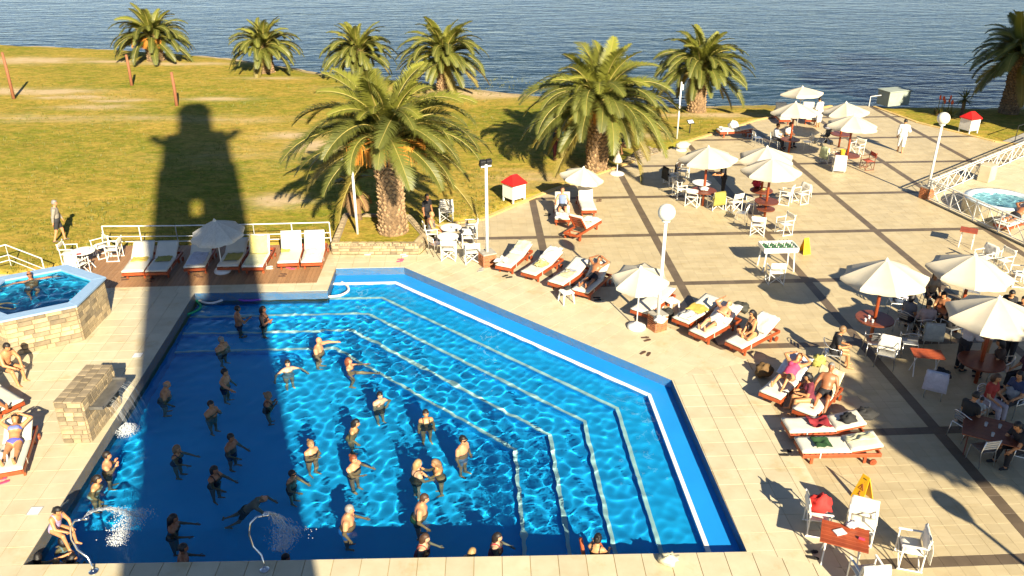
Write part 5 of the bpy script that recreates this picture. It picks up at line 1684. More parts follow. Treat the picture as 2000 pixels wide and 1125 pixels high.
MB().tube([(0, 0, 0), (0, 0, .6)], .03, 6).obj('post', 'black', fl)
MB().box((0, 0, .68), (.42, .30, .03), rot=Matrix.Rotation(R(40), 3, 'X')).obj('board', 'black', fl)
MB().box((0, -.012, .69), (.34, .22, .03), rot=Matrix.Rotation(R(40), 3, 'X')).obj('panel', 'paper', fl)

# --- leaning wooden posts on the lawn
for u, v, h, lx, ly, lab, cr in ((27, 193, 3.1, .02, -.02, 'tallest leaning wooden post at the left photo edge', True), (257, 167, 2.2, .05, .0, 'leaning wooden post beside the leftmost palm', False), (345, 207, 2.2, .05, .0, 'wooden post above the head of the tower shadow', False)):
    p = gp(u, v, -.1); o = MB().tube([(0, 0, -.3), (lx, 0, h * .5), (lx * .6, 0, h)], [.115, .10, .085], 9).obj('wooden_post', 'post_wood', None, (p.x, p.y, -.1), smooth=True)
    tag(o, lab, 'post', 'wooden posts on the lawn')

# --- white hutches with red roofs, grey box, white rail
def hutch(u, v, ang, s, label):
    p = gp(u, v, -.05); root = empty('white_hutch', (p.x, p.y, -.08), R(ang), label, 'hutch', 'white hutches with red roofs')
    w, d, h0, h1 = .78 * s, .78 * s, .22 * s, .98 * s
    n = 7
    for sx_, sy_, ax in ((0, -1, 0), (0, 1, 0), (-1, 0, 1), (1, 0, 1)):
        for i in range(n):
            t = -w / 2 + w * (i + .5) / n
            loc = (t, sy_ * d / 2, (h0 + h1) / 2) if ax == 0 else (sx_ * w / 2, t, (h0 + h1) / 2)
            MB().box((0, 0, 0), (w / n - .006, .022, h1 - h0) if ax == 0 else (.022, w / n - .006, h1 - h0)).obj('board', 'white_paint', root, loc)
    for a in (-1, 1):
        for b in (-1, 1): MB().box((a * w * .46, b * d * .46, h1 / 2), (.06, .06, h1)).obj('leg', 'white_paint', root)
    e, z0, z1 = w / 2 + .06, h1 - .02, h1 + .34 * s
    mb = MB(); t = w * .22
    mb.add([(-e, -e, z0), (e, -e, z0), (e, e, z0), (-e, e, z0), (-t, -.04, z1), (t, -.04, z1), (t, .04, z1), (-t, .04, z1), (-e, -e, z0 - .06), (e, -e, z0 - .06), (e, e, z0 - .06), (-e, e, z0 - .06)],
           [(0, 1, 5, 4), (1, 2, 6, 5), (2, 3, 7, 6), (3, 0, 4, 7), (4, 5, 6, 7), (0, 8, 9, 1), (1, 9, 10, 2), (2, 10, 11, 3), (3, 11, 8, 0), (11, 10, 9, 8)])
    mb.obj('roof', 'red_paint', root)
hutch(1004, 391, 40, .95, 'white hutch with red roof on the lawn beside the terrace kerb')
hutch(1890, 258, 25, .95, 'white hutch with red roof in the garden near the dark palm')
p = gp(1749, 205, -.1); o = MB().box((0, 0, .42), (1.75, 1.1, .95), ch=.02).box((0, 0, .90), (1.85, 1.2, .06), ch=.01).obj('utility_box', 'grey_box', None, (p.x, p.y + .5, -.1), R(20))
tag(o, 'grey green utility box at the lake edge', 'utility box')
p = gp(1697, 208); g = empty('handrail', (p.x, p.y, 0), .3, 'small white handrail at the lake steps', 'railing')
MB().tube([(0, 0, -.3), (0, 0, .65), (.8, 0, .68)], .03, 6).obj('rail', 'white_paint', g)

# --- round spa
p = gp(1955, 393, .55)
sp = empty('round_spa', (p.x, p.y, .03), 0, 'round cream tiled spa with white tub on the spa terrace', 'hot tub')
SR = 1.45
for k in range(28):
    a = 2 * math.pi * k / 28
    part('side_tile', 'spa', lambda: MB().box((0, 0, 0), (.05, 2 * math.pi * SR / 28 - .012, .62), ch=.004), 'tile_cream', sp, (SR * math.cos(a), SR * math.sin(a), .31), (0, 0, a))
MB().lathe([(SR - .03, .05), (SR - .03, .2)], 40).obj('core', 'mortar', sp)
mb = MB(); prof = [(SR + .03, .60), (SR + .03, .64), (SR - .22, .66), (SR - .28, .60), (SR - .45, .25), (.05, .22)]
vs, fs, nn = [], [], 40
for r_, z_ in prof:
    for k in range(nn): vs.append((r_ * math.cos(2 * math.pi * k / nn), r_ * math.sin(2 * math.pi * k / nn), z_))
for i in range(len(prof) - 1):
    for k in range(nn): fs.append((i * nn + k, i * nn + (k + 1) % nn, (i + 1) * nn + (k + 1) % nn, (i + 1) * nn + k))
mb.add(vs, fs); o = mb.obj('tub', 'spa_shell', sp, smooth=True); o.cycles.is_caustics_receiver = True
w = water_sheet('spa_water', [((SR - .27) * math.cos(2 * math.pi * k / 24), (SR - .27) * math.sin(2 * math.pi * k / 24)) for k in range(24)], .54, .07, .006, 5, .2, .7, 0.0); w.parent = sp
p = gp(1925, 352, .05); o = MB().box((0, 0, .4), (.75, .55, .8), ch=.02).obj('spa_cabinet', 'tile_cream', None, (p.x, p.y, .045), R(40)); tag(o, 'cream tiled cabinet behind the round spa', 'cabinet')

# --- pool toys
def noodle(pts, mat, label, z=WATER_Z + .02):
    P3 = [gp(u, v, z) for u, v in pts]; o = P3[0].copy()
    sm = []
    for i in range(len(P3) - 1):
        p0, p1, p2, p3 = P3[max(0, i - 1)], P3[i], P3[i + 1], P3[min(len(P3) - 1, i + 2)]
        for k in range(5):
            t = k / 5
            sm.append(.5 * ((2 * p1) + (p2 - p0) * t + (2 * p0 - 5 * p1 + 4 * p2 - p3) * t * t + (3 * p1 - p0 - 3 * p2 + p3) * t ** 3) - o)
    sm.append(P3[-1] - o)
    return tag(MB().tube(sm, .045, 8).obj('pool_noodle', mat, None, o, smooth=True), label, 'pool noodle', 'foam pool noodles')
noodle([(381, 585), (392, 598), (382, 608), (356, 617)], 'foam_green', 'green foam noodle in the far left pool corner')
noodle([(381, 578), (393, 589), (412, 592), (432, 587), (449, 577)], 'foam_white', 'pinkish white curved noodle at the far pool edge')
noodle([(452, 579), (475, 587), (505, 585), (529, 579)], 'foam_purple', 'purple noodle beside the curved white one')
noodle([(667, 551), (678, 558), (680, 568), (664, 577), (638, 580)], 'foam_white', 'white curved noodle at the pool notch')
noodle([(1134, 1052), (1140, 1085)], 'foam_orange', 'orange noodle left of the dark haired woman at the near edge', WATER_Z + .1)
noodle([(1164, 1050), (1178, 1075)], 'foam_orange', 'orange noodle right of the dark haired woman at the near edge', WATER_Z + .1)

# --- drain plates, sandals, small things
for u, v, lab in ((68, 998, 'square white drain plate near the left pool edge, nearer'), (269, 694, 'square white drain plate left of the tower shadow')):
    p = gp(u, v); g = empty('drain_plate', (p.x, p.y, .003), ROT, lab, 'drain plate', 'drain plates')
    MB().box((0, 0, 0), (.30, .30, .008)).obj('frame', 'concrete', g); MB().box((0, 0, .004), (.25, .25, .008)).obj('cover', 'white_plastic', g)
def sandals(u, v, col, label, a=0.4, z=0.0):
    p = gp(u, v, z); root = empty('sandals', (p.x, p.y, z + .004), a, label, 'sandals', 'pairs of sandals')
    for s in (-1, 1):
        e = bpy.data.objects.new('sandal', None); COL.objects.link(e); e.parent = root; e.location = (random.uniform(-.08, .08), s * .09, 0); e.rotation_euler = (0, 0, random.uniform(-.4, .4)); e.empty_display_size = .05
        pts = [(.13, .0), (.11, .035), (.04, .045), (-.05, .035), (-.12, .03), (-.135, 0), (-.12, -.03), (-.05, -.035), (.04, -.045), (.11, -.035)]
        MB().prism(ccw(pts), 0, .022).obj('sole', cmat(col), e)
        MB().tube([(.09, 0, .02), (.03, .04, .03)], .008, 5).tube([(.09, 0, .02), (.03, -.04, .03)], .008, 5).obj('strap', cmat(tuple(c * .7 for c in col)), e)
PK, BK, BR, WT = (.75, .08, .18), (.02, .02, .02), (.10, .05, .03), (.7, .66, .6)
for u, v, c, lab, a in ((781, 509, PK, 'bright pink sandals on the tiles before the planter', .1), (566, 524, PK, 'pink sandals in front of the right deck loungers', .3),
                        (530, 523, WT, 'pale sandals on the deck beside the pink ones', .2), (550, 538, BR, 'brown sandals on the deck near the pool notch', 0),
                        (717, 496, WT, 'white sandals at the planter wall', 0), (788, 499, WT, 'pale sandals right of the pink pair', .2), (941, 527, (.3, .3, .3), 'grey sandals left of the brick floodlight base', .3),
                        (990, 541, BK, 'black sandals before the first poolside lounger', .5), (1170, 584, BK, 'black sandals under the sunbathing man', .2),
                        (1266, 662, BR, 'brown sandals below the brick lamp base', .3), (1263, 690, BR, 'dark brown sandals nearer the pool edge', .8),
                        (1532, 885, BK, 'black shoes left of the nearest loungers', -.3), (1590, 1085, BK, 'black flip flops below the red table', -.2),
                        (387, 540, BR, 'brown sandals in the light gap of the tower shadow', .2), (1070, 420, BK, 'black sandals left of the man in blue', 0), (1172, 392, BR, 'sandals right of the small terrace parasol', .2),
                        (242, 545, BR, 'brown sandal pair before the leftmost deck lounger', .1), (290, 548, BR, 'brown sandals below the two deck loungers', .2), (3, 940, PK, 'pink sandals at the left photo edge', .4)):
    sandals(u, v, c, lab, a)
p = gp(1290, 628, .58); lay_heap((p.x, p.y), .55, .2, WHITE, 'white towel heaped on the brick base of the globe lamp', 71, h=.6)
p = gp(1296, 745, LEDGE_Z); o = MB().blob((0, 0, .05), (.10, .06, .05), 10, 6, .3, 3).obj('float_toy', 'white_plastic', None, (p.x, p.y, LEDGE_Z)); tag(o, 'small white toy on the blue ledge at the pool corner', 'toy')
for u_, v_, lab_ in ((585, 577, 'black ball floating at the far pool edge, left of two'), (598, 572, 'black ball floating at the far pool edge, right of two')):
    p = gp(u_, v_, WATER_Z); tag(MB().blob((0, 0, .05), .07, 12, 8).obj('ball', 'black', None, (p.x, p.y, WATER_Z), smooth=True), lab_, 'ball', 'black balls')
# ---------------------------------------------------------------- people
pmat('skin_fair', (0.60, 0.345, 0.215), (0.52, 0.285, 0.17), 0.5, 5.0, rand=0.06, sss=0.06)
pmat('skin_tan', (0.53, 0.26, 0.118), (0.46, 0.21, 0.09), 0.48, 5.0, rand=0.06, sss=0.05)
pmat('skin_brown', (0.36, 0.15, 0.066), (0.30, 0.118, 0.05), 0.45, 5.0, rand=0.06, sss=0.04)
pmat('skin_red', (0.60, 0.275, 0.14), (0.53, 0.225, 0.11), 0.48, 5.0, rand=0.06, sss=0.05)
pmat('eye', (0.03, 0.025, 0.02), None, 0.3, 8.0)
pmat('lip', (0.40, 0.13, 0.10), None, 0.5, 8.0)
HAIR = {'dark': (.022, .014, .010), 'black': (.010, .008, .008), 'brown': (.075, .036, .018), 'red': (.22, .06, .02), 'blond': (.42, .27, .11), 'grey': (.28, .26, .24), 'sandy': (.26, .15, .07)}
for k_, c_ in HAIR.items(): pmat('hair_' + k_, c_, tuple(x * .6 for x in c_), 0.5, 14.0, bump=.4, bscale=60)

def smin(a, b, k):
    h = np.clip(.5 + .5 * (b - a) / k, 0, 1)
    return b + (a - b) * h - k * h * (1 - h)
def sd_cap(p, a, b, ra, rb):
    ba = b - a; l2 = float(ba @ ba) or 1e-9
    t = np.clip(((p - a) @ ba) / l2, 0, 1)
    return np.linalg.norm(p - a - t[:, None] * ba, axis=1) - (ra + (rb - ra) * t), t
def sd_ell(p, c, r):
    q = (p - c) / r; k0 = np.linalg.norm(q, axis=1); k1 = np.linalg.norm(q / r, axis=1) + 1e-9
    return k0 * (k0 - 1) / k1
def surface_nets(field, lo, hi, h):
    n = np.ceil((hi - lo) / h).astype(int) + 1
    ax = [lo[i] + h * np.arange(n[i]) for i in range(3)]
    G = np.stack(np.meshgrid(*ax, indexing='ij'), -1)
    F = field(G.reshape(-1, 3)).reshape(n)
    S = F < 0
    c8 = [(i, j, k) for i in (0, 1) for j in (0, 1) for k in (0, 1)]
    sl = lambda A, o: A[o[0]:A.shape[0] - 1 + o[0], o[1]:A.shape[1] - 1 + o[1], o[2]:A.shape[2] - 1 + o[2]]
    cnt = sum(sl(S, o).astype(int) for o in c8)
    act = (cnt > 0) & (cnt < 8)
    acc = np.zeros(act.shape + (3,)); w = np.zeros(act.shape)
    for a in c8:
        for d in range(3):
            if a[d]: continue
            b = list(a); b[d] = 1
            fa, fb = sl(F, a), sl(F, b)
            cr = (fa < 0) != (fb < 0)
            t = np.where(cr, fa / np.where(fa == fb, 1, fa - fb), 0)
            p = np.zeros(act.shape + (3,))
            p[...] = a; p[..., d] = t
            acc += p * cr[..., None]; w += cr
    idx = -np.ones(act.shape, int); ii = np.argwhere(act); idx[act] = np.arange(len(ii))
    V = lo + h * (ii + acc[act] / w[act][:, None])
    faces = []
    for d in range(3):
        e1, e2 = (d + 1) % 3, (d + 2) % 3
        o = [0, 0, 0]; o[d] = 1
        A = S[tuple(slice(0, F.shape[i] - o[i]) for i in range(3))]; B = S[tuple(slice(o[i], None) for i in range(3))]
        e = np.argwhere(A != B)
        e = e[(e[:, e1] > 0) & (e[:, e2] > 0) & (e[:, e1] < act.shape[e1]) & (e[:, e2] < act.shape[e2])]
        if not len(e): continue
        def cell(s1, s2):
            q = e.copy(); q[:, e1] -= s1; q[:, e2] -= s2; return idx[q[:, 0], q[:, 1], q[:, 2]]
        Q = np.stack([cell(1, 1), cell(0, 1), cell(0, 0), cell(1, 0)], 1)
        fl = ~A[e[:, 0], e[:, 1], e[:, 2]]
        Q[fl] = Q[fl][:, ::-1]
        faces.append(Q)
    Q = np.concatenate(faces); Q = Q[(Q >= 0).all(1)]
    return V, Q
def vnormals(V, Q):
    n = np.cross(V[Q[:, 2]] - V[Q[:, 0]], V[Q[:, 3]] - V[Q[:, 1]]); N = np.zeros_like(V)
    for k in range(4): np.add.at(N, Q[:, k], n)
    return N / (np.linalg.norm(N, axis=1, keepdims=True) + 1e-12)
def unit(v): v = np.array(v, float); return v / np.linalg.norm(v)

DOWN = ((.05, .22, -1), (.25, .05, -1))
POSES = {
    'stand': dict(aL=DOWN, aR=DOWN),
    'stride': dict(aL=((.3, .15, -1), (.5, 0, -1)), aR=((-.25, .15, -1), (-.1, 0, -1)), lL=((.28, .02, -1), (.05, 0, -1)), lR=((-.2, .02, -1), (-.35, 0, -1)), lean=4),
    'forward': dict(aL=((.75, .25, -.55), (1, -.1, -.05)), aR=((.6, .3, -.8), (1, -.15, -.15)), lean=6),
    'low_forward': dict(aL=((.45, .3, -1), (1, -.2, -.35)), aR=((.4, .35, -1), (1, -.25, -.4)), lean=4),
    'low_b': dict(aL=((.55, .35, -.9), (.9, -.35, .12)), aR=((.0, .35, -1), (.55, .15, -.8)), lean=8),
    'low_c': dict(aL=((.2, .5, -.9), (.85, .35, -.45)), aR=((.6, .2, -.8), (.75, -.55, .25)), lean=1),
    'low_d': dict(aL=((-.15, .4, -1), (.35, .2, -.95)), aR=((.15, .45, -1), (.8, .1, -.55)), lean=12),
    'swim': dict(aL=((.9, .5, .1), (1, -.3, 0)), aR=((.9, .5, .1), (1, -.2, .05)), lean=42, lL=((-.6, .1, -.8), (-.8, 0, -.5)), lR=((-.4, .1, -.9), (-.7, 0, -.6))),
    'reach': dict(aL=((.2, .25, -1), (.5, .1, -1)), aR=((.75, .65, .0), (1, .35, -.1)), lean=3),
    'reach_left': dict(aR=((.2, .25, -1), (.5, .1, -1)), aL=((.75, .65, -.05), (1, .35, -.1)), lean=3),
    'chin': dict(aL=((.5, .15, -.9), (.25, -.45, 1)), aR=((.4, .1, -.9), (.45, -.5, .85)), lean=4),
    'akimbo': dict(aL=((-.1, .75, -.7), (.35, -.6, -.7)), aR=((.35, .2, -.9), (.25, -.45, 1)), lean=5),
    'spread': dict(aL=((.25, .9, -.35), (.75, .35, -.45)), aR=((.25, .9, -.35), (.75, .35, -.45)), lean=4),
    'fold': dict(aL=((.35, .2, -1), (.55, -.8, .15)), aR=((.35, .2, -1), (.55, -.8, .25)), lean=2),
    'hold_up': dict(aL=((.75, .1, -.35), (.5, -.1, .9)), aR=((.8, .15, -.5), (.55, -.15, .8)), lean=8),
    'crouch': dict(aL=((.6, .3, -.8), (1, -.1, 0)), aR=((.6, .3, -.8), (1, -.2, .1)), lean=14, lL=((.6, .15, -.75), (-.55, 0, -.8)), lR=((.6, .15, -.75), (-.55, 0, -.8))),
    'squat': dict(aL=((.7, .2, -.6), (.7, -.2, -.6)), aR=((.7, .2, -.6), (.7, -.2, -.5)), lean=25, lL=((.85, .25, .15), (-.25, 0, -1)), lR=((.85, .2, .1), (-.3, 0, -1))),
    'kick': dict(aL=((.8, .35, -.3), (1, 0, -.05)), aR=((.1, .35, -1), (.3, .1, -1)), lean=-8, lL=((1, .1, -.15), (1, 0, -.1)), lR=((.1, .05, -1), (-.2, 0, -1))),
    'sit': dict(aL=((.35, .2, -.9), (.85, -.15, -.25)), aR=((.35, .2, -.9), (.85, -.15, -.25)), lean=4, lL=((1, .12, -.08), (.1, 0, -1)), lR=((1, .12, -.08), (.1, 0, -1))),
    'sit_lean': dict(aL=((.8, .2, -.6), (.7, -.3, -.4)), aR=((.7, .2, -.65), (.6, -.35, -.1)), lean=22, lL=((1, .14, -.05), (.05, 0, -1)), lR=((1, .16, -.05), (.25, 0, -1))),
    'sit_hold': dict(aL=((.35, .15, -.9), (.9, -.45, .15)), aR=((.35, .15, -.9), (.9, -.45, .2)), lean=10, lL=((1, .12, -.05), (.1, 0, -1)), lR=((1, .1, -.05), (.15, 0, -1))),
    'sit_back': dict(aL=((.2, .35, -.9), (.8, 0, -.5)), aR=((.2, .35, -.9), (.8, 0, -.5)), lean=-25, lL=((1, .14, .12), (.75, 0, -.7)), lR=((1, .12, .08), (.85, 0, -.45))),
    'cross_legs': dict(aL=((.45, .15, -.95), (.7, -.4, -.6)), aR=((.4, .15, -.95), (.7, -.4, -.6)), lean=8, lL=((.8, .55, -.05), (.1, -.95, -.12)), lR=((.8, .55, -.05), (.2, -.95, -.05))),
    'lie': dict(aL=((.15, .8, .75), (.25, -.75, .35)), aR=((.15, .8, .75), (.25, -.75, .35)), lean=-62, lL=((1, .10, .02), (1, .02, -.04)), lR=((1, .06, .04), (1, .0, -.05))),
    'lie_flat': dict(aL=((.3, .4, -.95), (.5, -.75, -.15)), aR=((.2, .9, .5), (.35, -.6, .5)), lean=-68, lL=((1, .10, .06), (1, .02, -.06)), lR=((1, .06, .25), (.95, 0, -.3))),
    'lie_knees': dict(aL=((.15, .85, .7), (.25, -.75, .35)), aR=((.15, .85, .7), (.25, -.75, .35)), lean=-58, lL=((.8, .10, .62), (.75, .02, -.66)), lR=((.9, .06, .35), (.95, 0, -.25))),
    'edge_arm': dict(aL=((.3, .3, -.9), (.6, -.2, -.5)), aR=((-.1, .8, .35), (.1, .9, .25)), lean=3),
    'tub': dict(aL=((-.1, .95, .05), (.2, .8, -.1)), aR=((-.1, .95, .05), (.25, .75, -.05)), lean=-18, lL=((1, .14, .1), (.8, 0, -.1)), lR=((1, .12, .05), (.8, 0, -.2))),
    'tray': dict(aL=((.3, .2, -.95), (.95, -.1, .1)), aR=((.45, .2, -.85), (.9, -.15, -.2)), lean=10),
    'phone': dict(aL=((.05, .2, -1), (.3, 0, -1)), aR=((.3, .35, -.8), (.3, -.45, .95)), lean=2, lL=((.2, .02, -1), (.02, 0, -1)), lR=((-.15, .02, -1), (-.3, 0, -1))),
}
BUILDS = {  # (width, belly, bust, hip)
    'm': (1.0, 0.15, 0.0, 0.0), 'slim': (.90, 0.0, 0.0, 0.0), 'big': (1.16, 1.0, .3, .3), 'f': (.86, .1, 1.0, .8), 'fbig': (1.02, .7, 1.25, 1.0), 'girl': (.80, 0.0, .55, .5), 'child': (.86, .2, 0.0, 0.0)}
_body = {}
def body(pose, build):
    """one continuous skin surface in the given pose; local +X is where the chest faces, pelvis at the origin"""
    key = (pose, build)
    if key in _body: return _body[key]
    P = POSES[pose]; W, belly, bust, hip = BUILDS[build]
    L = R(P.get('lean', 0)); cl, sl = math.cos(L), math.sin(L)
    T = np.array([[cl, 0, sl], [0, 1, 0], [-sl, 0, cl]])          # columns: forward, side, up of the trunk
    tw = lambda v: T @ np.array(v, float)
    pr = []   # (tag, kind, data)
    def ell(tag_, c, r): pr.append((tag_, 'e', (np.array(c, float), np.array(r, float))))
    def cap(tag_, a, b, ra, rb): pr.append((tag_, 'c', (np.array(a, float), np.array(b, float), ra, rb)))
    ell('torso', (0, 0, .02), (.125 + .03 * belly, .165 * W + .02 * hip, .13))
    ell('torso', (.005 + .03 * belly, 0, .19), (.110 + .06 * belly, .145 * W + .03 * belly, .17))
    ell('torso', (.0, 0, .37), (.122 + .016 * belly, .18 * W, .17))
    ell('torso', (-.01, 0, .465), (.075, .165 * W, .065))
    if belly > .3: ell('torso', (.085, 0, .13), (.10, .135 * W, .13))
    if bust:
        for s in (-1, 1): ell('torso', (.095, s * .075 * W, .365), (.062 * (.75 + .25 * bust), .062 * (.8 + .2 * bust), .062))
    if hip:
        for s in (-1, 1): ell('torso', (-.055, s * .07, -.02), (.085, .085, .09))
    tors = list(pr); pr = []
    cap('neck', (0.0, 0, .47), (.025, 0, .60), .056 * (.8 + .2 * W), .052)
    ell('head', (.040, 0, .70), (.092, .074, .108)); ell('head', (.062, 0, .645), (.062, .052, .06)); ell('head', (.135, 0, .675), (.018, .014, .024))
    for s in (-1, 1): ell('head', (.03, s * .078, .68), (.022, .012, .032))
    hd = pr; pr = []
    S0 = {s: tw((-.005, s * .178 * W, .455)) for s in (-1, 1)}
    hands = []
    for s, kk in ((1, 'aL'), (-1, 'aR')):
        ua, fa = P.get(kk, DOWN)
        ua, fa = unit(tw((ua[0], s * ua[1], ua[2]))), unit(tw((fa[0], s * fa[1], fa[2])))
        e = S0[s] + ua * .285; w = e + fa * .245
        th = .8 + .2 * W
        cap('uarm', S0[s], e, .058 * th + .012 * belly, .045 * th); cap('farm', e, w, .044 * th, .030)
        hc = w + fa * .055
        cap('hand', w, hc, .028, .034)
        hands.append((hc, fa, s))
    feet = []
    for s, kk in ((1, 'lL'), (-1, 'lR')):
        th_, sh = P.get(kk, ((.0, .02, -1), (.0, 0, -1)))
        th_, sh = unit((th_[0], s * th_[1], th_[2])), unit((sh[0], s * sh[1], sh[2]))
        h0 = np.array((0, s * (.085 + .01 * hip), -.03)); k = h0 + th_ * .42; a = k + sh * .40
        cap('thigh', h0, k, .088 * (.85 + .15 * W) + .012 * hip, .056); cap('shin', k, a, .055, .036)
        fd = unit(np.array((1.0, s * .15, 0)) - sh * 0) if abs(sh[2]) > .6 else unit(np.array((.25, 0, 1.0)))
        cap('foot', a + sh * .035 - fd * .03, a + sh * .045 + fd * .15, .040, .028)
        feet.append(a + sh * .085)
    limbs = pr
    def evalp(p, arr, loc=None):
        out = []
        for tg, kd, dt in arr:
            q = loc if loc is not None else p
            out.append(sd_ell(q, *dt) if kd == 'e' else sd_cap(q, *dt)[0])
        return out
    def field(p):
        q = p @ T
        d = None
        for x in evalp(p, tors, q): d = x if d is None else smin(d, x, .045)
        for i, x in enumerate(evalp(p, hd, q)): d = smin(d, x, .022)
        for (tg, kd, dt), x in zip(limbs, evalp(p, limbs)): d = smin(d, x, .05 if tg in ('thigh', 'uarm') else .02)
        return d
    pts = [tw((0, 0, .82)), np.zeros(3)] + [h[0] + h[1] * .05 for h in hands] + feet + [S0[1], S0[-1]]
    for tg, kd, dt in limbs: pts += [dt[0], dt[1]]
    pts = np.array(pts); lo, hi = pts.min(0) - .21, pts.max(0) + .21
    V, Q = surface_nets(field, lo, hi, .0235)
    q = V @ T
    allp = [(t[0], d) for t, d in zip(tors, evalp(V, tors, q))] + [(t[0], d) for t, d in zip(hd, evalp(V, hd, q))] + [(t[0], d) for t, d in zip(limbs, evalp(V, limbs))]
    tags = np.array([t for t, d in allp]); near = tags[np.argmin(np.array([d for t, d in allp]), axis=0)]
    par = np.zeros(len(V))
    for nm in ('uarm', 'farm', 'thigh', 'shin'):
        m = near == nm; best = np.full(len(V), 9.0); tt = np.zeros(len(V))
        for tg, kd, dt in limbs:
            if tg == nm:
                d, t = sd_cap(V, *dt); b = d < best; tt[b] = t[b]; best[b] = d[b]
        par[m] = tt[m]
    N = vnormals(V, Q)
    # fingers and face details
    ex = MB()
    for hc, fa, s in hands:
        side = np.cross(fa, (0, 0, 1.0)); side = unit(side) if np.linalg.norm(side) > .2 else np.array((0, 1.0, 0))
        dn = np.cross(side, fa)
        for k in range(4):
            l = (.075, .085, .08, .062)[k]; b0 = hc + fa * .015 + side * (-.027 + .018 * k)
            ex.tube([Vector(b0), Vector(b0 + fa * l * .6), Vector(b0 + fa * l - dn * .018 * (1 if dn[2] > 0 else -1))], [.0095, .0085, .006], 4)
        b0 = hc - fa * .03 - side * s * .03
        ex.tube([Vector(b0), Vector(b0 + (fa * .7 - side * s) * .035), Vector(b0 + (fa - side * s * .5) * .055)], [.012, .010, .008], 4)
    def hp(v): return Vector(tw(v))
    for s in (-1, 1): ex.blob(hp((.118, s * .030, .712)), .0125, 6, 4, mi=1)
    ex.blob(hp((.118, 0, .632)), (.012, .024, .008), 6, 4, mi=2)
    res = dict(V=V, Q=Q, N=N, near=near, par=par, q=q, T=T, ex=ex, feet=feet, lowz=V[:, 2].min(), key='%s_%s' % key, hands=hands)
    _body[key] = res
    return res
_skin = {}
def skin_mesh(B, mat):
    k = (B['key'], mat)
    if k not in _skin:
        mb = MB(); mb.v = [tuple(v) for v in B['V']]; mb.f = [tuple(f) for f in B['Q']]; mb.m = [0] * len(mb.f); mb.t = [.5] * len(mb.f)
        e = B['ex']; n = len(mb.v)
        mb.v += e.v; mb.f += [tuple(i + n for i in f) for f in e.f]; mb.m += e.m; mb.t += [.5] * len(e.f)
        _skin[k] = mb.mesh('person', [mat, 'eye', 'lip'], True)
    return _skin[k]
def cloth_mesh(B, mask, off, mat, rough=0):
    f = B['Q'][mask[B['Q']].all(1)]
    if len(f) == 0: return None
    used, inv = np.unique(f, return_inverse=True)
    V = B['V'][used] + B['N'][used] * off
    mb = MB(); mb.add(V.tolist(), inv.reshape(-1, 4).tolist())
    return mb.mesh('garment', cmat(mat), True)
def garment(B, kind):
    n, t, q = B['near'], B['par'], B['q']; u, f = q[:, 2], q[:, 0]
    T = n == 'torso'
    if kind == 'trunks': return (T & (u < .10)) | ((n == 'thigh') & (t < .62)), .014
    if kind == 'briefs': return (T & (u < .06)) | ((n == 'thigh') & (t < .10)), .010
    if kind == 'bikini_top': return T & (u > .31) & (u < .42) & ((f > .02) | (np.abs(u - .365) < .022)), .010
    if kind == 'onepiece': return (T & (u < .40)) | ((n == 'thigh') & (t < .08)) | (T & (u >= .40) & (np.abs(np.abs(q[:, 1]) - .085) < .024)), .010
    if kind == 'tee': return T | ((n == 'uarm') & (t < .7)), .014
    if kind == 'long': return T | (n == 'uarm') | ((n == 'farm') & (t < .92)), .016
    if kind == 'vest': return T & (u < .47), .012
    if kind == 'pants': return (T & (u < .10)) | (n == 'thigh') | ((n == 'shin') & (t < .95)), .018
    if kind == 'shorts': return (T & (u < .12)) | ((n == 'thigh') & (t < .8)), .020
    if kind == 'towel': return (T & (u < .16)) | ((n == 'thigh') & (t < .75)), .024
    if kind == 'robe': return T | (n == 'uarm') | ((n == 'farm') & (t < .95)) | (n == 'thigh') | ((n == 'shin') & (t < .45)), .035
    if kind == 'shoes': return (n == 'foot'), .008
_hair = {}
def hair_mesh(style, T, key):
    k = (style, key)
    if k in _hair: return _hair[k]
    def field(p):
        q = p @ T
        d = sd_ell(q, np.array((.028, 0, .715)), np.array((.108, .092, .118)))
        if style in ('long', 'bob', 'pony', 'bun'): d = smin(d, sd_ell(q, np.array((-.01, 0, .68)), np.array((.085, .09, .10))), .03)
        if style == 'curly': d = smin(d, sd_ell(q, np.array((.0, 0, .71)), np.array((.125, .115, .13))), .03)
        cut = np.maximum(.055 - q[:, 0], q[:, 2] - .745)       # keep the face free
        d = np.maximum(d, -cut)
        if style in ('short', 'curly', 'fringe'): d = np.maximum(d, .655 - q[:, 2] - .25 * q[:, 0])
        if style == 'fringe': d = np.maximum(d, q[:, 2] - .735)
        if style == 'long':
            d = smin(d, sd_cap(q, np.array((-.05, 0, .66)), np.array((-.085, 0, .40)), .078, .055)[0], .03)
        if style == 'bob': d = smin(d, sd_cap(q, np.array((-.03, 0, .66)), np.array((-.04, 0, .585)), .088, .075)[0], .03)
        if style == 'bun': d = np.minimum(d, np.linalg.norm(q - np.array((-.085, 0, .765)), axis=1) - .045)
        if style == 'pony': d = smin(d, sd_cap(q, np.array((-.085, 0, .70)), np.array((-.13, 0, .50)), .035, .022)[0], .02)
        return d
    c = T @ np.array((0, 0, .62))
    V, Q = surface_nets(field, c - .33, c + .30, .019)
    mb = MB(); mb.add(V.tolist(), Q.tolist())
    _hair[k] = mb
    return mb
_hm = {}
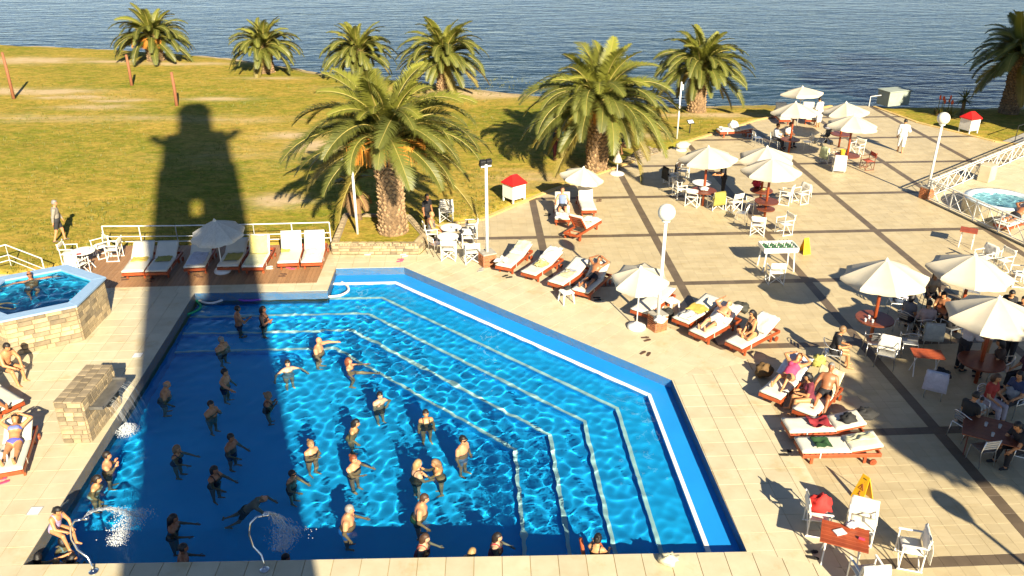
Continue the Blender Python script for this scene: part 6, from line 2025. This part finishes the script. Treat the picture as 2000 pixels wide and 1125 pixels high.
def person(label, loc, face, pose, build, skin='skin_tan', hair=('short', 'dark'), wear=(), height=1.72, feet_z=None, pelvis_z=None, glasses=False, extra=None, wet=False, group='people'):
    """loc = ground position; the figure stands on feet_z or has its pelvis at pelvis_z"""
    B = body(pose, build)
    s = height / 1.68
    z = (feet_z - B['lowz'] * s) if pelvis_z is None else pelvis_z
    o = link('person', skin_mesh(B, skin), None, (loc[0], loc[1], z), (0, 0, R(face)), (s, s, s))
    tag(o, label, 'person', group)
    parts_ = []
    for kind, col in wear:
        if kind == 'skirt': continue
        m, off = garment(B, kind)
        ck = (B['key'], kind, col)
        if ck not in _hm: _hm[ck] = cloth_mesh(B, m, off, col)
        if _hm[ck]: parts_.append(link({'trunks': 'swim_trunks', 'briefs': 'swim_briefs', 'tee': 'shirt', 'long': 'long_sleeved_shirt', 'onepiece': 'swimsuit', 'towel': 'towel_wrap'}.get(kind, kind), _hm[ck], o))
    if hair:
        hk = (hair[0], hair[1], round(B['T'][0, 2], 3))
        if hk not in _hm: _hm[hk] = hair_mesh(hair[0], B['T'], hk[2]).mesh('hair', 'hair_' + hair[1], True)
        parts_.append(link('hair', _hm[hk], o))
    if glasses:
        T = B['T']; g = MB()
        M = Matrix([list(r) for r in T])
        g.box(M @ Vector((.128, 0, .712)), (.02, .135, .036), rot=M); g.box(M @ Vector((.07, 0, .715)), (.12, .160, .010), rot=M)
        parts_.append(g.obj('sunglasses', 'lens', o))
    for c in [o] + parts_:
        if wet: c.cycles.is_caustics_receiver = True
    return o

# ---- in the pool
FLOOR_Z = SZ[5]
def step_z(x, y):
    z = FLOOR_Z
    for k in range(4, -1, -1):
        poly = SL[k] + [POOL_E, POOL_F] + ([POOL_G] if k < 2 else [])
        if inside((x, y), poly): return SZ[k + 1]
    return LEDGE_Z
BLK, NAVY, RED, BLUE, GREEN, PINK = (.015, .015, .02), (.02, .03, .09), (.55, .02, .03), (.02, .10, .42), (.02, .10, .05), (.60, .06, .16)
PG = 'bathers in the swimming pool'
SWN, SWIM = 0, []
def swimmer(u, v, face, pose, build, label, skin='skin_tan', hair=('short', 'dark'), wear=(), height=1.70, glasses=False, dz=0.03):
    p = gp(u, v, WATER_Z)
    global SWN
    SWN += 1
    if pose == 'low_forward': pose = ('low_forward', 'low_b', 'low_c', 'low_d')[(SWN * 7 // 3) % 4]
    face += ((SWN * 37) % 41) - 20
    SWIM.append((p.x, p.y))
    return person(label, (p.x, p.y), face, pose, build, skin, hair, wear, height, feet_z=step_z(p.x, p.y) - dz, glasses=glasses, wet=True, group=PG)
TR = lambda c: (('trunks', c),)
OP = lambda c: (('onepiece', c),)
BI = lambda c: (('bikini_top', c), ('briefs', c))
W_ = 'woman'; M_ = 'man'
swimmer(466, 634, 10, 'low_forward', 'm', 'dark haired bather at the far pool edge in shade, left of a pair', 'skin_brown', ('short', 'black'), TR(NAVY), 1.62)
swimmer(515, 634, -20, 'fold', 'f', 'bather at the far pool edge in shade, right of a pair', 'skin_brown', ('bob', 'dark'), OP(BLK), 1.62)
swimmer(432, 680, -30, 'fold', 'big', 'grey haired bather with folded arms in the tower shade', 'skin_tan', ('short', 'grey'), TR(BLK), 1.66)
swimmer(438, 748, -15, 'reach', 'm', 'shaded man with one arm stretched, above the hands on chin man', 'skin_tan', ('short', 'black'), TR(NAVY), 1.74)
swimmer(317, 772, 15, 'low_forward', 'big', 'bald broad backed man standing near the left pool edge', 'skin_tan', ('fringe', 'grey'), TR(BLK), 1.72)
swimmer(411, 806, -25, 'chin', 'm', 'man in the shade holding his hands to his chin', 'skin_tan', ('short', 'black'), TR((.3, .3, .25)), 1.66)
swimmer(449, 872, -10, 'low_forward', 'm', 'dark haired man in the middle of the tower shade', 'skin_brown', ('short', 'black'), TR(NAVY), 1.66)
swimmer(521, 788, 20, 'chin', 'f', 'woman in the shade touching her hair', 'skin_brown', ('bun', 'sandy'), OP(BLK), 1.62)
swimmer(342, 888, 5, 'forward', 'f', 'fair haired woman with raised forearms in the tower shade', 'skin_tan', ('bob', 'sandy'), OP(NAVY), 1.56)
swimmer(416, 932, -5, 'forward', 'f', 'dark woman in the shade stretching her hand out flat', 'skin_brown', ('bob', 'black'), OP(BLK), 1.62)
swimmer(476, 980, -10, 'swim', 'm', 'balding man up to his shoulders looking at the light', 'skin_red', ('fringe', 'sandy'), TR(BLK), 1.60, dz=-.12)
swimmer(567, 936, -30, 'low_forward', 'm', 'man in black sunglasses up to his neck in shade', 'skin_tan', ('short', 'black'), TR(BLK), 1.54, True, dz=.04)
swimmer(334, 1030, -5, 'forward', 'f', 'dark haired woman with both arms forward near the chrome spout', 'skin_brown', ('long', 'black'), BI(BLK), 1.62)
swimmer(355, 1093, 15, 'low_forward', 'm', 'shaded man near the bottom pool edge', 'skin_brown', ('short', 'black'), TR(BLK), 1.66)
swimmer(545, 1098, 0, 'low_forward', 'm', 'dark head close to the near edge beside the second spout', 'skin_brown', ('short', 'black'), TR(BLK), 1.50, dz=.04)
swimmer(207, 910, 20, 'chin', 'm', 'man with hand at his mouth at the left pool wall', 'skin_red', ('short', 'dark'), TR(BLK), 1.66)
swimmer(180, 951, 10, 'low_forward', 'f', 'woman with white halter strap at the left pool wall', 'skin_tan', ('pony', 'dark'), BI((.7, .68, .62)), 1.60)
swimmer(124, 1064, 150, 'fold', 'child', 'child with dark wet hair in front of the girl on the edge', 'skin_tan', ('bob', 'black'), OP((.65, .65, .65)), 1.42)
swimmer(76, 1100, 120, 'edge_arm', 'girl', 'dark haired girl with an arm up on the corner of the pool', 'skin_tan', ('long', 'black'), BI(BLK), 1.48)
swimmer(110, 1096, -60, 'low_forward', 'child', 'fair haired child between two dark heads in the pool corner', 'skin_fair', ('short', 'blond'), TR(NAVY), 1.34)
swimmer(140, 1102, 20, 'fold', 'girl', 'dark haired girl next to the left chrome spout', 'skin_tan', ('long', 'black'), BI(BLK), 1.48)
swimmer(620, 684, -20, 'reach_left', 'big', 'bald big bellied man pointing to the right', 'skin_red', None, TR(BLK), 1.72)
swimmer(562, 722, -70, 'spread', 'f', 'woman in patterned swimsuit facing the viewer with arms out', 'skin_fair', ('short', 'dark'), OP((.25, .3, .38)), 1.62)
swimmer(686, 718, -8, 'kick', 'f', 'red haired woman stretching arm and leg to the right', 'skin_red', ('bob', 'red'), BI(BLUE), 1.60)
swimmer(740, 786, -55, 'akimbo', 'slim', 'young man covering his face with one hand', 'skin_fair', ('short', 'black'), TR(BLK), 1.64)
swimmer(832, 822, -75, 'stand', 'f', 'woman in strapless dark swimsuit facing the viewer', 'skin_tan', ('pony', 'dark'), OP(BLK), 1.62)
swimmer(685, 840, 0, 'low_forward', 'f', 'dark haired woman in profile in the middle of the pool', 'skin_tan', ('bob', 'black'), BI((.25, .2, .12)), 1.62)
swimmer(903, 882, -25, 'stand', 'm', 'man in black sunglasses and blue shorts near the steps', 'skin_red', ('short', 'black'), TR((.2, .26, .45)), 1.74, True)
swimmer(607, 882, -30, 'fold', 'f', 'woman with tied fair hair holding something dark', 'skin_red', ('bun', 'sandy'), BI(BLK), 1.62)
swimmer(690, 912, -15, 'low_forward', 'fbig', 'woman with red hair in a bun stretching one hand', 'skin_red', ('bun', 'red'), BI(BLK), 1.62)
swimmer(812, 925, 8, 'low_forward', 'fbig', 'blond woman in black whose face the girl touches', 'skin_fair', ('bob', 'blond'), OP(BLK), 1.64)
swimmer(860, 918, 178, 'hold_up', 'girl', 'long haired girl with her hands at the blond woman\'s face', 'skin_tan', ('long', 'sandy'), BI(BLK), 1.60)
swimmer(674, 1020, -10, 'low_forward', 'big', 'big man in bright blue trunks', 'skin_red', ('short', 'grey'), TR((.01, .16, .60)), 1.74)
swimmer(815, 998, -10, 'low_forward', 'big', 'dark haired man in green trunks', 'skin_red', ('short', 'brown'), TR(GREEN), 1.76)
swimmer(821, 1066, -10, 'low_forward', 'fbig', 'woman in a red swimsuit seen from behind, nearest the middle', 'skin_fair', ('bob', 'brown'), OP(RED), 1.60)
swimmer(966, 1062, -8, 'low_forward', 'fbig', 'woman in a red swimsuit by the last underwater step', 'skin_fair', ('bob', 'dark'), OP((.6, .03, .06)), 1.56)
swimmer(920, 1094, 55, 'fold', 'fbig', 'blond woman in black at the near pool edge', 'skin_fair', ('bob', 'blond'), OP(BLK), 1.54, dz=.03)
swimmer(1163, 1094, 75, 'forward', 'f', 'dark haired woman in black holding the orange noodle', 'skin_tan', ('bun', 'black'), OP(BLK), 1.60, dz=.30)
p = gp(98, 1040); person('girl in a bright patterned swimsuit sitting on the pool edge', (p.x + .1, p.y + .05), -20, 'sit_lean', 'child', 'skin_tan', ('pony', 'black'), OP((.45, .35, .55)), 1.45, pelvis_z=.10, group='people around the pool')

# ---- around the pool
AG = 'people around the pool'
def on_lounger(k, x, y, pose, build, label, face=0, up=.0, **kw):
    root, c, d, ang, bk = Ls[k]
    q = c + d * x + Vector((-d.y, d.x, 0)) * y
    return person(label, (q.x, q.y), math.degrees(ang) + face, pose, build, pelvis_z=.53 + up, group=AG, **kw)
POSES['lie_r4'] = dict(POSES['lie'], lean=-50); POSES['lie_r7'] = dict(POSES['lie_flat'], lean=-62); POSES['lie_r9'] = dict(POSES['lie_knees'], lean=-58); POSES['lie_b1'] = dict(POSES['lie'], lean=-64)
on_lounger('r4', -.05, 0, 'lie_r4', 'slim', 'man in black shorts lying back with arms over his face', skin='skin_brown', hair=('short', 'black'), wear=(('trunks', BLK),), height=1.68)
on_lounger('r7', -.05, 0, 'lie_r7', 'm', 'tanned man lying with a white towel round his hips', skin='skin_red', hair=('fringe', 'sandy'), wear=(('towel', WHITE),), height=1.68)
on_lounger('r8', .1, .05, 'cross_legs', 'f', 'woman in black swimsuit and sunglasses sitting cross legged', face=-25, skin='skin_tan', hair=('long', 'black'), wear=(('onepiece', BLK),), height=1.62, glasses=True)
on_lounger('r9', -.05, .02, 'lie_r9', 'fbig', 'woman in pink lying with hands behind her head', skin='skin_tan', hair=('bob', 'red'), wear=(('onepiece', PINK),), height=1.62)
on_lounger('r10', -.12, .12, 'sit_back', 'm', 'tanned grey haired man leaning back on the shared lounger', face=10, skin='skin_brown', hair=('short', 'grey'), wear=(('trunks', BLK),), height=1.70)
on_lounger('r10', .42, -.1, 'sit_hold', 'f', 'woman in a dark red top reading on the shared lounger', face=-55, skin='skin_tan', hair=('bob', 'black'), wear=(('tee', (.16, .02, .04)), ('briefs', BLK)), height=1.58)
on_lounger('b1', .0, 0, 'lie_b1', 'f', 'woman in a blue bikini and sunglasses lying back', skin='skin_tan', hair=('bob', 'brown'), wear=(('bikini_top', (.16, .20, .60)), ('briefs', (.10, .10, .50))), height=1.66, glasses=True)
p = gp(18, 742); person('man in dark shorts bending forward on his lounger', (p.x, p.y), -20, 'sit_lean', 'm', 'skin_tan', ('short', 'dark'), (('trunks', BLK),), 1.76, pelvis_z=.50, group=AG)
on_lounger('b2', .35, -.35, 'lie_flat', 'slim', 'legs of a person lying at the left photo edge', skin='skin_brown', hair=('short', 'black'), wear=(('trunks', BLK),), height=1.7)
on_lounger('u1', -.22, .0, 'sit_back', 'm', 'man in a blue shirt sitting up under the small parasol', skin='skin_red', hair=('short', 'brown'), wear=(('vest', (.18, .24, .4)), ('trunks', BLK)), height=1.66, up=.0)
p = gp(120, 471, -.1); person('man in grey pullover and dark shorts walking on the lawn', (p.x, p.y), 20, 'stride', 'm', 'skin_red', ('short', 'grey'), (('long', (.30, .27, .22)), ('shorts', (.03, .03, .035)), ('shoes', (.1, .08, .06))), 1.72, feet_z=-.10, group='people on the lawn')
# hot tub
p = gp(38, 558, 1.15); person('tanned man with sunglasses leaning on the hot tub rim', (-15.95, 25.2), -60, 'tub', 'big', 'skin_brown', None, (('trunks', BLK),), 1.72, pelvis_z=.66, glasses=True, wet=True, group='people in the hot tub')
person('woman with legs stretched out in the hot tub', (-16.55, 23.85), 0, 'tub', 'f', 'skin_tan', ('bob', 'dark'), OP(BLK), 1.62, pelvis_z=.70, wet=True, group='people in the hot tub')
# palm tables
q = C['p1'].location; person('blond woman in a striped swimsuit seated by the palm', (q.x, q.y), 0, 'sit', 'fbig', 'skin_red', ('short', 'blond'), OP((.12, .12, .13)), 1.62, pelvis_z=.55, group=AG)
p = gp(836, 452); person('dark figure standing in palm shade behind the blond woman', (p.x, p.y), -40, 'stand', 'm', 'skin_brown', ('short', 'black'), (('tee', BLK), ('trunks', BLK)), 1.6, feet_z=0, group=AG)
LG = 'people on the lawn'
p = gp(1083, 312, -.1); person('person in black top and dark red trousers under the second palm', (p.x, p.y), 10, 'fold', 'm', 'skin_tan', ('short', 'black'), (('tee', BLK), ('pants', (.12, .015, .02))), 1.68, feet_z=-.1, group=LG)
p = gp(1103, 304, -.1); person('woman in aqua top and white shorts under the second palm', (p.x, p.y), 170, 'stand', 'f', 'skin_tan', ('long', 'black'), (('vest', (.10, .48, .52)), ('shorts', WHITE)), 1.62, feet_z=-.1, group=LG)
p = gp(1221, 299); person('person in black and white squatting on the cobbled path', (p.x, p.y), 200, 'squat', 'f', 'skin_tan', ('long', 'brown'), (('tee', BLK), ('briefs', WHITE)), 1.64, feet_z=0, group=LG)
TG = 'people on the terrace'
p = gp(1410, 386); person('waiter in black serving at the round white table', (p.x, p.y), 170, 'tray', 'slim', 'skin_tan', ('short', 'brown'), (('tee', BLK), ('pants', BLK), ('shoes', BLK)), 1.76, feet_z=0, group=TG)
for k, lab, top, pants, hair, b, sk in (('f2', 'far seated man in a pale shirt and dark tie', (.45, .48, .55), (.02, .02, .03), ('short', 'dark'), 'm', 'skin_tan'), ('f3', 'far seated man in a white tee shirt', (.78, .75, .68), (.03, .03, .03), ('short', 'black'), 'm', 'skin_brown'),
                                   ('h5', 'seated woman in a grey top at the cafe group', (.16, .17, .20), (.02, .02, .03), ('bob', 'black'), 'f', 'skin_tan'),
                                   ('h6', 'seated man in a pink shirt at the cafe group', (.42, .33, .33), (.02, .02, .02), ('short', 'black'), 'm', 'skin_tan'),
                                   ('h7', 'seated person in black beside the waiter in white', BLK, BLK, ('long', 'black'), 'f', 'skin_tan'),
                                   ('h8', 'seated person in a lilac shirt at the cafe group', (.40, .38, .48), (.05, .07, .12), ('short', 'black'), 'm', 'skin_tan'),
                                   ('h16', 'seated girl in a beige top under the middle cafe parasol', (.40, .32, .22), BLK, ('long', 'black'), 'f', 'skin_tan'),
                                   ('h12', 'seated person in a red shirt at the dark table', (.42, .04, .025), (.42, .38, .42), ('bob', 'brown'), 'f', 'skin_tan'),
                                   ('h11', 'seated parent in black holding a small child', (.02, .02, .02), BLK, ('short', 'black'), 'm', 'skin_tan'),
                                   ('h14', 'seated person in dark blue at the right photo edge', (.04, .06, .14), BLK, ('short', 'black'), 'm', 'skin_tan')):
    r_ = C[k]; q = r_.location; a = r_.rotation_euler.z
    person(lab, (q.x - .03 * math.cos(a), q.y - .03 * math.sin(a)), math.degrees(a), 'sit_hold' if k in ('h11', 'h5', 'f3', 'h7') else 'sit', b, sk, hair, (('long' if k in ('f2', 'h8', 'h6') else 'tee', top), ('pants', pants), ('shoes', BLK)), 1.70, pelvis_z=.53, group=TG)
q = C['h11'].location; person('small child in a pale top on the lap of the parent in black', (q.x + .33, q.y + .12), 40, 'sit', 'child', 'skin_tan', ('short', 'black'), (('tee', (.5, .52, .5)), ('pants', (.3, .3, .25))), .95, pelvis_z=.66, group=TG)
p = gp(1836, 632); person('seated girl with fair streaks leaning over the cafe table', (p.x, p.y), -140, 'sit_lean', 'f', 'skin_tan', ('long', 'dark'), (('tee', (.30, .12, .05)), ('pants', BLK)), 1.64, pelvis_z=.53, group=TG)
p = gp(1872, 722); person('waiter in a white shirt and black trousers at the table', (p.x, p.y), 15, 'tray', 'm', 'skin_tan', ('short', 'black'), (('long', (.62, .60, .62)), ('pants', BLK), ('shoes', BLK)), 1.74, feet_z=0, group=TG)
p = gp(1965, 708); person('person in black standing under the nearest cafe parasol', (p.x, p.y), -160, 'fold', 'slim', 'skin_tan', ('short', 'dark'), (('tee', BLK), ('pants', BLK), ('shoes', BLK)), 1.74, feet_z=0, group=TG)
p = gp(1985, 905); person('person in black bending forward at the right photo edge in shade', (p.x, p.y), 190, 'sit_lean', 'm', 'skin_tan', ('short', 'black'), (('tee', BLK), ('pants', BLK), ('shoes', BLK)), 1.70, pelvis_z=.52, group=TG)
for u_, v_, f_, ps, bd, lab, top, pants, hr in ((1922, 690, 200, 'fold', 'f', 'woman in a pale dress standing behind the waiter in white', (.55, .53, .55), (.5, .48, .5), ('long', 'dark')),
        (1985, 650, 200, 'sit', 'm', 'seated man in a dark shirt beyond the nearest parasol', (.04, .04, .05), BLK, ('short', 'black')),
        (1945, 742, 150, 'sit_hold', 'f', 'seated woman in dark brown behind the nearest parasol pole', (.06, .035, .025), BLK, ('bob', 'black')),
        (1995, 760, 190, 'sit', 'f', 'seated person in a plum top at the right edge in shade', (.10, .03, .05), BLK, ('long', 'brown')),
        (1960, 628, -120, 'sit_lean', 'f', 'seated girl in black beyond the nearest cafe parasol', BLK, BLK, ('long', 'black'))):
    p = gp(u_, v_)
    if ps.startswith('sit'):
        chair(u_, v_, f_, 'c', 'aluminium chair of the ' + lab, GA)
        person(lab, (p.x, p.y), f_, ps, bd, 'skin_tan', hr, (('tee', top), ('pants', pants), ('shoes', BLK)), 1.66, pelvis_z=.53, group=TG)
    else:
        person(lab, (p.x, p.y), f_, ps, bd, 'skin_tan', hr, (('tee', top), ('shorts', pants)), 1.66, feet_z=0, group=TG)
p = gp(1622, 712)
C['x'] = chair(1622, 712, -15, 'c', 'aluminium chair of the person in black shading the eyes', GA)
q = C['x'].location; person('person in black shading the eyes with one hand', (q.x, q.y), -15, 'sit_hold', 'slim', 'skin_tan', ('short', 'sandy'), (('tee', BLK), ('trunks', BLK)), 1.68, pelvis_z=.53, group=TG)
q = C['x'].location; lay_heap((q.x - .42, q.y - .12), .0, .2, (.45, .42, .10), 'yellow green bag hanging by the person shading the eyes', 61, 'bag', .9, 'beach_bag')
p = gp(1757, 297); person('person in a white bathrobe walking with a phone at the ear', (p.x, p.y), 70, 'phone', 'm', 'skin_tan', ('short', 'black'), (('robe', (.80, .79, .76)),), 1.74, feet_z=0, group=TG)
p = gp(1597, 248); person('person in white bending between the far parasols', (p.x, p.y), 120, 'tray', 'm', 'skin_tan', ('short', 'black'), (('robe', (.80, .79, .76)),), 1.70, feet_z=0, group=TG)
on_lounger('s1', -.05, 0, 'lie', 'm', 'tanned person lying beside the round spa', skin='skin_brown', hair=('short', 'black'), wear=(('trunks', BLK),), height=1.7)
# rings and wakes on the water round each bather
co = np.empty(len(pw.data.vertices) * 3); pw.data.vertices.foreach_get('co', co); co = co.reshape(-1, 3)
for i, (x_, y_) in enumerate(SWIM):
    d_ = np.hypot(co[:, 0] - x_, co[:, 1] - y_)
    k_ = 2 * math.pi / (.28 + .02 * (i % 5))
    co[:, 2] += .0035 * np.exp(-d_ / .5) * np.sin(k_ * d_ + i)
pw.data.vertices.foreach_set('co', co.ravel()); pw.data.update()
# pushchair near the far parasols
p = gp(1608, 282); pc = empty('pushchair', (p.x, p.y, 0), R(200), 'dark folding pushchair with a grey hood near the far parasols', 'pushchair')
for s in (-1, 1):
    MB().tube([(.35, s * .22, .08), (-.1, s * .22, .55), (-.45, s * .22, 1.0)], .016, 6).obj('frame_tube', 'black', pc)
    MB().tube([(-.35, s * .22, .08), (.1, s * .22, .6)], .016, 6).obj('frame_tube', 'black', pc)
    for x in (.35, -.35): MB().tube([(x, s * .25 - .02, .09), (x, s * .25 + .02, .09)], .09, 12).obj('wheel', 'black', pc)
MB().box((0, 0, .48), (.36, .38, .06), ch=.02).obj('seat', 'black', pc)
MB().box((-.24, 0, .74), (.06, .38, .5), ch=.02, rot=Matrix.Rotation(R(-15), 3, 'Y')).obj('backrest', 'black', pc)
MB().blob((-.12, 0, 1.0), (.28, .23, .16), 12, 8).obj('hood', cmat((.30, .30, .36)), pc, smooth=True)
